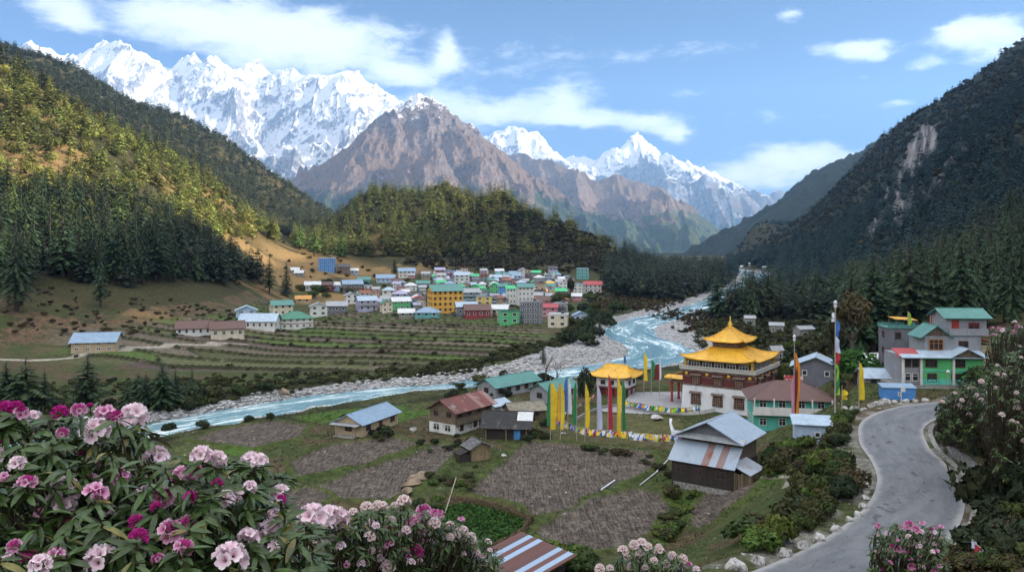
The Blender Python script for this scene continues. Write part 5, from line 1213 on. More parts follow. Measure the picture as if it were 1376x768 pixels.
# ================================================================ THE TOWN ABOVE THE TERRACES
TG = 'houses of the town at the foot of the wooded hill'
TOWN = [  # px0, px1, wall top row, base row, wall, roof, kind, storeys, label, extras
 (429, 450, 347, 365, 'blue', 'pale_blue', 'flat', 4, 'bright blue four storey house standing on the golden field above the town', {}),
 (453, 470, 358, 368, 'brown', 'dark', 'gable_x', 2, 'dark brown house beside the bright blue house on the golden field', {}),
 (471, 481, 363, 369, 'pale_blue', 'white', 'gable_x', 1, 'tiny white roofed hut below the golden field, next to the dark brown house', {}),
 (391, 401, 362, 368, 'grey', 'white', 'gable_x', 1, 'small white roofed hut among bushes, farther uphill of two beside the tall dark trees', {}),
 (397, 408, 366, 372, 'stone', 'white', 'gable_x', 1, 'small stone hut with white roof, lower of two beside the tall dark trees', {}),
 (410, 430, 382, 391, 'white', 'white', 'gable_x', 1, 'white walled house with long white roof adjoining the maroon house', {}),
 (430, 447, 382, 391, 'maroon', 'maroon', 'gable_x', 1, 'low maroon house between two white roofed houses', {}),
 (447, 461, 382, 391, 'pale_blue', 'white', 'gable_x', 1, 'pale blue house with white roof just beyond the low maroon house', {}),
 (460, 486, 381, 395, 'dark_grey', 'blue', 'gable_x', 2, 'dark house with broad blue gabled roof and open front', {'balcony': 'brown'}),
 (481, 497, 375, 383, 'teal', 'teal', 'gable_x', 1, 'teal roofed house standing behind the dark house with the blue gabled roof', {}),
 (489, 500, 384, 395, 'white', 'pale_blue', 'flat', 2, 'narrow white house with maroon balcony beside the dark blue roofed house', {'balcony': 'maroon'}),
 (464, 480, 396, 408, 'white', 'grey', 'gable_y', 2, 'small white house below the dark house with blue gabled roof', {}),
 (480, 505, 403, 418, 'lilac', 'pale_blue', 'gable_x', 2, 'lilac grey house with pale curved roof at the upper edge of the terraces', {'balcony': 'grey'}),
 (440, 466, 410, 420, 'dark_grey', 'grey', 'gable_x', 1, 'low dark grey shed between the white cottage and the lilac grey house', {}),
 (417, 439, 411, 425, 'white', 'grey', 'gable_y', 2, 'white cottage with grey gabled roof just above the green roofed farmhouse', {}),
 (398, 417, 401, 407, 'tan', 'orange', 'gable_x', 1, 'low tan hut with orange roof up the slope from the white cottage', {}),
 (506, 530, 373, 380, 'pale_blue', 'blue', 'gable_x', 1, 'long low house with blue and white roof near the lone tall tree', {}),
 (535, 557, 364, 373, 'white', 'blue', 'gable_x', 2, 'white house with blue roof and orange gable at the top of the town', {'band': 'orange'}),
 (514, 531, 389, 397, 'white', 'pale_blue', 'hip', 1, 'house with wide pale blue hipped roof in the western half of the town', {}),
 (544, 560, 383, 391, 'white', 'white', 'hip', 2, 'white house with bright white hipped roof uphill of the red gabled roof', {}),
 (560, 577, 380, 389, 'teal', 'teal', 'gable_x', 2, 'teal house with teal roof uphill and west of the orange block', {}),
 (528, 547, 394, 405, 'pale_blue', 'lilac', 'hip', 2, 'blue house with lilac hipped roof and red shopfront', {'band': 'red' if False else 'maroon'}),
 (551, 576, 402, 414, 'teal', 'red', 'gable_y', 2, 'house with big red gabled roof immediately west of the orange block', {}),
 (526, 550, 404, 416, 'green', 'white', 'gable_x', 2, 'green house with white roof at the edge of the terraces', {}),
 (512, 526, 407, 420, 'cream', 'dark_green', 'gable_y', 2, 'cream cottage with dark green roof, end on to the terraces', {}),
 (559, 590, 419, 427, 'teal', 'blue', 'hip', 1, 'low hall with blue hipped roof below the orange block', {}),
 (536, 556, 420, 427, 'stone', 'white', 'gable_x', 1, 'long low stone shed with whitish roof at the terrace edge', {}),
 (577, 619, 390, 420, 'orange', 'teal', 'gable_x', 4, 'large four storey orange block with teal gabled roof', {'nwin': 6, 'nside': 3, 'band': 'yellow', 'frame': 'brown'}),
 (583, 597, 374, 381, 'pale_blue', 'blue', 'gable_y', 1, 'little blue roofed house right behind the orange block', {}),
 (586, 598, 365, 377, 'pink', 'maroon', 'flat', 3, 'pink three storey house at the top of the town behind the orange block', {}),
 (598, 610, 364, 378, 'lilac', 'blue', 'flat', 3, 'violet three storey house next to the pink one', {'balcony': 'maroon'}),
 (611, 631, 369, 383, 'white', 'pale_blue', 'gable_x', 3, 'white and pale teal house high in the town below the bare poles', {'band': 'teal'}),
 (633, 647, 385, 397, 'bright_green', 'green', 'gable_y', 2, 'bright green gabled house, smaller of two', {}),
 (659, 671, 383, 401, 'bright_green', 'green', 'gable_y', 3, 'bright green tall house beside the blue house', {}),
 (671, 682, 384, 404, 'blue', 'teal', 'gable_x', 3, 'blue house with teal roof between the tall green house and the white blocks', {}),
 (680, 697, 387, 409, 'white', 'green', 'gable_x', 3, 'white three storey block with green roof, left one of the white pair', {'nwin': 4}),
 (695, 716, 385, 412, 'white', 'teal', 'gable_x', 4, 'tall white four storey block with teal roof in the middle of the town', {'nwin': 4}),
 (619, 643, 392, 409, 'teal', 'grey', 'gable_x', 3, 'grey teal house with grey roof directly east of the orange block', {'balcony': 'grey'}),
 (641, 662, 399, 415, 'yellow', 'grey', 'flat', 3, 'yellow three storey house in the lower town', {'band': 'cream'}),
 (613, 640, 411, 425, 'dark_grey', 'pale_blue', 'gable_x', 1, 'grey shed with long pale green roof at the foot of the orange block', {}),
 (624, 658, 416, 427, 'maroon', 'maroon', 'gable_x', 1, 'maroon low house with white disc on its wall below the yellow house', {}),
 (660, 683, 414, 424, 'cream', 'white', 'gable_x', 1, 'cream hall with whitish gabled roof beside the yellow house', {}),
 (670, 696, 419, 436, 'green', 'dark_green', 'flat', 2, 'deep green house at the terrace edge, lowest of the town', {'band': 'teal'}),
 (700, 727, 406, 435, 'dark_grey', 'grey', 'flat', 4, 'dark grey four storey block at the lower edge of the town', {'band': 'grey', 'nwin': 4}),
 (659, 675, 372, 381, 'grey', 'pale_blue', 'gable_x', 2, 'grey house with pale roof in the uppermost row above the tall green house', {}),
 (676, 699, 370, 380, 'pale_blue', 'blue', 'gable_x', 2, 'pale blue house with blue roof in the uppermost row above the white blocks', {}),
 (703, 712, 365, 372, 'pink', 'red', 'gable_x', 1, 'tiny red roofed house at the very top of the town', {}),
 (775, 791, 361, 375, 'teal', 'pale_blue', 'flat', 3, 'pale teal tower like house standing alone at the hill foot', {'nwin': 3}),
 (734, 756, 382, 393, 'white', 'yellow', 'gable_x', 2, 'white house under a bright yellow roof', {}),
 (750, 761, 379, 399, 'white', 'white', 'flat', 4, 'narrow white four storey house beside the bright yellow roof', {}),
 (740, 752, 390, 403, 'yellow', 'pale_blue', 'flat', 2, 'yellow walled house below the bright yellow roof', {}),
 (719, 735, 392, 403, 'blue', 'orange', 'shed', 2, 'dark blue house with tilted orange roof', {}),
 (722, 748, 403, 414, 'pink', 'maroon', 'gable_x', 2, 'pink house with maroon roof behind the dark grey block', {'balcony': 'maroon'}),
 (727, 749, 413, 425, 'pink', 'red', 'shed', 2, 'pink house with bright red lean-to roof beside the dark grey block', {}),
 (744, 762, 408, 424, 'grey', 'grey', 'flat', 3, 'plain grey three storey house at the eastern edge of the town', {'balcony': 'dark_grey'}),
 (737, 763, 423, 440, 'cream', 'white', 'flat', 2, 'cream two storey house with dark open ground floor at the eastern foot of the town', {}),
 (770, 790, 423, 432, 'pale_blue', 'blue', 'gable_y', 1, 'house with pale blue roof half hidden by the tall dark conifer above the river', {}),
 (772, 784, 382, 395, 'white', 'pale_blue', 'flat', 3, 'white blue house under the teal tower, next to a round dark tree', {}),
 (785, 808, 382, 394, 'white', 'red', 'gable_x', 2, 'long white house with red edged roof beside the road east of the town', {'band': 'maroon'}),
 (769, 781, 397, 404, 'pink', 'white', 'gable_x', 1, 'small pinkish cottage among shrubs on the eastern slope of the town', {}),
 (104, 158, 458, 472, 'tan', 'blue', 'gable_x', 2, 'tan farmhouse with blue metal roof standing alone by the dirt track', {'nwin': 4}),
 (240, 284, 440, 451, 'white', 'maroon', 'gable_x', 1, 'long white farmhouse with faded maroon roof at the upper end of the terraces', {'nwin': 5}),
 (284, 326, 440, 454, 'cream', 'maroon', 'gable_x', 1, 'cream cottage with brown roof adjoining the long white farmhouse', {'nwin': 4}),
 (318, 344, 416, 430, 'pale_blue', 'pale_blue', 'gable_y', 2, 'pale gabled house standing behind the long blue roof', {}),
 (326, 373, 431, 443, 'white', 'pale_blue', 'gable_x', 1, 'low white farm building with very long pale blue roof', {'nwin': 6}),
 (364, 391, 409, 424, 'cream', 'teal', 'gable_x', 2, 'cream farmhouse with bright teal roof up the slope', {}),
 (376, 418, 427, 442, 'white', 'dark_green', 'hip', 2, 'white two storey farmhouse with dark green hipped roof and dark red lower floor', {'nwin': 5, 'band': 'maroon'}),
]
TOWN_XY = []
def town_house(px0, px1, yt, yb, wall, roof, kind, st, label, ex, group=TG):
    x, y, z = hit((px0 + px1) / 2, yb, 150)
    w_ = (px1 - px0) / F * y; h = max(2.4, (yb - yt) / F * y); d_ = min(max(5.0, w_ * .75), 11)
    ex = dict(ex); fr = M_FRAME_B if ex.pop('frame', None) else M_FRAME_W
    nw = ex.pop('nwin', max(2, int(w_ / 2.6))); ns = ex.pop('nside', 2)
    yc = y + d_ * .4; s = yc / y
    rz = -math.atan2(x, y) + random.uniform(-.28, .28)
    TOWN_XY.append((x * s, yc, max(w_, d_) * .5))
    return house(label, (x * s, yc, z), w_, d_, h, rz, wall, roof, kind, rise=min(w_, d_) * .20 + .4, over=.6, storeys=st, nwin=nw, nside=ns, frame=fr, win=(w_ / nw * .42, 1.25), detail=y < 300, group=group, **ex)
for row in TOWN: town_house(*row)
# smaller houses between them, described by the landmark they stand nearest to
LAND = [(598, 405, 'the orange block'), (705, 398, 'the tall white block'), (714, 420, 'the dark grey block'), (651, 407, 'the yellow house'), (665, 392, 'the tall green house'), (747, 385, 'the bright yellow roof'),
        (563, 408, 'the big red gabled roof'), (473, 388, 'the dark house with blue gabled roof'), (546, 368, 'the white house with orange gable'), (640, 391, 'the smaller bright green house'), (621, 376, 'the white and pale teal house'), (598, 371, 'the pink and violet houses'), (692, 375, 'the uppermost row'), (492, 410, 'the lilac grey house'), (534, 397, 'the blue house with red shopfront'), (676, 395, 'the blue house with teal roof'), (630, 401, 'the grey teal house'), (735, 408, 'the pink house with maroon roof'), (753, 390, 'the narrow white house')]
rt = random.Random(5); used = set(r[8] for r in TOWN); cand = 0; made = 0
FW = ['white', 'grey', 'pale_blue', 'cream', 'stone', 'pink', 'lilac', 'dark_grey', 'brown', 'tan', 'white', 'grey']; FR_ = ['pale_blue', 'grey', 'blue', 'white', 'dark', 'maroon', 'lilac', 'teal', 'green', 'pale_blue', 'grey', 'rust']
while made < 195 and cand < 24000:
    cand += 1
    px = rt.uniform(486, 770); py = rt.uniform(373, 416) if cand % 3 else rt.uniform(371, 386)
    if px < 545 and py < 377: continue
    x, y, z = hit(px, py, 250)
    if any(math.hypot(x - a, (y - b_) * .8) < c_ * .5 + 1.3 for a, b_, c_ in TOWN_XY): continue
    wl, rf = rt.choice(FW), rt.choice(FR_); st = rt.choice((1, 2, 2, 3)); kd = rt.choice(('gable_x', 'gable_x', 'gable_y', 'hip', 'flat'))
    lx, ly, ln = min(LAND, key=lambda q: math.hypot(q[0] - px, (q[1] - py) * 2.2))
    rel = ('uphill from' if py < ly - 4 else 'downhill from' if py > ly + 5 else 'left of' if px < lx else 'right of')
    if rel in ('uphill from', 'downhill from') and abs(px - lx) > 8: rel += ' and ' + ('left of' if px < lx else 'right of')
    nm = lambda c_: c_.replace('_', ' ')
    lab = f"{nm(wl)} {('one', 'two', 'three')[st - 1]} storey house with {nm(rf)} {'flat' if kd == 'flat' else 'hipped' if kd == 'hip' else 'end-on gabled' if kd == 'gable_y' else 'gabled'} roof, {rel} {ln}"
    if lab in used or len(lab.replace('-', ' ').split()) > 16: continue
    used.add(lab); made += 1
    wpx = rt.uniform(7, 13) * (1.1 if py > 390 else 1)
    town_house(px - wpx / 2, px + wpx / 2, py - st * rt.uniform(3.0, 4.2) * (1.25 if py > 392 else 1), py, wl, rf, kd, st, lab, {'balcony': rt.choice(FW)} if st > 1 and rt.random() < .5 else {})
print('town fill', made, len(TOWN_XY))
# stupas at the head of the town, bare prayer poles
for px, py, lab in ((733, 373, 'small white stupa with pointed spire at the top of the town, western one of two'), (744, 374, 'small white stupa with pointed spire at the top of the town, eastern one of two')):
    x, y, z = hit(px, py, 300); t_ = thing('stupa', lab, 'stupa', (x, y, z), 0, 'stupas at the top of the town')
    mb = MB(); mb.box(-1.6, 1.6, -1.6, 1.6, -.5, 1.2); mb.box(-1.2, 1.2, -1.2, 1.2, 1.202, 1.8); mb.build('plinth', W['white'], t_)
    mb = MB(); mb.lathe([(1.0, 1.8), (1.3, 2.6), (1.1, 3.2), (.4, 3.5)], 12); mb.build('dome', W['white'], t_, True)
    mb = MB(); mb.lathe([(.35, 3.5), (.3, 3.8), (.05, 5.4)], 8); mb.build('spire', M_GOLD_D, t_)
for i, (px, pt) in enumerate(((610, 346), (614, 350), (617, 345), (621, 352), (624, 349), (630, 351))):
    x, y, z = hit(px, 372, 300); mb = MB(); hh = (372 - pt) / F * y; mb.tube([(0, 0, -.5), (.1, 0, hh)], [.16, .10], 6)
    o = mb.build('prayer_pole', M_TIMBER); o.location = (x, y, z); tag(o, 'bare pale prayer pole standing above the top row of houses', 'pole', 'row of bare poles above the town')
# far houses up the valley
for px, py, wp, lab in ((998, 361, 5, 'tiny white house on the dark slope across the upper river, left one'), (1009, 357, 5, 'tiny white house on the dark slope across the upper river, right one'), (986, 366, 5, 'tiny pale shed low on the far bank of the upper river'), (857, 369, 6, 'tiny white hut beside the road round the hill foot'), (1129, 411, 14, 'lone white roofed house up among the dark conifers behind the brown tree'), (1028, 362, 6, 'tiny white hut at the edge of the dark far wood')):
    town_house(px - wp / 2, px + wp / 2, py - 3, py, 'stone', 'white', 'gable_x', 1, lab, {}, 'scattered far houses up the valley')
# ================================================================ VILLAGE HOUSES ROUND THE FIELDS
def zg(x, y): return g1(x, y)
h_ = house('low plastered cottage with plain pale blue metal roof beside the ploughed fields', (-24.1, 134, -30.6), 10.7, 5.2, 2.35, R(66), 'tan', 'blue', 'gable_x', rise=1.25, over=.55, storeys=1, nwin=3, nside=1, frame=M_FRAME_B, win=(1.3, 1.2), detail=True, doorx=1)
mb = MB(); mb.box(-6.9, -5.36, -1.9, 1.9, -.3, .25); mb.build('plinth_step', M_CONC, h_)
mb = MB(); mb.slab([(-7.0, -2.6, 2.1), (-5.4, -2.6, 2.15), (-5.4, 2.6, 2.15), (-7.0, 2.6, 2.1)], .08); mb.build('porch_roof', RF['grey'], h_)
for y in (-2.4, 2.4): mb = MB(); mb.tube([(-6.85, y, .0), (-6.85, y, 2.05)], .08, 6); mb.build('porch_post', M_TIMBER, h_)
# timber house with rusty red roof
h_ = house('two storey timber house over a whitewashed ground floor with rusty red roof', (-8.5, 135, -30.6), 9.9, 5.4, 4.1, R(55), M_WOOD, pmat('roof_rusty_red', (.15, .058, .048), .6, .25, .9, .25, col2=(.40, .37, .37), c2lo=.56, c2hi=.62, corr=(0, .22), streak=.5, stripe=(0, 1.1, [(.20, .055, .045), (.13, .05, .045), (.33, .20, .18), (.17, .05, .04)], .6)), 'gable_x', rise=1.5, over=.75, storeys=2, nwin=4, nside=2, frame=M_FRAME_B, win=(.95, .9), detail=True)
mb = MB(); mb.box(-5.0, 5.0, -2.76, 2.76, -.8, 1.75); mb.build('plastered_ground_floor', W['white'], h_)
mb = MB(); mb.box(-5.2, 5.2, -3.35, -2.762, 1.752, 1.86); mb.box(-5.2, 5.2, -3.35, -3.28, 1.862, 2.6); mb.build('balcony', M_WOOD, h_)
for x in (-3.4, .2, 3.3): window(h_, x, -2.77, .55, 'f', .9, 1.0, M_FRAME_B)
door(h_, 1.8, -2.77, -.1)
window(h_, -5.01, -1.2, .5, 'l', 1.3, 1.1, M_FRAME_W); window(h_, -5.01, 1.2, .5, 'l', 1.3, 1.1, M_FRAME_W)
# black barn
h_ = house('black roofed old barn with patched sheets and open dark front', (-.6, 129.5, -30.6), 6.9, 5.6, 2.3, R(-6), M_WOOD_D, pmat('roof_black', (.035, .034, .036), .8, .4, 1.2, .3, col2=(.12, .11, .11), corr=(0, .25), streak=.5), 'gable_x', rise=1.7, over=.7, storeys=1, nwin=1, nside=0, frame=M_FRAME_B, win=(.8, .8), detail=True)
mb = MB(); mb.slab([(-2.9, 0.05, 4.04), (1.2, 0.05, 4.04), (1.2, 2.9, 2.45), (-2.9, 2.9, 2.45)], .05); mb.slab([(1.6, -1.9, 2.92), (4.1, -1.9, 2.92), (4.1, -.1, 3.95), (1.6, -.1, 3.95)], .05)
mb.build('roof_patch', RF['white'], h_)
mb = MB(); mb.box(1.2, 2.2, -2.86, -2.80, 0, 1.7); mb.build('door', W['blue'], h_)
for x in (-3.2, 0, 3.2): mb = MB(); mb.tube([(x, -3.2, -.6), (x, -3.2, 2.1)], .1, 6); mb.build('post', M_TIMBER, h_)
h_ = house('tiny plank hut with grey shingle roof beside the grass path', (-5.0, 115.5, -30.4), 3.0, 2.6, 1.9, R(28), pmat('pale_planks', (.30, .22, .13), .9, .35, 3, .3, planks=(0, .2)), pmat('roof_shingle', (.12, .12, .125), .85, .5, 3, .4, col2=(.34, .34, .36), c2lo=.55, c2hi=.6, c2scale=2.5, planks=(1, .3)), 'gable_y', rise=.75, over=.45, storeys=1, nwin=1, nside=0, win=(.1, .1), frame=M_FRAME_B)
mb = MB(); mb.slab([(-3.3, -1.2, 1.0), (-1.7, -1.2, 1.5), (-1.7, 1.2, 1.5), (-3.3, 1.2, 1.0)], .1); mb.build('lean_to_roof', M_WOOD_D, h_)
mb = MB(); mb.box(-3.2, -1.56, -1.1, 1.1, -.5, .98); mb.build('lean_to', M_WOOD_D, h_)
house('long grey house with green teal metal roof near the river, farther from the flags', (-.7, 167.8, -30.7), 13.2, 5.2, 2.5, R(47), 'grey', 'teal', 'gable_x', rise=1.35, over=.6, storeys=1, nwin=5, nside=1, frame=M_FRAME_B, win=(1.2, 1.1), detail=True)
house('grey house with green teal metal roof directly behind the tall flags', (8.4, 160.2, -30.6), 9.4, 4.8, 2.6, R(50), 'grey', 'teal', 'gable_x', rise=1.3, over=.6, storeys=1, nwin=3, nside=1, frame=M_FRAME_B, win=(1.3, 1.1), detail=True)
house('small shed with faded blue sheet roof between the timber house and the river', (-3.0, 148, -30.6), 4.2, 3.4, 1.7, R(50), 'stone', 'pale_blue', 'gable_x', rise=.7, over=.4, storeys=1, nwin=1, nside=0)
house('low shed with mossy rusted roof behind the black barn', (2.2, 143, -30.6), 6.2, 4.2, 1.9, R(20), M_WOOD, pmat('roof_mossy', (.22, .20, .16), .9, .4, 1.2, .3, col2=(.10, .09, .05), corr=(0, .24)), 'gable_x', rise=1.0, over=.5, storeys=1, nwin=2, nside=0, frame=M_FRAME_B)
# tall wooden house below the temple
M_TIN = pmat('roof_tin', (.30, .37, .46), .45, .12, .7, .25, col2=(.26, .10, .06), c2lo=.66, c2hi=.72, corr=(0, .2), spec=.5, streak=.3)
M_TIN2 = pmat('roof_tin_patched', (.31, .39, .48), .5, .12, .7, .25, col2=(.26, .10, .06), c2lo=.56, c2hi=.62, corr=(0, .2), spec=.5, stripe=(0, .92, [(.31, .39, .48), (.34, .41, .49), (.22, .08, .05), (.30, .37, .46), (.33, .40, .48)], .75), streak=.3)
WX, WY, WZ = 26, 100.8, -29.3
h_ = thing('wooden_house', 'tall dark wooden house with grey tin gable roof over a rust striped lean-to', 'house', (WX, WY, WZ), R(-36))
mb = MB(); wall_box(mb, 7.2, 6.4, 3.0, 6.2, 'y', 1.55); mb.build('upper_wall', M_WOOD, h_)
mb = MB(); mb.box(-3.75, 3.75, -3.5, 3.2, .7, 3.0); mb.build('lower_wall', M_WOOD_D, h_)
mb = MB(); mb.box(-3.7, 2.4, -3.7, 3.1, -1.6, .7); mb.build('stone_base', M_STONE, h_)
mb = MB(); gable_roof(mb, 7.2, 6.4, 6.2, 1.75, 1.0, .1, 'y'); mb.build('roof', M_TIN, h_)
mb = MB(); mb.add([(-3.55, -3.3, 6.25), (3.55, -3.3, 6.25), (0, -3.3, 7.7), (-3.55, -3.22, 6.25), (3.55, -3.22, 6.25), (0, -3.22, 7.7)], [(0, 1, 2), (5, 4, 3), (0, 3, 4, 1), (1, 4, 5, 2), (2, 5, 3, 0)]); mb.build('gable_board', W['dark_grey'], h_)
mb = MB(); mb.slab([(-4.6, -4.25, 5.75), (4.6, -4.25, 5.75), (4.6, -3.22, 6.22), (-4.6, -3.22, 6.22)], .07); mb.build('gable_skirt_roof', RF['grey'], h_)
mb = MB(); mb.slab([(-4.3, -5.9, 3.15), (4.2, -5.9, 3.15), (4.2, -3.22, 5.2), (-4.3, -3.22, 5.2)], .08); mb.build('lean_to_roof', M_TIN2, h_)
mb = MB(); mb.box(-3.9, 3.9, -5.5, -3.52, -.3, 3.1); mb.build('lean_to_wall', M_WOOD_D, h_)
mb = MB(); mb.box(-3.6, 3.6, -5.75, -5.52, -1.4, .55); mb.build('front_plinth', M_STONE, h_)
for x in (-2.7, -.5, 2.3): window(h_, x, -5.51, 1.7, 'f', 1.3, .9, M_FRAME_B)
for x in (-1.6, 1.6): window(h_, x, -3.21, 5.3, 'f', .8, .4, M_FRAME_B)
mb = MB(); mb.slab([(3.3, -5.2, 3.7), (6.0, -5.6, 2.75), (6.2, -1.2, 2.75), (3.9, -1.2, 3.7)], .08); mb.build('side_shelter_roof', pmat('roof_tin_side', (.38, .43, .5), .5, .12, .7, .25, col2=(.28, .18, .15), corr=(1, .2)), h_)
for x, y in ((3.95, -5.3), (4.9, -5.4), (5.8, -5.3), (5.9, -1.6)): mb = MB(); mb.tube([(x, y, -1.6), (x, y, 2.75)], .12, 6); mb.build('post', M_TIMBER, h_)
mb = MB()
for i in range(7): a = 3.95 + i * .3; mb.box(a, a + .24, -5.05, -4.98, -1.2, 2.6 - .04 * (i % 3))
mb.build('plank_wall', M_TIMBER, h_)
# turquoise house with brown hipped roof
h_ = house('turquoise two storey house with white upper gallery and brown hipped roof', (43.6, 127.2, -28.7), 11.4, 7.4, 5.5, R(-9), 'turquoise', 'maroon', 'hip', rise=1.9, over=.9, storeys=2, nwin=4, nside=3, win=(1.1, 1.15), detail=True, doorx=3)
mb = MB(); mb.box(-5.9, 5.9, -4.9, -3.72, 2.75, 2.95); mb.box(-5.9, 5.9, -4.9, -4.8, 2.952, 4.0); mb.box(5.72, 5.9, -4.798, 3.6, 2.952, 4.0); mb.build('gallery_parapet', W['white'], h_)
for x in (-5.7, -2.8, 0, 2.8, 5.7): mb = MB(); mb.box(x - .1, x + .1, -4.88, -4.7, 4.002, 5.3); mb.build('gallery_post', W['white'], h_)
mb = MB(); mb.box(-5.75, 5.75, -3.74, -3.715, 2.6, 2.74); mb.build('floor_band', W['white'], h_)
# sheds and houses along the road
h_ = house('small grey blue shed with tilted sheet roof below the bend of the road', (36.6, 96.8, -23.6), 5.0, 3.2, 2.4, R(-14), 'pale_blue', 'pale_blue', 'shed', rise=.5, over=.35, storeys=1, nwin=1, nside=1, win=(.7, .7))
h_ = house('low blue sheet metal shed set against the stone wall by the road', (50.4, 105.2, -20.1), 4.0, 1.8, 1.7, R(-8), 'blue', 'blue', 'shed', rise=.3, over=.15, storeys=1, nwin=1, nside=0, win=(.4, .5), cat='shed')
house('low house with pale blue roof behind the blue metal shed', (54.2, 117, -20.8), 6.4, 4.0, 2.1, R(-6), 'stone', 'pale_blue', 'gable_x', rise=.9, over=.5, storeys=1, nwin=3, nside=1, frame=M_FRAME_B)
house('grey shack with rusted pale roof next to the green house', (62.2, 124.5, -20.4), 5.6, 4.2, 3.6, R(4), 'dark_grey', 'pale_blue', 'gable_x', rise=.9, over=.5, storeys=2, nwin=2, nside=1, frame=M_FRAME_B)
house('shed with whitish roof beyond the leafy green tree', (62.5, 138, -22.2), 6.4, 4.6, 2.8, R(12), 'stone', 'white', 'gable_x', rise=1.0, over=.5, storeys=1, nwin=2, nside=1)
house('grey house with light blue gabled roof behind the turquoise house', (56, 148, -24.6), 7.6, 6.0, 3.0, R(-22), 'dark_grey', 'pale_blue', 'gable_y', rise=1.6, over=.7, storeys=1, nwin=2, nside=2)
house('low shed with grey sheet roof between the temple and the turquoise house', (52.2, 138.5, -27.6), 5.6, 4.4, 2.3, R(-28), 'stone', 'grey', 'gable_x', rise=.9, over=.4, storeys=1, nwin=2, nside=0)
for px, py, wp, lab in ((1083, 455, 24, 'low pale roofed shed on the flats right behind the temple'), (1046, 449, 18, 'small white roofed shed on the river flats behind the upper golden roof'), (1046, 487, 16, 'small white shed against the edge of the lower golden roof'), (1009, 438, 14, 'tiny grey roofed hut on the river flats near the spire')):
    x, y, z = hit(px, py, 130); w_ = wp / F * y; house(lab, (x, y + 2, z), w_, w_ * .6, 3.2, random.uniform(-.4, .4), 'stone', 'grey', 'gable_x', rise=.9, over=.3, storeys=1, nwin=2, nside=0, group='sheds on the river flats')
# green house on the stone terrace
GX0, GY0, GZ0 = 60.0, 113.5, -19.4
h_ = thing('stepped_house', 'bright green house with grey upper floors stepping up to a teal gabled tower', 'house', (GX0, GY0, GZ0), R(-4))
mb = MB(); mb.box(-3.6, 4.6, -3.5, 3.5, .4, 4.2); mb.build('green_wall', W['bright_green'], h_)
mb = MB(); mb.box(-5.9, -3.61, -3.2, 3.5, .4, 4.2); mb.build('grey_bay', W['grey'], h_)
mb = MB(); mb.box(-3.62, 4.62, -3.56, -3.502, .4, 1.1); mb.box(-3.62, 4.62, -3.58, -3.502, 2.2, 2.4); mb.build('turquoise_band', W['turquoise'], h_)
mb = MB(); mb.box(-2.4, 5.2, -1.7, 3.4, 4.5, 6.9); mb.build('grey_upper_wall', W['grey'], h_)
mb = MB(); wall_box(mb, 5.4, 4.4, 7.1, 9.6, 'x', .9); o = mb.build('tower_wall', W['grey'], h_); o.location = (3.4, .9, 0)
mb = MB(); gable_roof(mb, 5.4, 4.4, 9.6, .95, .6); o = mb.build('tower_roof', RF['teal'], h_); o.location = (3.4, .9, 0)
mb = MB(); mb.slab([(-6.4, -4.2, 4.15), (5.0, -4.2, 4.15), (5.0, -1.72, 4.9), (-6.4, -1.72, 4.9)], .1); mb.build('skirt_roof', RF['pale_blue'], h_)
mb = MB(); mb.slab([(-6.7, -3.9, 4.22), (-3.7, -3.9, 4.22), (-3.7, -1.2, 5.1), (-6.7, -1.2, 5.1)], .1); mb.build('red_roof', RF['red'], h_)
mb = MB(); wall_box(mb, 4.0, 2.2, 4.2, 4.3, 'y', 1.1); o = mb.build('front_gable', M_WOOD, h_); o.location = (2.2, -2.95, 0)
mb = MB(); gable_roof(mb, 4.0, 2.2, 4.35, 1.1, .35, .09, 'y'); o = mb.build('front_gable_roof', RF['pale_blue'], h_); o.location = (2.2, -2.95, 0)
mb = MB(); wall_box(mb, 3.6, 3.6, 6.9, 7.0, 'y', 1.3); o = mb.build('dormer', M_WOOD, h_); o.location = (-.9, 0, 0)
mb = MB(); gable_roof(mb, 3.6, 3.6, 7.0, 1.35, .5, .09, 'y'); o = mb.build('dormer_roof', RF['teal'], h_); o.location = (-.9, 0, 0)
mb = MB(); mb.box(.9, 6.1, -1.9, -1.72, 6.95, 7.9); mb.box(.9, 6.1, -1.72, -1.3, 6.92, 7.05); mb.build('terrace_parapet', W['grey'], h_)
mb = MB(); mb.slab([(5.2, -2.4, 6.5), (7.2, -2.4, 5.8), (7.2, 2.4, 5.8), (5.2, 2.4, 6.5)], .1); mb.build('side_roof', RF['red'], h_)
mb = MB(); mb.box(5.22, 6.8, -1.8, 2.2, .4, 5.6); mb.build('side_bay', W['tan'], h_)
for x in (-2.3, 1.4): window(h_, x, -3.51, 2.75, 'f', 1.6, 1.05, M_FRAME_B)
for x in (-2.2, 1.0, 3.0): window(h_, x, -3.51, .75, 'f', 1.3, 1.2, M_FRAME_B)
for x in (-5.3, -4.3): window(h_, x, -3.21, 2.7, 'f', .85, 1.1, M_FRAME_B); window(h_, x, -3.21, .8, 'f', .85, 1.1, M_FRAME_W)
window(h_, -.9, -1.81, 4.9, 'f', 1.9, 1.5, pmat('frame_orange', (.40, .15, .03), .6, .2, 5, .1)); window(h_, 2.8, -1.71, 5.2, 'f', 1.3, 1.0, M_FRAME_B)
door(h_, 1.9, -1.31, 7.1, dh=1.9, mat=M_TRED); window(h_, 4.4, -1.31, 7.7, 'f', 1.5, 1.0, M_TRED); window(h_, 6.11, .8, 7.6, 'r', 1.2, 1.1, M_FRAME_B)
for x in (-6.1, -3.7, .6, 5.0): mb = MB(); mb.box(x - .14, x + .14, -3.8, -3.55, .0, 4.1); mb.build('column', W['white'], h_)
mb = MB(); mb.box(-6.3, 5.0, -4.6, -4.3, -.1, .38); mb.build('terrace_edge', W['white'], h_)
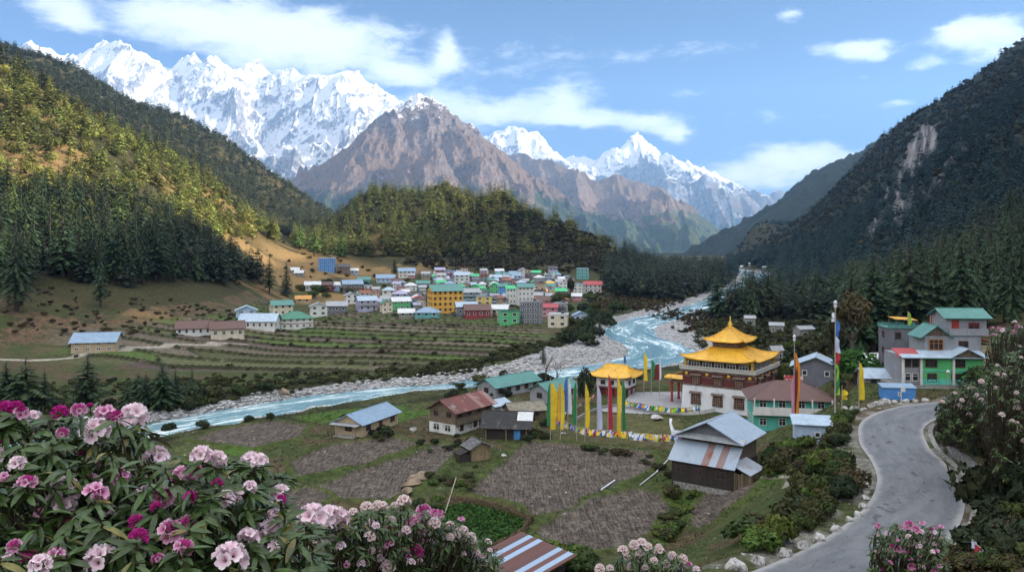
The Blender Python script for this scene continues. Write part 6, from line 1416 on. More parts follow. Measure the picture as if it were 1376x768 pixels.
mb = MB(); mb.box(-7.5, 6.0, -4.6, 3.6, -1.6, .38); mb.build('stone_terrace', M_STONE, h_)
h_ = house('grey flat roofed house with a terrace of flags beside the green house', (59.4, 122.5, -19.6), 5.4, 4.0, 7.2, R(-4), 'dark_grey', 'teal', 'flat', storeys=3, nwin=2, nside=1, frame=M_FRAME_B)
mb = MB(); mb.slab([(-1.6, -1.9, 8.6), (1.6, -1.9, 8.45), (1.6, 1.2, 8.6), (-1.6, 1.2, 8.75)], .06); o = mb.build('orange_canopy', W['orange'], h_)
for x, y in ((-1.5, -1.8), (1.5, -1.8), (1.5, 1.1), (-1.5, 1.1)): mb = MB(); mb.tube([(x, y, 7.3), (x, y, 8.45)], .05, 5); mb.build('canopy_post', M_TIMBER, h_)
# hut with striped rusty roof below the flowers
h_ = thing('field_hut', 'low hut with broad brown and blue striped sheet roof below the flowering bushes', 'hut', (.9, 66.2, -27.4), R(-50))
mb = MB(); mb.box(-2.7, 2.7, -2.2, 2.2, -.6, 1.32); mb.build('wall', M_WOOD_D, h_)
M_STR = pmat('roof_striped', (.13, .06, .05), .6, .3, 1.5, .25, col2=(.30, .20, .17), c2lo=.66, c2hi=.7, corr=(0, .16), stripe=(0, .62, [(.125, .055, .045), (.11, .05, .045), (.30, .42, .58), (.14, .06, .05), (.32, .44, .60), (.12, .05, .04)], .95, 'seq'))
mb = MB(); mb.slab([(-3.5, -2.8, 1.35), (3.5, -2.8, 1.35), (3.5, 2.8, 2.3), (-3.5, 2.8, 2.3)], .08); mb.build('roof', M_STR, h_)
# ================================================================ FLAGS, WALLS, STONES
def cloth_m(nm, c): return pmat('cloth_' + nm, c, .9, .14, 1.2, .08, streak=.25)
CL_ = {'yellow': cloth_m('yellow', (.72, .52, .03)), 'gold': cloth_m('gold', (.68, .36, .03)), 'green': cloth_m('green', (.03, .20, .07)), 'red': cloth_m('red', (.42, .03, .05)), 'white': cloth_m('white', (.66, .68, .76)), 'pale': cloth_m('pale', (.48, .54, .74)), 'blue': cloth_m('blue', (.05, .14, .42)),
       'maroon': cloth_m('maroon', (.16, .02, .03)), 'lime': cloth_m('lime', (.30, .50, .05)), 'pink': cloth_m('pink', (.55, .24, .36)), 'orange': cloth_m('orange', (.66, .24, .03)), 'violet': cloth_m('violet', (.18, .10, .34))}
M_POLE = pmat('flag_pole', (.34, .30, .25), .8, .3, 6, .1)
def banner_mesh(w, h, seed):
    rg = random.Random(seed); mb = MB(); n = 22; a = rg.uniform(0, 6)
    for lay in (0, 1):
        b = len(mb.v)
        for i in range(n + 1):
            t_ = i / n
            for j in range(5):
                s = j / 4; wx = w * (.35 + .65 * min(1, t_ * 5)) * (1 - .12 * math.sin(t_ * 5 + a))
                mb.v.append((s * wx, .10 * math.sin(t_ * 8 + s * 3 + a) * s + .02 * lay, -t_ * h - .05 * s * math.sin(a + t_ * 9)))
        for i in range(n):
            for j in range(4): q = (b + i * 5 + j, b + (i + 1) * 5 + j, b + (i + 1) * 5 + j + 1, b + i * 5 + j + 1); mb.f.append(q if lay == 0 else q[::-1]); mb.m.append(0)
    return mb
def tall_flag(px, pybase, pytop, banners, label, D=None, xoff=0, group='tall prayer flags round the temple green', rad=.055, top=None):
    """banners: (cloth, row of upper end, row of lower end, width m, side)"""
    if D is None: x, y, z = hit(px, pybase, 60)
    else: x, y = (px - CX) / F * D, D; z = g1(x, y)
    o = thing('prayer_flag_pole', label, 'prayer flag', (x, y, z), 0, group)
    H = (HY - pytop) / F * y - z; mb = MB(); mb.tube([(0, 0, -.5), (.02, 0, H * .5), (.05, 0, H)], [rad * 1.2, rad, rad * .7], 7); mb.build('pole', M_POLE, o)
    for i, (c, a, b, w_, sd) in enumerate(banners):
        za, zb = (HY - a) / F * y - z, (HY - b) / F * y - z
        bn = banner_mesh(w_, za - zb, px * 7 + i).build('banner', CL_[c], o, True); bn.location = (.05 if sd > 0 else -.05, -.03 * i, za); bn.scale = (sd, 1, 1)
    if top:
        mb = MB(); mb.lathe([(.02, 0), (.16, .1), (.2, .35), (.12, .5), (.22, .6), (.2, .85), (.02, 1.0)], 10, (.05, 0, H - .2)); mb.build('finial', CL_[top], o, True)
    return o
tall_flag(739.5, 592, 507, [('yellow', 514, 577, .95, 1), ('green', 516, 572, .45, -1)], 'tall prayer flag with broad yellow banner and thin dark green strip, nearest the black barn', 126)
tall_flag(753, 590, 513, [('gold', 514, 565, .38, -1), ('yellow', 515, 577, .55, 1)], 'tall prayer flag with twin golden yellow banners on one pole', 125)
tall_flag(763, 581, 505, [('white', 508, 556, .55, 1), ('blue', 507, 553, .5, -1)], 'tall prayer flag with white and dark blue banners side by side', 131)
tall_flag(770, 572, 520, [('maroon', 526, 552, .6, 1)], 'short prayer flag with dark maroon banner in front of the teal roof', 136)
tall_flag(775, 590, 510, [('green', 514, 570, .55, -1)], 'tall prayer flag with a single dark green banner', 125)
tall_flag(786, 595, 512, [('yellow', 516, 575, .62, 1)], 'tall prayer flag with a single golden yellow banner beside the dark round tree', 124, )
tall_flag(802, 590, 510, [('pale', 518, 577, .72, 1)], 'tall prayer flag with a pale bluish white banner', 125)
tall_flag(817, 597, 502, [('red', 505, 579, .62, 1)], 'tall prayer flag with a single deep red banner', 123)
tall_flag(829, 596, 505, [('yellow', 508, 579, .62, 1)], 'tall prayer flag with bright yellow banner next to the green one', 123)
tall_flag(835.5, 594, 506, [('green', 510, 577, .55, 1)], 'tall prayer flag with broad green banner next to the bright yellow one', 124)
tall_flag(865, 528, 472, [('yellow', 475, 511, .75, 1)], 'tall prayer flag with yellow banner standing beyond the pavilion roof', 164)
tall_flag(875, 527, 474, [('green', 484, 512, .8, 1)], 'tall prayer flag with green banner between pavilion and temple', 164)
tall_flag(886, 527, 476, [('maroon', 489, 510, 1.1, -1), ('white', 480, 510, .3, 1)], 'prayer flag with wide maroon banner and white strip beside the temple porch', 164)
tall_flag(838, 520, 472, [('blue', 478, 488, .5, 1)], 'thin pole with small blue flag behind the pavilion', 172)
PG = 'tall prayer flags by the turquoise house'
tall_flag(1067, 586, 457, [('orange', 474, 568, .75, 1), ('maroon', 480, 570, .45, 1), ('pink', 505, 570, .35, -1)], 'very tall prayer flag with orange and maroon banners before the turquoise house', 112, group=PG, rad=.07, top='white')
tall_flag(1122, 588, 412, [('white', 420, 432, .35, -1), ('blue', 430, 452, .5, 1), ('pale', 452, 474, .5, 1), ('red', 473, 489, .5, 1), ('lime', 488, 530, .42, 1), ('green', 494, 528, .4, 1)], 'tallest prayer flag striped blue white red and green beside the road bend', 98, group=PG, rad=.08, top='white')
tall_flag(1154, 566, 484, [('yellow', 487, 537, .62, 1)], 'curved yellow prayer flag among the bushes near the blue metal shed', 104, group=PG)
tall_flag(1131, 560, 518, [('yellow', 524, 536, .7, 1)], 'short pole with small square yellow flag next to the tallest flag', 101, group=PG)
for px, c, lab in ((1220, 'lime', 'yellow green banner on the corner of the grey flag terrace'), (1250, 'red', 'red and orange banner on the grey flag terrace beside the canopy'), (1256, 'orange', 'narrow orange banner on the grey flag terrace')):
    o = thing('terrace_flag', lab, 'flag', ((px - CX) / F * 120.5, 120.5, -12.2), 0, 'banners on the flag terrace'); mb = MB(); mb.tube([(0, 0, -.3), (0, 0, 2.4)], .05, 6); mb.build('pole', M_POLE, o)
    b = banner_mesh(.45, 2.0, px).build('banner', CL_[c], o, True); b.location = (.04, 0, 2.3)
# strings of small flags
fm_ = MB(); n = 4
for lay in (0, 1):
    b = len(fm_.v)
    for i in range(n + 1):
        for j in range(n + 1): fm_.v.append(((j / n - .5) * .42, .05 * math.sin(i * 1.1 + j) + .012 * lay, -i / n * .50))
    for i in range(n):
        for j in range(n): q = (b + i * 5 + j, b + (i + 1) * 5 + j, b + (i + 1) * 5 + j + 1, b + i * 5 + j + 1); fm_.f.append(q if lay == 0 else q[::-1]); fm_.m.append(0)
SMALL = {c: fm_.mesh('small_flag', CL_[c], True) for c in ('blue', 'white', 'red', 'green', 'yellow', 'lime', 'pink', 'orange', 'violet', 'pale')}
def flag_string(pts, label, nfl, sag=.25, seed=1, posts=True, size=1.0):
    """pts: world points (x, y, z) of the posts' tops"""
    rg = random.Random(seed); o = thing('prayer_flag_string', label, 'prayer flags', pts[0], 0, 'strings of small prayer flags'); p0 = Vector(pts[0]); line = []
    for a, b in zip(pts[:-1], pts[1:]):
        for i in range(8): t_ = i / 8; p = Vector(a).lerp(Vector(b), t_) - p0; p.z -= sag * 4 * t_ * (1 - t_); line.append(p)
    line.append(Vector(pts[-1]) - p0); mb = MB(); mb.tube(line, .018, 4); mb.build('cord', M_POLE, o)
    L = [0]
    for a, b in zip(line[:-1], line[1:]): L.append(L[-1] + (b - a).length)
    cols = ['blue', 'white', 'red', 'green', 'yellow', 'white', 'lime', 'violet', 'pink', 'white', 'yellow', 'blue', 'pale', 'orange']
    for k_ in range(nfl):
        s = L[-1] * (k_ + .5) / nfl; i = max(0, min(len(line) - 2, int(np.searchsorted(L, s)) - 1)); t_ = (s - L[i]) / max(1e-6, L[i + 1] - L[i]); p = line[i].lerp(line[i + 1], t_)
        d = line[i + 1] - line[i]; c = link('flag', SMALL[rg.choice(cols)], o, p); c.rotation_euler = (rg.uniform(-.35, .35), rg.uniform(-.15, .15), math.atan2(d.y, d.x) + rg.uniform(-.5, .5)); c.scale = (rg.uniform(1.0, 1.6) * size,) * 3
    if posts:
        for x, y, z in pts:
            mb = MB(); zz = g1(x, y); mb.tube([(0, 0, -.3), (rg.uniform(-.05, .05), 0, z - zz + .15)], [.06, .045], 6); q = mb.build('wooden_post', M_TIMBER); q.location = (x, y, zz); tag(q, 'thin wooden post carrying a string of small prayer flags', 'post', 'posts of the prayer flag strings')
    return o
def sp(px, py, D, up): x = (px - CX) / F * D; return (x, D, g1(x, D) + up) if up is not None else rm(px, py, D)
FS = [(738, 556, 133), (757, 568, 128.5), (788, 578, 124), (817, 580, 122.5), (845, 582, 121.5)]
flag_string([tuple(rm(a, b - 3, c)) for a, b, c in FS], 'string of small coloured flags round the near side of the green, below the tall banners', 92, .15, 2, size=1.3)
FS = [(845, 582, 121.5), (868, 585, 121), (892, 586, 121.5), (913, 586, 123)]
flag_string([tuple(rm(a, b - 3, c)) for a, b, c in FS], 'string of small coloured flags running from the green to the tall wooden house', 64, .15, 3, size=1.3)
flag_string([tuple(rm(a, b, c)) for a, b, c in ((838, 537, 151), (860, 541, 148.5), (885, 545, 145.5), (912, 547, 143), (940, 544, 140.5))], 'string of small coloured flags along the white boundary wall before the temple', 70, .2, 4, size=1.2)
flag_string([tuple(rm(a, b, c)) for a, b, c in ((742, 556, 136), (772, 545, 146), (800, 528, 158))], 'string of mostly white flags climbing from the tall banners to the pavilion', 40, .3, 5, False)
# low white boundary wall round the court
def wall_line(name, label, cat, pts, th, hgt, mat, top=None, sink=.5, group=None):
    o = thing(name, label, cat, (pts[0][0], pts[0][1], g1(*pts[0])), 0, group); ox, oy, oz = o.location
    mb = MB(); P = catmull([tuple(p) for p in pts], 4); n = len(P); b = 0
    for i in range(n):
        d = P[min(i + 1, n - 1)] - P[max(i - 1, 0)]; d = d / np.linalg.norm(d); nx, ny = -d[1] * th / 2, d[0] * th / 2; z = g1(P[i][0], P[i][1])
        jig = .12 * hgt * (vnoise(np.array([i * .7]), np.array([3.3]), 5)[0] - .5) if mat is not W['white'] else 0
        for sx, sy, zz in ((nx, ny, -sink), (-nx, -ny, -sink), (-nx, -ny, hgt + jig), (nx, ny, hgt + jig)): mb.v.append((P[i][0] + sx - ox, P[i][1] + sy - oy, z + zz - oz))
    for i in range(n - 1):
        a = i * 4
        for j in range(4): mb.f.append((a + j, a + 4 + j, a + 4 + (j + 1) % 4, a + (j + 1) % 4)); mb.m.append(0)
    mb.f += [(0, 1, 2, 3), ((n - 1) * 4 + 3, (n - 1) * 4 + 2, (n - 1) * 4 + 1, (n - 1) * 4)]; mb.m += [0, 0]
    mb.build('wall', mat, o); return o
fpx = lambda L: [floor_xy(a, b) for a, b in L]
wall_line('boundary_wall', 'low white boundary wall curving between the green and the paved court', 'wall', fpx([(838, 547), (862, 551), (885, 555), (912, 557), (940, 556), (965, 552)]), .35, .75, W['white'])
wall_line('boundary_wall', 'low pale wall slanting from the tall banners toward the pavilion', 'wall', fpx([(772, 566), (790, 556), (812, 548), (836, 546)]), .3, .5, W['stone'])
# white cloth path marker beside the green
mb = MB(); mb.tube([(0, 0, 0), (.1, .5, .9), (-.1, 1.2, 1.9), (.0, 1.6, 2.6)], [.25, .3, .22, .25], 7); o = mb.build('white_cloth', CL_['white'], None, True); o.location = (*floor_xy(904, 588), -30.4); tag(o, 'twisted length of white cloth hanging at the corner of the green', 'cloth')
# rocks
def rock_mesh(seed, sub=2, flat=.75):
    import bmesh
    bm = bmesh.new(); bmesh.ops.create_icosphere(bm, subdivisions=sub, radius=1.0); rg = np.random.RandomState(seed); pl = rg.normal(size=(9, 3)); pl /= np.linalg.norm(pl, axis=1)[:, None]; dd = rg.uniform(.42, .82, 9)
    for v in bm.verts:
        c = np.array(v.co)
        for p, d in zip(pl, dd):
            e = c.dot(p) - d
            if e > 0: c = c - p * e
        c *= 1 + .08 * (rg.rand() - .5); v.co = Vector((c[0], c[1], c[2] * flat))
    me = bpy.data.meshes.new('rock'); bm.to_mesh(me); bm.free(); return me
M_WROCK = pmat('white_stone', (.46, .45, .44), .9, .3, 2.5, .4, col2=(.20, .19, .175), c2lo=.5, c2hi=.6, c2scale=3); M_GROCK = pmat('grey_rock', (.30, .295, .29), .9, .4, 1.8, .5, col2=(.14, .135, .125), c2lo=.5, c2hi=.62); M_TROCK = pmat('tan_rock', (.25, .19, .13), .9, .35, 1.2, .5, col2=(.16, .12, .08), c2lo=.52, c2hi=.62)
RK = {}
for nm, mt in (('w', M_WROCK), ('g', M_GROCK), ('t', M_TROCK)):
    RK[nm] = []
    for s in range(5):
        me = rock_mesh(s * 3 + ord(nm)); me.materials.append(mt); me.polygons.foreach_set('use_smooth', [False] * len(me.polygons)); RK[nm].append(me)
def rock(x, y, s, label, group, kind='g', z=None, name='boulder', cat='boulder', flat=1.0):
    o = link(name, random.choice(RK[kind]), None, (x, y, (g1(x, y) if z is None else z) + s * .25)); o.scale = (s * random.uniform(.85, 1.25), s * random.uniform(.8, 1.1), s * flat * random.uniform(.8, 1.1)); o.rotation_euler = (random.uniform(-.2, .2), random.uniform(-.2, .2), random.uniform(0, 6.28)); return tag(o, label, cat, group)
for cx_, cy_, wpx in ((740, 182, 12), (755, 200, 22), (780, 228, 14), (797, 250, 20), (808, 273, 20), (808, 296, 22), (808, 318, 22), (806, 342, 28), (795, 370, 28), (778, 400, 32), (752, 418, 30), (703, 457, 38), (645, 488, 46), (580, 512, 48), (510, 543, 50), (432, 570, 56), (345, 592, 60)):
    px, py = 860 + cx_ / 2.667, 540 + cy_ / 2.667; x, y, z = hit(px, py + 3, 25); rock(x, y, wpx / 2.667 / F * y * .75, 'whitewashed marker stone in the row along the outer edge of the road', 'whitewashed stones along the road edge', 'w', name='marker_stone', cat='stone')
for i in range(9):
    t_ = i / 8; px = 1150 + 110 * t_; x, y, z = hit(px, 549 - 10 * t_, 60); d_, s_, e_, a_ = polyline_dist(np.array([x]), np.array([y]), ROAD)
    x, y = x - .5, y + 2.2; rock(x, y, random.uniform(.45, .9), 'pale boulder on the verge where the road bends below the stone terrace', 'pale boulders at the road bend', 'w', name='verge_boulder')
rg = random.Random(9); PTS = RIVER
for i in range(64):
    k_ = rg.randrange(18, 130); p = PTS[k_]; q = PTS[k_ + 1]; d = np.array([q[0] - p[0], q[1] - p[1]]); d /= np.linalg.norm(d); sd = rg.choice((-1, -1, -1, 1)); off = (p[2] + rg.uniform(-1.5, p[3] * .8 if sd < 0 else p[4] * .7)) * sd
    x, y = p[0] + d[1] * off, p[1] - d[0] * off; rock(x, y, rg.uniform(.35, 1.15), 'grey boulder lying along the river bank', 'boulders along the river', rg.choice('ggw'), name='river_boulder')
for px, py, s, lab in ((383, 530, 1.8, 'big tan boulder breaking the far river bank below the terraces'), (850, 462, 1.7, 'large dark boulder standing in the river at its bend'),):
    x, y, z = hit(px, py, 100); rock(x, y, s, lab, None, 't' if px < 500 else 'g', flat=1.0)
for k_, (px, py, s) in enumerate(((552, 655, 1.5), (560, 648, 1.3), (548, 664, 1.0), (566, 640, .9))):
    x, y, z = hit(px, py, 60); rock(x, y, s, 'tan rock of the small outcrop between the ploughed fields', 'tan outcrop between the fields', 't', flat=.9)
for px, py, s, lab in ((871, 589, .8, 'flat white stone on the grass by the small flags'), (883, 564, 1.5, 'white heap of sand on the green'), (677, 613, .55, 'white stone on the grass path above the big field'), (757, 583, .6, 'white slab by the black barn'), (945, 642, .7, 'white sack beside the wooden house'), (1003, 619, .6, 'pale rock uphill of the wooden house'), (1083, 560, .9, 'pale boulder above the wooden house by the shed'), (555, 578, .9, 'whitish boulder beside the timber house')):
    x, y, z = hit(px, py, 60); nm_ = ('sand_heap', 'sand heap') if 'sand' in lab else ('white_sack', 'sack') if 'sack' in lab else ('white_rock', 'rock'); rock(x, y, s, lab, None, 'w', name=nm_[0], cat=nm_[1], flat=.5)
# cobbles of the river banks (too many to count)
def ico0():
    me = rock_mesh(77, 1); V = np.array([v.co[:] for v in me.vertices]); Fq = np.array([p.vertices[:] for p in me.polygons]); return V, Fq, np.ones_like(V)
I0 = ico0(); items = []; rs2 = np.random.RandomState(4)
for i in range(9000):
    k_ = int(rs2.uniform(12, 150)); p = PTS[k_]; q = PTS[k_ + 1]; t_ = rs2.rand(); d = np.array([q[0] - p[0], q[1] - p[1]]); d /= np.linalg.norm(d); sd = -1 if rs2.rand() < .7 else 1
    off = (p[2] - .6 + rs2.rand() * ((p[3] if sd < 0 else p[4]) + 1.2)) * sd; x, y = p[0] + (q[0] - p[0]) * t_ + d[1] * off, p[1] + (q[1] - p[1]) * t_ - d[0] * off
    items.append((x, y, rs2.uniform(.14, .5) * (1.2 if k_ < 90 else 1.0), rs2.rand() * 6.28, rs2.uniform(.16, .55)))
zz = gz(np.array([a[0] for a in items]), np.array([a[1] for a in items]))
V, Fc, T_ = merge([(I0, (a[0], a[1], z + a[2] * .2), np.array((a[2] * 1.3, a[2], a[2] * .7)), a[3], np.array((1, .99, .98)) * a[4]) for a, z in zip(items, zz)])
M_COB = bpy.data.materials.new('cobbles'); M_COB.use_nodes = True; t = NT(M_COB.node_tree); b = M_COB.node_tree.nodes['Principled BSDF']; t.put(b.inputs['Base Color'], t.new('ShaderNodeAttribute', attribute_name='tint').outputs['Color']); b.inputs['Roughness'].default_value = .85
tag(link('river_cobbles', np_mesh('river_cobbles', V, Fc, M_COB, T_, False)), 'grey and white cobbles along both river banks', kind='stuff')
# stone lined ditch along the inner side of the road
def road_off(off, y0, y1, step=1):
    out = []; P = ROAD
    for i in range(0, len(P) - 1, step):
        d = P[i + 1][:2] - P[i][:2]; d = d / np.linalg.norm(d)
        if y0 <= P[i][1] <= y1: out.append((P[i][0] + d[1] * off, P[i][1] - d[0] * off, P[i][2]))
    return out
for off, hgt, lab in ((4.95, .55, 'rough stone wall lining the far side of the ditch beside the road'), (3.68, .06, 'low rough stone kerb between the road verge and the ditch')):
    P = road_off(off, 47, 93); o = thing('ditch_wall', lab, 'wall', (P[0][0], P[0][1], P[0][2])); ox, oy, oz = o.location; mb = MB(); n = len(P)
    for i in range(n):
        d = np.array(P[min(i + 1, n - 1)][:2]) - np.array(P[max(i - 1, 0)][:2]); d /= np.linalg.norm(d); w_ = .22; jig = .1 * (vnoise(np.array([i * .9]), np.array([1.7]), 8)[0] - .5)
        for s, zz in ((-w_, -1.1), (w_, -1.1), (w_, hgt + jig), (-w_, hgt + jig)): mb.v.append((P[i][0] + d[1] * s - ox, P[i][1] - d[0] * s - oy, P[i][2] + zz - oz))
    for i in range(n - 1):
        for j in range(4): mb.f.append((i * 4 + j, i * 4 + 4 + j, i * 4 + 4 + (j + 1) % 4, i * 4 + (j + 1) % 4)[::-1]); mb.m.append(0)
    mb.build('stonework', M_STONE, o)
# wattle fence round the green garden plot
M_TWIG = pmat('twigs', (.14, .095, .06), .95, .5, 7, .5)
def wattle(pts, label, seed):
    rg = random.Random(seed); P = catmull([floor_xy(a, b) for a, b in pts], 6); o = thing('wattle_fence', label, 'fence', (P[0][0], P[0][1], g1(P[0][0], P[0][1])), 0, 'brushwood fences of the garden plot'); ox, oy, oz = o.location
    mb = MB()
    for p in P[::2]: x, y = p[0] - ox, p[1] - oy; z = g1(*p) - oz; mb.tube([(x, y, z - .3), (x + rg.uniform(-.1, .1), y, z + rg.uniform(.9, 1.5))], .05, 5)
    mb.build('stake', M_TWIG, o); mb = MB()
    for i in range(len(P) - 1):
        a, b = P[i], P[i + 1]
        for q in range(16):
            z0, z1 = rg.uniform(.05, 1.05), rg.uniform(.05, 1.05); e = rg.uniform(.1, .5); mb.tube([(a[0] - ox + rg.uniform(-.12, .12), a[1] - oy + rg.uniform(-.12, .12), g1(*a) - oz + z0), (b[0] - ox + (b[0] - a[0]) * e, b[1] - oy + (b[1] - a[1]) * e, g1(*b) - oz + z1)], rg.uniform(.015, .035), 4, 0, False)
    mb.build('brushwood', M_TWIG, o)
wattle([(606, 676), (640, 680), (680, 690), (714, 703)], 'brown brushwood fence along the upper edge of the green garden plot', 1)
wattle([(714, 703), (700, 722), (668, 740), (640, 752)], 'brown brushwood fence down the side of the green garden plot facing the striped roof', 2)
for k_, (a, b, lab) in enumerate((((598, 690), (613, 662), 'pale crossed pole leaning at the corner of the garden plot'), ((860, 652), (884, 634), 'thin white pole lying across the edge of the big ploughed field'), ((808, 658), (826, 646), 'white plastic sheet strip lying between the two ploughed fields'), ((882, 634), (905, 612), 'thin pale pole lying on the grass by the wooden house'))):
    (x0, y0), (x1, y1) = floor_xy(*a), floor_xy(*b); mb = MB(); mb.tube([(0, 0, .12), (x1 - x0, y1 - y0, g1(x1, y1) - g1(x0, y0) + (.2 if k_ else 1.6))], .06 if k_ != 2 else .1, 6); o = mb.build('pole', CL_['white'] if k_ else M_POLE); o.location = (x0, y0, g1(x0, y0)); o.name = 'field_pole'; tag(o, lab, 'pole')
# sign board, lamp and small post by the road
o = thing('sign_board', 'red and white painted sign board standing on the brown hipped roof', 'sign', (45.6, 130.2, -22.2), R(-9)); mb = MB(); mb.box(-1.5, 1.5, -.05, .05, .1, 1.2); mb.build('panel', pmat('sign_red', (.45, .05, .05), .6, .3, 3, .05, col2=(.62, .58, .56), c2lo=.52, c2hi=.55, c2scale=3.5), o)
for x in (-1.2, 1.2): mb = MB(); mb.tube([(x, .12, -.6), (x, .12, 1.1)], .05, 5); mb.build('post', M_POLE, o)
o = thing('street_lamp', 'small lamp with round white head before the green house', 'lamp', ((1274 - CX) / F * 107.5, 107.5, -19.3)); mb = MB(); mb.tube([(0, 0, -.4), (0, 0, 2.2)], .05, 6); mb.build('post', M_POLE, o); mb = MB(); mb.lathe([(.05, 0), (.22, .12), (.25, .3), (.15, .45), (.02, .5)], 10, (0, 0, 2.2)); mb.build('lamp_head', W['white'], o, True)
o = thing('road_sign', 'small white sign plate on a post by the blue metal shed', 'sign', ((1211 - CX) / F * 102.5, 102.5, -19.6)); mb = MB(); mb.tube([(0, 0, -.4), (0, 0, 1.5)], .05, 6); mb.build('post', W['white'], o); mb = MB(); mb.box(-.05, .5, -.08, -.05, 1.0, 1.5); mb.build('plate', W['white'], o)
# ================================================================ TREES AND SHRUBS CLOSE BY
M_LEAFB = leaf_mat('broad_leaf', obj_var=.18)
def col_geo(g, c): return (g[0], g[1], g[2] * np.array(c))
BR = [clump(200 + s, 1500, .085, 11, .95) for s in range(3)]; SHR = [clump(220 + s, 620, .13, 8, .8) for s in range(5)]
def leafy_tree(px, py, hpx, wpx, col, label, v=0, D=None, trunk_frac=.3, flat=1.0):
    if D is None: x, y, z = hit(px, py, 60)
    else: x, y = (px - CX) / F * D, D; z = g1(x, y)
    h, w_ = hpx / F * y, wpx / F * y; o = thing('leafy_tree', label, 'tree', (x, y, z), 0)
    mb = MB(); rg = random.Random(px); top = h * .75; mb.tube([(0, 0, -.4), (.03 * h, 0, h * trunk_frac), (.02 * h, .02 * h, top)], [h * .035, h * .024, h * .008], 8)
    for k_ in range(6): a = rg.uniform(0, 6.28); z0 = h * rg.uniform(trunk_frac * .8, .6); mb.tube([(0.02 * h, 0, z0), (math.cos(a) * w_ * .2, math.sin(a) * w_ * .2, z0 + h * .12), (math.cos(a) * w_ * .38, math.sin(a) * w_ * .38, z0 + h * .22)], [h * .015, h * .01, h * .004], 5)
    mb.build('trunk', M_BARK, o, True)
    me = veg_mesh('crown', BR[v % 3], col, M_LEAFB); c = link('crown', me, o, (0, 0, h * (trunk_frac + (1 - trunk_frac) * .48))); ch = h * (1 - trunk_frac) * .62; c.scale = (w_ * .56, w_ * .56, ch * flat); c.rotation_euler = (0, 0, px); return o
leafy_tree(788, 540, 60, 30, (.022, .035, .016), 'dense dark round tree behind the tall flags, before the pavilion', 0, 148, .15)
leafy_tree(800, 512, 30, 16, (.028, .042, .018), 'smaller dark tree right behind the dense dark round tree', 1, 170, .2)
leafy_tree(935, 492, 34, 36, (.024, .042, .018), 'dark bushy tree between the temple roof and the river', 1, 184, .15)
leafy_tree(852, 505, 24, 26, (.026, .040, .018), 'dark bush like tree beside the pavilion roof', 2, 178, .12)
leafy_tree(1148, 528, 74, 66, (.050, .110, .020), 'bright green spreading tree behind the tallest prayer flag', 2, 122, .3)
leafy_tree(1143, 520, 112, 62, (.095, .082, .040), 'tall brownish olive tree rising above the bright green tree', 0, 150, .42)
leafy_tree(1118, 512, 84, 34, (.075, .080, .040), 'slim olive tree left of the tall brownish tree', 1, 156, .35)
leafy_tree(1056, 498, 52, 58, (.075, .095, .028), 'pale yellow green rounded tree beside the lower golden roof', 1, 158, .12)
leafy_tree(1090, 500, 40, 30, (.040, .060, .022), 'green bushy tree behind the light blue gabled roof', 2, 160, .15)
leafy_tree(730, 402 + 2, 30, 14, (.025, .04, .018), 'round dark tree in the town next to the narrow white house', 0, None, .15) if False else None
leafy_tree(766, 397, 24, 15, (.020, .034, .016), 'round dark tree at the eastern edge of the town', 0, None, .1)
leafy_tree(750, 416, 26, 22, (.060, .070, .026), 'olive tree on the slope below the eastern edge of the town', 1, None, .15)
CT = 'conifers standing alone near the river'
for px, py, hpx, wd, v, lab in ((35, 552, 80, 2.5, 0, 'broad dark conifer on the far river bank, nearest the picture edge'), (118, 549, 80, 1.6, 2, 'dark conifer with bare lower trunk on the far river bank'), (170, 548, 48, 2.4, 3, 'low dark conifer on the far bank between taller ones'), (218, 546, 66, 2.2, 0, 'thick dark conifer in the middle of the riverbank group'), (196, 547, 52, 2.2, 1, 'smaller conifer leaning against the thick dark one on the far bank'), (60, 551, 62, 2.2, 3, 'rounded dark conifer just right of the broadest one on the far river bank'), (8, 551, 70, 2.3, 2, 'dark conifer at the very edge of the far bank, left of the broadest one'), (186, 541, 44, 2.4, 4, 'short bushy conifer half hidden between the two thick bank conifers'), (236, 540, 50, 2.2, 1, 'dense dark conifer close behind the thick one on the far bank'), (258, 531, 44, 1.8, 3, 'small pointed conifer at the end of the riverbank group'),
                              (730, 490, 40, .9, 1, 'lone thin conifer on the river bank below the town'), (793, 444, 46, 1.3, 0, 'tall dark conifer above the river bend at the eastern foot of the town'), (778, 452, 34, 1.3, 3, 'shorter dark conifer beside the tall one above the river bend'), (806, 448, 28, 1.3, 1, 'small conifer on the bank right of the tall one'), (530, 372, 30, .9, 2, 'lone tall conifer at the upper edge of the town'), (135, 412, 66, 1.0, 4, 'conifer with long bare trunk standing alone on the brown slope'), (22, 418, 130, 1.2, 1, 'very tall dark conifer at the edge of the shaded stand'), (385, 398, 50, 1.1, 0, 'tall dark conifer standing before the golden field'), (362, 393, 54, 1.0, 2, 'slender dark conifer beside the golden field'), (720, 282, 15, 1.3, 2, 'single small tree on the skyline of the hill behind the town')):
    x, y, z = hit(px, py, 120); conifer_tree(x, y, z, hpx / F * y, lab, None, v, widen=wd)
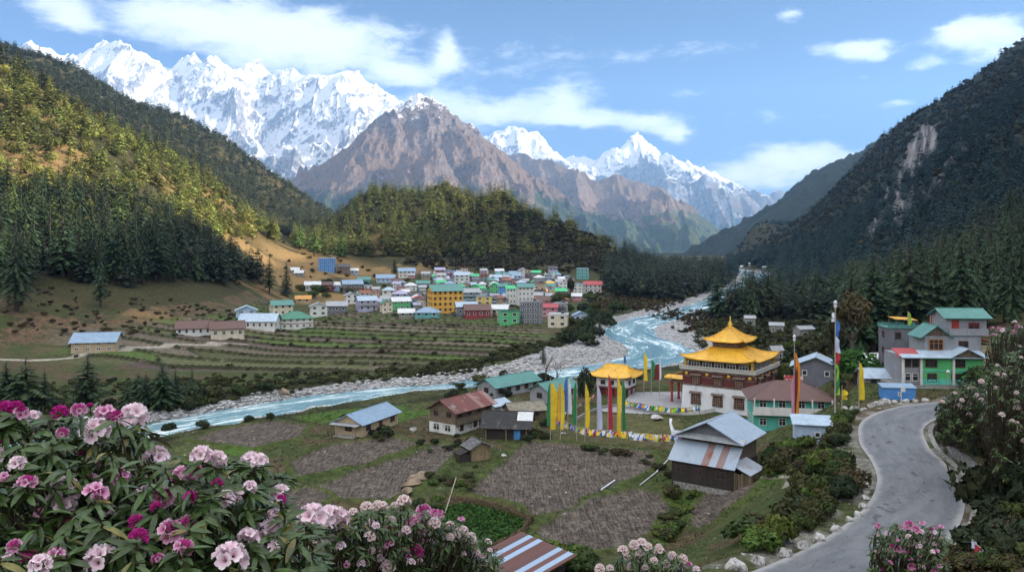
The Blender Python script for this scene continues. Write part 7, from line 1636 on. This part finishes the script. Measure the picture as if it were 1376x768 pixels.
# bare trees on the near river bank
for px, py, hpx, lab in ((733, 505, 60, 'bare leafless tree behind the teal roofs, taller one'), (748, 505, 48, 'bare leafless tree behind the teal roofs, shorter one')):
    D = 175; x, y = (px - CX) / F * D, D; z = g1(x, y); h = hpx / F * D; o = thing('bare_tree', lab, 'tree', (x, y, z)); mb = MB(); rg = random.Random(px)
    def limb(p, d, L, r, dep):
        q = p + d * L; mb.tube([p, (p + q) / 2 + Vector((rg.uniform(-.1, .1), rg.uniform(-.1, .1), 0)) * L, q], [r, r * .8, r * .6], 5, 0, False)
        if dep:
            for k_ in range(3): limb(p.lerp(q, rg.uniform(.55, 1)), (d + Vector((rg.uniform(-.7, .7), rg.uniform(-.7, .7), rg.uniform(0, .5)))).normalized(), L * .62, r * .55, dep - 1)
    limb(Vector((0, 0, -.3)), Vector((.05, 0, 1)), h * .42, .16, 3); mb.build('trunk', M_BARK, o)
# shrubs
SH_ME = {}
def shrub(px, py, wpx, col, label, group, D=None, hf=1.0, sink=0.0):
    if D is None: x, y, z = hit(px, py, 18)
    else: x, y = (px - CX) / F * D, D; z = g1(x, y)
    key = (random.randrange(5), tuple(round(c, 3) for c in col))
    if key not in SH_ME: SH_ME[key] = veg_mesh('shrub', SHR[key[0]], col, M_LEAFB)
    s = wpx / F * y * .58; o = link('shrub', SH_ME[key], None, (x, y, z + s * .42 * hf - sink)); o.scale = (s, s * random.uniform(.8, 1.1), s * hf); o.rotation_euler = (0, 0, random.uniform(0, 6.28)); return tag(o, label, 'shrub', group)
GREENS = {'green': (.040, .062, .018), 'lime': (.075, .110, .022), 'olive': (.052, .056, .020), 'brown': (.062, .050, .026), 'dark': (.022, .032, .015), 'rust': (.10, .048, .022)}
rg = random.Random(21)
LOOSE = []
def patch(n, poly, wlo, whi, cols, label, group, hf=(.7, 1.2), loose=False):
    xs = [p[0] for p in poly]; ys = [p[1] for p in poly]; k_ = 0; tries = 0
    while k_ < n and tries < n * 40:
        tries += 1; px, py = rg.uniform(min(xs), max(xs)), rg.uniform(min(ys), max(ys))
        if not inpoly(np.array([px]), np.array([py]), poly)[0]: continue
        x, y, z = hit(px, py, 18); d_ = polyline_dist(np.array([x]), np.array([y]), ROAD); lim = 5.4 if d_[1][0] > 0 else 4.6
        if d_[0][0] < lim: continue
        c = rg.choice(cols)
        if loose:
            s = rg.uniform(wlo, whi) / F * y * .58; LOOSE.append((SHR[rg.randrange(5)], (x, y, z + s * .35), np.array((s, s, s * rg.uniform(*hf))), rg.uniform(0, 6), np.array(GREENS[c]) * rg.uniform(.7, 1.3))); k_ += 1; continue
        shrub(px, py, rg.uniform(wlo, whi) * (.75 + .5 * (py - min(ys)) / (max(ys) - min(ys) + 1)), GREENS[c], label.replace('%', {'lime': 'bright green', 'dark': 'dark green', 'rust': 'rusty brown'}.get(c, c)), group + ', ' + c, hf=rg.uniform(*hf)); k_ += 1
patch(66, [(1030, 612), (1120, 600), (1142, 625), (1150, 650), (1135, 690), (1070, 725), (1010, 742), (985, 730), (1060, 690), (1075, 665), (1040, 640)], 26, 54, ['green', 'olive', 'brown', 'olive', 'green', 'lime', 'dark', 'olive'], '% shrub on the slope between the road stones and the wooden house', 'shrubs below the road stones')
patch(16, [(1130, 560), (1155, 555), (1200, 548), (1150, 590), (1125, 600)], 16, 30, ['green', 'olive', 'dark', 'lime'], '% shrub around the foot of the tallest prayer flag', 'shrubs at the tallest flag')
patch(62, [(1262, 560), (1300, 520), (1376, 500), (1390, 760), (1345, 770), (1320, 730), (1312, 690), (1300, 650), (1272, 610)], 44, 84, ['dark', 'dark', 'green', 'olive', 'brown', 'dark'], '% shrub crowding the steep bank above the road ditch', 'shrubs on the bank above the ditch', (.8, 1.3))
patch(22, [(1240, 740), (1330, 745), (1376, 740), (1376, 775), (1240, 775)], 34, 60, ['olive', 'brown', 'green'], '% shrub at the foot of the bank by the lower end of the road', 'shrubs by the lower end of the road', (.5, .9))
patch(26, [(905, 668), (935, 664), (930, 690), (905, 725), (880, 745), (850, 760), (870, 735), (895, 700)], 16, 32, ['lime', 'green', 'lime', 'olive'], '% shrub in the hedge between the two lower fields', 'shrubs of the lower field hedge', (.5, .9))
patch(10, [(715, 750), (770, 742), (800, 768), (730, 775)], 34, 52, ['lime', 'green'], '% shrub right beside the striped roof', 'shrubs beside the striped roof', (.6, .9))
patch(24, [(600, 520), (640, 505), (740, 500), (735, 515), (660, 540), (610, 545)], 12, 24, ['olive', 'green', 'dark'], '% shrub on the near river bank around the teal roofs', 'shrubs around the teal roofs', loose=True)
patch(26, [(700, 590), (735, 570), (745, 600), (880, 612), (905, 640), (890, 650), (860, 615), (730, 604)], 10, 20, ['olive', 'green', 'brown', 'dark'], '% shrub along the upper edge of the big ploughed field', 'shrubs edging the big ploughed field', (.5, .9), loose=True)
patch(20, [(445, 585), (465, 560), (560, 575), (640, 590), (650, 600), (560, 610), (540, 600)], 10, 22, ['green', 'olive', 'dark'], '% shrub near the cottages by the ploughed fields', 'shrubs near the cottages', (.5, .9), loose=True)
patch(16, [(540, 650), (575, 640), (640, 625), (640, 650), (590, 680), (555, 690)], 12, 24, ['green', 'lime', 'olive', 'brown'], '% shrub on the grassy strip between the plots', 'shrubs on the grassy strip', (.5, .9))
patch(36, [(1040, 470), (1120, 470), (1200, 480), (1215, 505), (1150, 535), (1120, 525), (1060, 500)], 16, 32, ['green', 'olive', 'lime', 'dark'], '% shrub among the sheds behind the turquoise house', 'shrubs among the sheds', loose=True)
patch(44, [(500, 372), (560, 366), (640, 368), (760, 370), (765, 400), (730, 425), (640, 418), (520, 412)], 6, 13, ['dark', 'green', 'olive'], '% bush tucked between the houses of the town', 'bushes between the town houses', loose=True)
patch(18, [(425, 385), (470, 378), (500, 392), (440, 402), (395, 400), (400, 385)], 10, 20, ['dark', 'green', 'olive'], '% bush between the western houses of the town', 'bushes between the western houses', loose=True)
patch(26, [(760, 405), (800, 392), (830, 400), (835, 430), (812, 450), (800, 470), (770, 480), (755, 460)], 14, 28, ['dark', 'green', 'olive'], '% shrub on the steep bank between the town and the river bend', 'shrubs above the river bend')
patch(14, [(200, 545), (250, 535), (300, 530), (360, 520), (365, 530), (260, 555)], 14, 26, ['green', 'olive', 'dark'], '% shrub low on the far bank by the white cobbles', 'shrubs by the cobbles', loose=True)
V, Fc, T_ = merge(LOOSE); tag(link('shrubbery', np_mesh('shrubbery', V, Fc, M_LEAF0, T_, False)), 'small scattered shrubs round the houses and field edges', kind='stuff')
for px, py, w_, lab in ((227, 583, 26, 'round dark shrub on the near river bank close to the pink blossoms'), (270, 576, 20, 'round dark shrub standing at the water edge before the ploughed plot'), (335, 566, 14, 'small dark shrub at the river edge, left of a pair'), (362, 563, 14, 'small dark shrub at the river edge, right of a pair'), (907, 668, 28, 'whitish green leafy shrub at the corner of the lower field'), (735, 762, 60, 'rounded bright green bush right of the striped roof')):
    shrub(px, py, w_, GREENS['lime' if px in (735,) else 'dark' if px < 400 else 'olive'], lab, None)
# grass and small stones over the valley floor and banks
rs3 = np.random.RandomState(8)
def tuft(seed, n=5):
    rg_ = np.random.RandomState(seed); V = []; Fc = []
    for i in range(n):
        a = rg_.uniform(0, 6.28); r = rg_.uniform(.05, .35); l = rg_.uniform(.5, 1.0); o = rg_.uniform(.15, .6); c, s = math.cos(a), math.sin(a); b = len(V)
        V += [(c * r - s * .09, s * r + c * .09, 0), (c * r + s * .09, s * r - c * .09, 0), (c * (r + o), s * (r + o), l)]; Fc += [(b, b + 1, b + 2)]
    V = np.array(V); return V, np.array(Fc), np.ones_like(V)
TUF = [tuft(s) for s in range(6)]
x, y = fan(90000, -34, 36, 38, 178); x2, y2 = fan(9000, -50, 45, 5, 38); x, y = np.concatenate([x, x2]), np.concatenate([y, y2]); z, cl_ = height(x, y, True)
hx = [(o.location[0], o.location[1]) for o in SC.objects if o.parent is None and o.get('category') in ('house', 'hut', 'shed', 'temple', 'pavilion')]
free = (cl_['soil'] < .3) & (cl_['road'] < .1) & (cl_['roadside'] < .5) & (cl_['rd'] > 9.5) & (cl_['grav'] < .3) & ~inpoly(x, y, COURT)
dn = fbm(x / 5, y / 5, 4, 120); lawn = cl_['lawn'] > .5
free &= (rs3.rand(len(x)) < np.clip((dn - .3) * 2.4, .08, 1)) & ~(lawn & (rs3.rand(len(x)) < .8))
free &= z > -32
items = []
gsc = np.where(cl_['grass'] > .4, 1.0, 0); 
for i in np.nonzero(free)[0]:
    q = rs3.rand(5); s = (.10 + .26 * q[0] ** 2) * (.8 + .4 * (y[i] > 80)) * (.5 if lawn[i] else 1)
    if gsc[i]: col = np.array((.055, .105, .020))
    elif q[1] < .5: col = np.array((.052, .070, .020))
    elif q[1] < .8: col = np.array((.095, .082, .040))
    else: col = np.array((.035, .048, .016))
    items.append((TUF[int(q[2] * 6)], (x[i], y[i], z[i] - .02), np.array((s * 1.5, s * 1.5, s)), q[3] * 6.28, col * (.65 + .7 * q[4])))
print('tufts', len(items))
V, Fc, T_ = merge(items); tag(link('grass', np_mesh('grass', V, Fc, M_LEAF0, T_, False)), 'rough grass over the valley floor and banks', kind='stuff')
m = (rs3.rand(len(x)) < .022) & (cl_['road'] < .1) & (cl_['rd'] > 9.5) & (z > -32) | (rs3.rand(len(x)) < .16) & (cl_['roadside'] > .3) & (cl_['road'] < .05) & (z > -25)
items = [(I0, (x[i], y[i], z[i]), np.array((1.2, 1, .7)) * (.05 + .16 * rs3.rand() ** 3), rs3.rand() * 6, np.array((1, .98, .95)) * rs3.uniform(.14, .45)) for i in np.nonzero(m)[0]]
V, Fc, T_ = merge(items); tag(link('gravel', np_mesh('gravel', V, Fc, M_COB, T_, False)), 'scattered small stones on verges and grass', kind='stuff')
# leafy rows of the vegetable garden
items = []; G2 = GRASSF[2]; xs = [p[0] for p in G2]; ys = [p[1] for p in G2]
for i in range(1500):
    a, b_ = rs3.uniform(min(xs), max(xs)), rs3.uniform(min(ys), max(ys))
    if inpoly(np.array([a]), np.array([b_]), G2)[0]: q = rs3.rand(3); items.append((BUSH_S[int(q[0] * 5)], (a, b_, g1(a, b_) + .1), np.array((.36, .36, .30)) * (.6 + .7 * q[1]), q[2] * 6, np.array((.035, .085, .018)) * (.6 + .8 * q[1])))
V, Fc, T_ = merge(items); tag(link('vegetable_foliage', np_mesh('vegetable_foliage', V, Fc, M_LEAF0, T_, False)), 'low green crop filling the fenced garden plot', kind='stuff')
# ================================================================ RHODODENDRONS
def flower_mat(name):
    m = bpy.data.materials.new(name); m.use_nodes = True; t = NT(m.node_tree); b = m.node_tree.nodes['Principled BSDF']
    vc = t.new('ShaderNodeAttribute', attribute_name='tint').outputs['Color']; co = t.new('ShaderNodeTexCoord').outputs['Object']
    n_ = t.noise(co, 60, 3, .6); c = t.mix(t.step(n_, .4, .7), vc, t.mix(1.0, vc, (1.08, .86, .95), 'MULTIPLY'))
    t.put(b.inputs['Base Color'], c); b.inputs['Roughness'].default_value = .6; b.inputs['Specular IOR Level'].default_value = .25
    tr = t.new('ShaderNodeBsdfTranslucent'); t.put(tr.inputs[0], c); mx = t.new('ShaderNodeMixShader'); mx.inputs[0].default_value = .3
    t.l.new(b.outputs[0], mx.inputs[1]); t.l.new(tr.outputs[0], mx.inputs[2]); t.l.new(mx.outputs[0], m.node_tree.nodes['Material Output'].inputs[0]); return m
M_FLOWER = flower_mat('petal')
M_RLEAF = bpy.data.materials.new('rhododendron_leaf'); M_RLEAF.use_nodes = True; t = NT(M_RLEAF.node_tree); b = M_RLEAF.node_tree.nodes['Principled BSDF']
vc = t.new('ShaderNodeAttribute', attribute_name='tint').outputs['Color']; geo = t.new('ShaderNodeNewGeometry'); n_ = t.noise(geo.outputs['Position'], 30, 3, .6)
c = t.mix(t.step(n_, .35, .7), t.mix(1.0, vc, (.75, .75, .75), 'MULTIPLY'), t.mix(1.0, vc, (1.2, 1.2, 1.1), 'MULTIPLY')); t.put(b.inputs['Base Color'], t.mix(t.math('MULTIPLY', geo.outputs['Backfacing'], .7), c, (.085, .095, .045))); b.inputs['Roughness'].default_value = .33; b.inputs['Specular IOR Level'].default_value = .4
def leaf_geo(seed, nl=6, nw=2):
    """one unit-long leaf: pointed ellipse folded along the midrib and arched, along +x"""
    rg_ = np.random.RandomState(seed); V = []; Fc = []; arch = rg_.uniform(.15, .45); fold = rg_.uniform(.15, .4); tw = rg_.uniform(-.2, .2)
    for i in range(nl + 1):
        t_ = i / nl; wd = .128 * math.sin(math.pi * min(1, .08 + t_ * .92)) ** .75 * (1.0 if i < nl else 0.05)
        for j in (-1, 0, 1): V.append((t_, j * wd + .0, -arch * t_ * t_ + abs(j) * wd * fold + j * tw * wd * t_))
    for i in range(nl):
        for j in (0, 1): a = i * 3 + j; Fc += [(a, a + 3, a + 4), (a, a + 4, a + 1)]
    return np.array(V), np.array(Fc)
LEAF = [leaf_geo(s) for s in range(6)]; LEAF_L = [leaf_geo(s, 3) for s in range(4)]
def rosette(rg_, n=11, L=.13, tilt=.15, lo=False):
    Vs, Fs, Ts, k_ = [], [], [], 0; lib = LEAF_L if lo else LEAF
    for i in range(n):
        V, Fc = lib[rg_.randint(len(lib))]; l = L * rg_.uniform(.7, 1.2); a = i * 2.4 + rg_.uniform(-.3, .3); el = rg_.uniform(-.75, .45) * (1 if i > 2 else .4); ro = rg_.uniform(-.5, .5)
        W_ = V * l; W_ = np.stack([W_[:, 0], W_[:, 1] * math.cos(ro) - W_[:, 2] * math.sin(ro), W_[:, 1] * math.sin(ro) + W_[:, 2] * math.cos(ro)], -1)
        W_ = np.stack([W_[:, 0] * math.cos(el) - W_[:, 2] * math.sin(el) + .01, W_[:, 1], W_[:, 0] * math.sin(el) + W_[:, 2] * math.cos(el) - .012 * (i % 4)], -1)
        W_ = np.stack([W_[:, 0] * math.cos(a) - W_[:, 1] * math.sin(a), W_[:, 0] * math.sin(a) + W_[:, 1] * math.cos(a), W_[:, 2]], -1)
        q = rg_.uniform(.6, 1.3); c = np.array((.044, .083, .020)) * q
        if rg_.rand() < .06: c = np.array((.14, .13, .03)) * q
        Vs.append(W_); Fs.append(Fc + k_); Ts.append(np.tile(c, (len(W_), 1))); k_ += len(W_)
    return np.concatenate(Vs), np.concatenate(Fs), np.concatenate(Ts)
def petal_grid(a0, r0, r1, z0, z1, wav, rg_, col, throat):
    V, Fc, T_ = [], [], []; n = 4
    for i in range(n + 1):
        t_ = i / n; r = r0 + (r1 - r0) * t_ ** 1.3; zz = z0 + (z1 - z0) * (1 - (1 - t_) ** 1.7); hw = (.32 + .42 * math.sin(t_ * 2.2)) * (1 if i < n else .62)
        for j in range(4): s = (j / 3 * 2 - 1); a = a0 + s * hw; rr_ = r * (1 - .10 * s * s * t_); V.append((math.cos(a) * rr_, math.sin(a) * rr_, zz + wav * t_ * math.sin(j * 2.1 + a0 * 3))); T_.append(np.array(throat) * (1 - t_) + np.array(col) * t_)
    for i in range(n):
        for j in range(3): a = i * 4 + j; Fc += [(a, a + 1, a + 5), (a, a + 5, a + 4)]
    return V, Fc, T_
def truss(seed, kind):
    """domed cluster of florets (about 0.13 m across): open, half or bud"""
    rg_ = np.random.RandomState(seed); V, Fc, T_ = [], [], []; n = {'open': 10, 'half': 13, 'bud': 17, 'white': 13}[kind]
    for i in range(n):
        ph = i * 2.39996; cz = 1 - (i + .4) / n * 1.05; th = math.acos(max(-.2, min(1, cz))); d = Vector((math.sin(th) * math.cos(ph), math.sin(th) * math.sin(ph), math.cos(th)))
        q = d.to_track_quat('Z', 'Y'); R0 = .036 * rg_.uniform(.85, 1.15); op = kind in ('open', 'white') or (kind == 'half' and i > 5)
        if kind == 'open': col, thr = np.array((.90, .83, .86)) * rg_.uniform(.92, 1.05), (.76, .48, .60)
        elif kind == 'white': col, thr = np.array((.82, .77, .74)) * rg_.uniform(.88, 1.05), (.66, .42, .42)
        elif kind == 'half': col, thr = (np.array((.80, .55, .68)) if op else np.array((.58, .07, .34))) * rg_.uniform(.9, 1.1), (.52, .06, .30)
        else: col, thr = np.array((.52, .035, .30)) * rg_.uniform(.8, 1.25), (.40, .02, .20)
        rad = (.035 if op else .014) * rg_.uniform(.9, 1.15); ln = .034 if op else .038
        for p in range(5):
            v, f_, t_ = petal_grid(p * 1.2566 + rg_.uniform(-.1, .1), .005, rad, 0, ln * (.75 if op else 1.0), .004, rg_, col * rg_.uniform(.94, 1.05), thr); b_ = len(V)
            for w_ in v: V.append(tuple(q @ Vector(w_) + d * (.040 if op else .02) + Vector((0, 0, .012))))
            Fc += [(a + b_, b2 + b_, c2 + b_) for a, b2, c2 in f_]; T_ += t_
    return np.array(V), np.array(Fc), np.array(T_)
TR = {k_: [np_mesh('flower_truss', *(lambda g: (g[0], g[1]))(g), M_FLOWER, g[2], True) for g in [truss(300 + s * 7 + len(k_), k_) for s in range(4)]] for k_ in ('open', 'half', 'bud', 'white')}
M_STEM = pmat('rhododendron_stem', (.075, .058, .042), .9, .35, 20, .3)
def rhodo(label, base, trusses, fill, depth, L=.13, tsize=1.0, seed=1, lo=False, extra=None, sub='rhododendron_bush'):
    """trusses: (px, py, kind, scale); fill: (polygon, count); depth(px, py, rnd) -> distance"""
    rg_ = np.random.RandomState(seed); o = thing(sub, label, 'shrub', base); B = Vector(base); sites = []
    for px, py, kd, sc_ in trusses:
        D = depth(px, py, rg_.rand() * .35); p = rm(px, py, D) - B; sites.append(p - Vector((0, 0, .02)))
        c = link('flower_truss', TR[kd][rg_.randint(4)], o, p); c.scale = (sc_ * tsize,) * 3; c.rotation_euler = (rg_.uniform(.1, .7), rg_.uniform(-.35, .35), rg_.uniform(0, 6.28))
    poly, n = fill; xs = [p[0] for p in poly]; ys = [p[1] for p in poly]; k_ = 0
    while k_ < n:
        px, py = rg_.uniform(min(xs), max(xs)), rg_.uniform(min(ys), max(ys))
        if not inpoly(np.array([px]), np.array([py]), poly)[0]: continue
        k_ += 1; sites.append(rm(px, py, depth(px, py, rg_.rand())) - B)
    Vs, Fs, Ts, m = [], [], [], 0; mb = MB()
    roots = [Vector((rg_.uniform(-.5, .5), rg_.uniform(-.2, .3), -.2)) for i in range(5)]; ext = extra or 1.0
    for s in sites:
        V, Fc, T_ = rosette(rg_, 12 if not lo else 8, L, lo=lo); e = Vector((rg_.uniform(-.5, .5), rg_.uniform(-.5, .3), 1)).normalized(); M = np.array(e.to_track_quat('Z', 'Y').to_matrix()); V = V @ M.T + np.array(s)
        Vs.append(V); Fs.append(Fc + m); Ts.append(T_); m += len(V)
        r = roots[rg_.randint(5)]; mid = s.lerp(r, .35) + Vector((0, .12, -.10)) * ext; mb.tube([s, s + Vector((0, .05, -.10)) * ext, mid], [.0035 * ext + .001, .005 * ext, .008 * ext], 5, 0, False)
        if rg_.rand() < .4: mb.tube([mid, mid.lerp(r, .5) + Vector((rg_.uniform(-.1, .1), 0, 0)), r], [.008 * ext, .014 * ext, .02 * ext], 5, 0, False)
    mb.build('branches', M_STEM, o, True); link('foliage', np_mesh('foliage', np.concatenate(Vs), np.concatenate(Fs), M_RLEAF, np.concatenate(Ts), True), o); return o
TA = [(7, 554, 'bud', 1.25), (20, 550, 'bud', .9), (28, 557, 'half', .8), (45, 563, 'open', .8), (80, 557, 'bud', 1.05), (106, 552, 'half', .75), (121, 547, 'bud', .5), (140, 559, 'half', 1.1), (157, 560, 'bud', .7), (180, 563, 'open', 1.5), (127, 584, 'open', 1.45), (5, 612, 'open', .8), (24, 626, 'open', .8), (141, 622, 'half', .7),
      (208, 619, 'open', 1.3), (84, 667, 'open', 1.6), (31, 659, 'open', .9), (9, 674, 'bud', 1.05), (127, 667, 'half', 1.1), (122, 646, 'half', .7), (90, 710, 'bud', 1.0), (38, 758, 'bud', 1.1), (138, 756, 'open', 1.3), (164, 755, 'open', 1.3), (232, 652, 'half', 1.25), (257, 671, 'bud', .8), (202, 690, 'bud', .85), (183, 703, 'bud', .85), (227, 716, 'half', 1.05), (251, 708, 'half', .9), (246, 737, 'half', .8),
      (270, 638, 'half', 1.05), (272, 615, 'open', 1.0), (290, 622, 'open', 1.0), (244, 640, 'half', .9), (335, 622, 'open', 1.05), (349, 622, 'open', .9), (298, 648, 'open', .8), (312, 674, 'open', 1.35), (360, 688, 'open', .95), (335, 657, 'open', .7), (333, 727, 'open', 1.0), (361, 727, 'open', 1.6), (372, 741, 'open', 1.0), (307, 757, 'open', 1.5), (380, 716, 'open', .8), (387, 762, 'open', 1.2), (70, 620, 'open', .7), (55, 690, 'half', .6), (110, 612, 'bud', .5), (20, 735, 'half', .6), (190, 660, 'open', .6), (160, 632, 'bud', .55)]
rgx = random.Random(31)
for i in range(30):
    a = rgx.uniform(0, 380); TA.append((a, rgx.uniform(max(575, 575 + (a - 200) * .42), 764), rgx.choice(('open', 'open', 'half', 'bud')), rgx.uniform(.5, 1.0)))
PA = [(-30, 562), (30, 556), (100, 560), (150, 565), (195, 578), (212, 612), (280, 615), (345, 622), (394, 645), (372, 662), (400, 692), (425, 705), (445, 800), (-30, 800)]
rhodo('large near rhododendron with big pale pink and magenta flower heads', (-1.4, 4.9, -3.3), TA, (PA, 500), lambda px, py, r: 3.05 + (800 - py) / 240 * 1.0 + r * 1.3 + max(0, px - 250) / 200 * .5, .104, .74, 5)
TB = [(421, 702, 'open', 2.3), (440, 697, 'open', 1.8), (451, 712, 'open', 1.5), (463, 712, 'half', 1.5), (460, 733, 'bud', .9), (454, 698, 'open', 1.6), (486, 721, 'open', 1.4), (493, 683, 'white', 1.0), (508, 681, 'white', 1.0), (514, 682, 'white', .9), (531, 683, 'white', 1.0), (543, 676, 'white', 1.2), (538, 680, 'white', .8), (569, 689, 'half', 1.5), (583, 691, 'half', .9), (589, 692, 'half', 1.0), (555, 704, 'half', 1.3), (566, 707, 'half', 1.6), (545, 718, 'half', 1.2), (524, 732, 'half', 1.0), (522, 712, 'bud', .9), (559, 742, 'bud', 1.4), (543, 742, 'half', 1.0), (564, 730, 'half', 1.0), (583, 705, 'white', 1.1), (617, 716, 'white', 1.0), (623, 714, 'white', .9), (632, 728, 'white', 1.2), (628, 721, 'white', .8), (612, 720, 'white', .8),
      (451, 754, 'bud', 1.3), (479, 758, 'open', 1.4), (489, 754, 'open', 1.5), (420, 754, 'open', 3.0), (353, 747, 'open', 2.2), (405, 760, 'open', 1.8), (510, 765, 'half', 1.0), (521, 763, 'white', 1.2), (496, 723, 'white', 1.0), (430, 705, 'open', 1.3), (475, 690, 'white', .8), (560, 695, 'white', .7), (600, 735, 'white', .7), (640, 745, 'white', .8), (535, 750, 'white', .7), (650, 758, 'open', .8), (585, 760, 'white', .7), (500, 740, 'white', .6), (575, 718, 'open', .7)]
for i in range(44):
    a = rgx.uniform(410, 660); TB.append((a, rgx.uniform(max(690, 684 + max(0, a - 600) * .6), 764), rgx.choice(('white', 'white', 'open', 'half')), rgx.uniform(.5, .95)))
PB = [(395, 708), (440, 696), (490, 686), (545, 680), (600, 692), (640, 714), (668, 738), (690, 800), (380, 800)]
rhodo('rhododendron of many small white and pink flower heads beyond the large near one', (-1.9, 9.2, -6.1), TB, (PB, 760), lambda px, py, r: 7.0 + max(0, px - 400) / 280 * 2.6 + r * 2.0, .105, .9, 7, True, 1.5)
TC = [(837, 741, 'white', 1.3), (852, 733, 'white', 1.2), (863, 731, 'white', 1.3), (871, 736, 'white', 1.2), (887, 743, 'white', 1.4), (903, 747, 'white', 1.1), (917, 752, 'white', 1.2), (925, 760, 'half', 1.0), (842, 750, 'white', 1.0), (860, 745, 'white', 1.1), (878, 755, 'white', 1.1), (895, 758, 'white', 1.0), (806, 765, 'white', 1.2), (820, 764, 'white', .9), (848, 762, 'white', 1.0), (912, 764, 'open', 1.0), (936, 766, 'open', .9), (868, 764, 'white', .9), (885, 736, 'white', .9)]
rhodo('low rhododendron thick with creamy white flower heads at the bottom edge below the fields', (2.9, 16.5, -8.3), TC, ([(798, 768), (835, 742), (870, 733), (910, 746), (945, 770), (950, 800), (790, 800)], 150), lambda px, py, r: 14.5 + r * 2.4, .15, 1.1, 9, True, 2.2)
rgx = random.Random(3); TD = [(rgx.uniform(1176, 1268), rgx.uniform(706, 768), rgx.choice(('half', 'half', 'open', 'white', 'bud')), rgx.uniform(.6, 1.1)) for i in range(46)] + [(1222, 706, 'half', 1.5), (1230, 712, 'half', 1.3), (1212, 710, 'half', 1.2), (1240, 704, 'half', 1.1), (1206, 738, 'half', 1.2), (1225, 762, 'half', 1.2), (1236, 735, 'open', 1.1)]
rhodo('compact rhododendron with pink flower heads beside the lower road', (7.3, 15.4, -7.5), TD, ([(1168, 745), (1172, 718), (1195, 704), (1230, 700), (1268, 708), (1276, 735), (1262, 800), (1172, 800)], 300), lambda px, py, r: 13.6 + r * 2.6, .12, .8, 11, True, 2.0)
TE = [(rgx.gauss(1292, 16), rgx.gauss(536, 11), rgx.choice(('white', 'open', 'white')), rgx.uniform(1.4, 2.6)) for i in range(14)]
rhodo('rhododendron with whitish pink flower heads on the bank above the bend of the road', (34.5, 63, -15.3), TE, ([(1256, 560), (1268, 532), (1300, 512), (1335, 515), (1345, 565), (1300, 604), (1262, 590)], 330), lambda px, py, r: 60 + r * 5, .34, 1.35, 13, True, 5)
TF = [(rgx.gauss(1362, 16), rgx.gauss(540, 34), 'white', rgx.uniform(1.0, 2.0)) for i in range(15)]
rhodo('tall rhododendron with white flower heads at the very edge of the bank', (26, 42, -12.6), TF, ([(1318, 560), (1330, 500), (1360, 470), (1400, 470), (1400, 660), (1340, 640)], 330), lambda px, py, r: 39 + r * 5, .28, 1.15, 15, True, 4)
TG_ = [(rgx.uniform(1328, 1376), 452 - (p_ := rgx.random()) * 14 + rgx.gauss(0, 5), rgx.choice(('open', 'half')), rgx.uniform(1.2, 2.2)) for i in range(16)]
rhodo('dark rhododendron with a band of dull pink flower heads next to the green house', (44, 71, -15), TG_, ([(1322, 490), (1328, 458), (1350, 436), (1400, 428), (1400, 520), (1325, 520)], 330), lambda px, py, r: 68 + r * 5, .38, 1.3, 17, True, 5)
# little line of faded prayer flags at the lower road bank
flag_string([tuple(rm(1306, 724, 30)), tuple(rm(1340, 738, 29)), tuple(rm(1385, 752, 28))], 'faded string of flags trailing over the bushes at the lower end of the road', 12, .2, 6, False, .5)
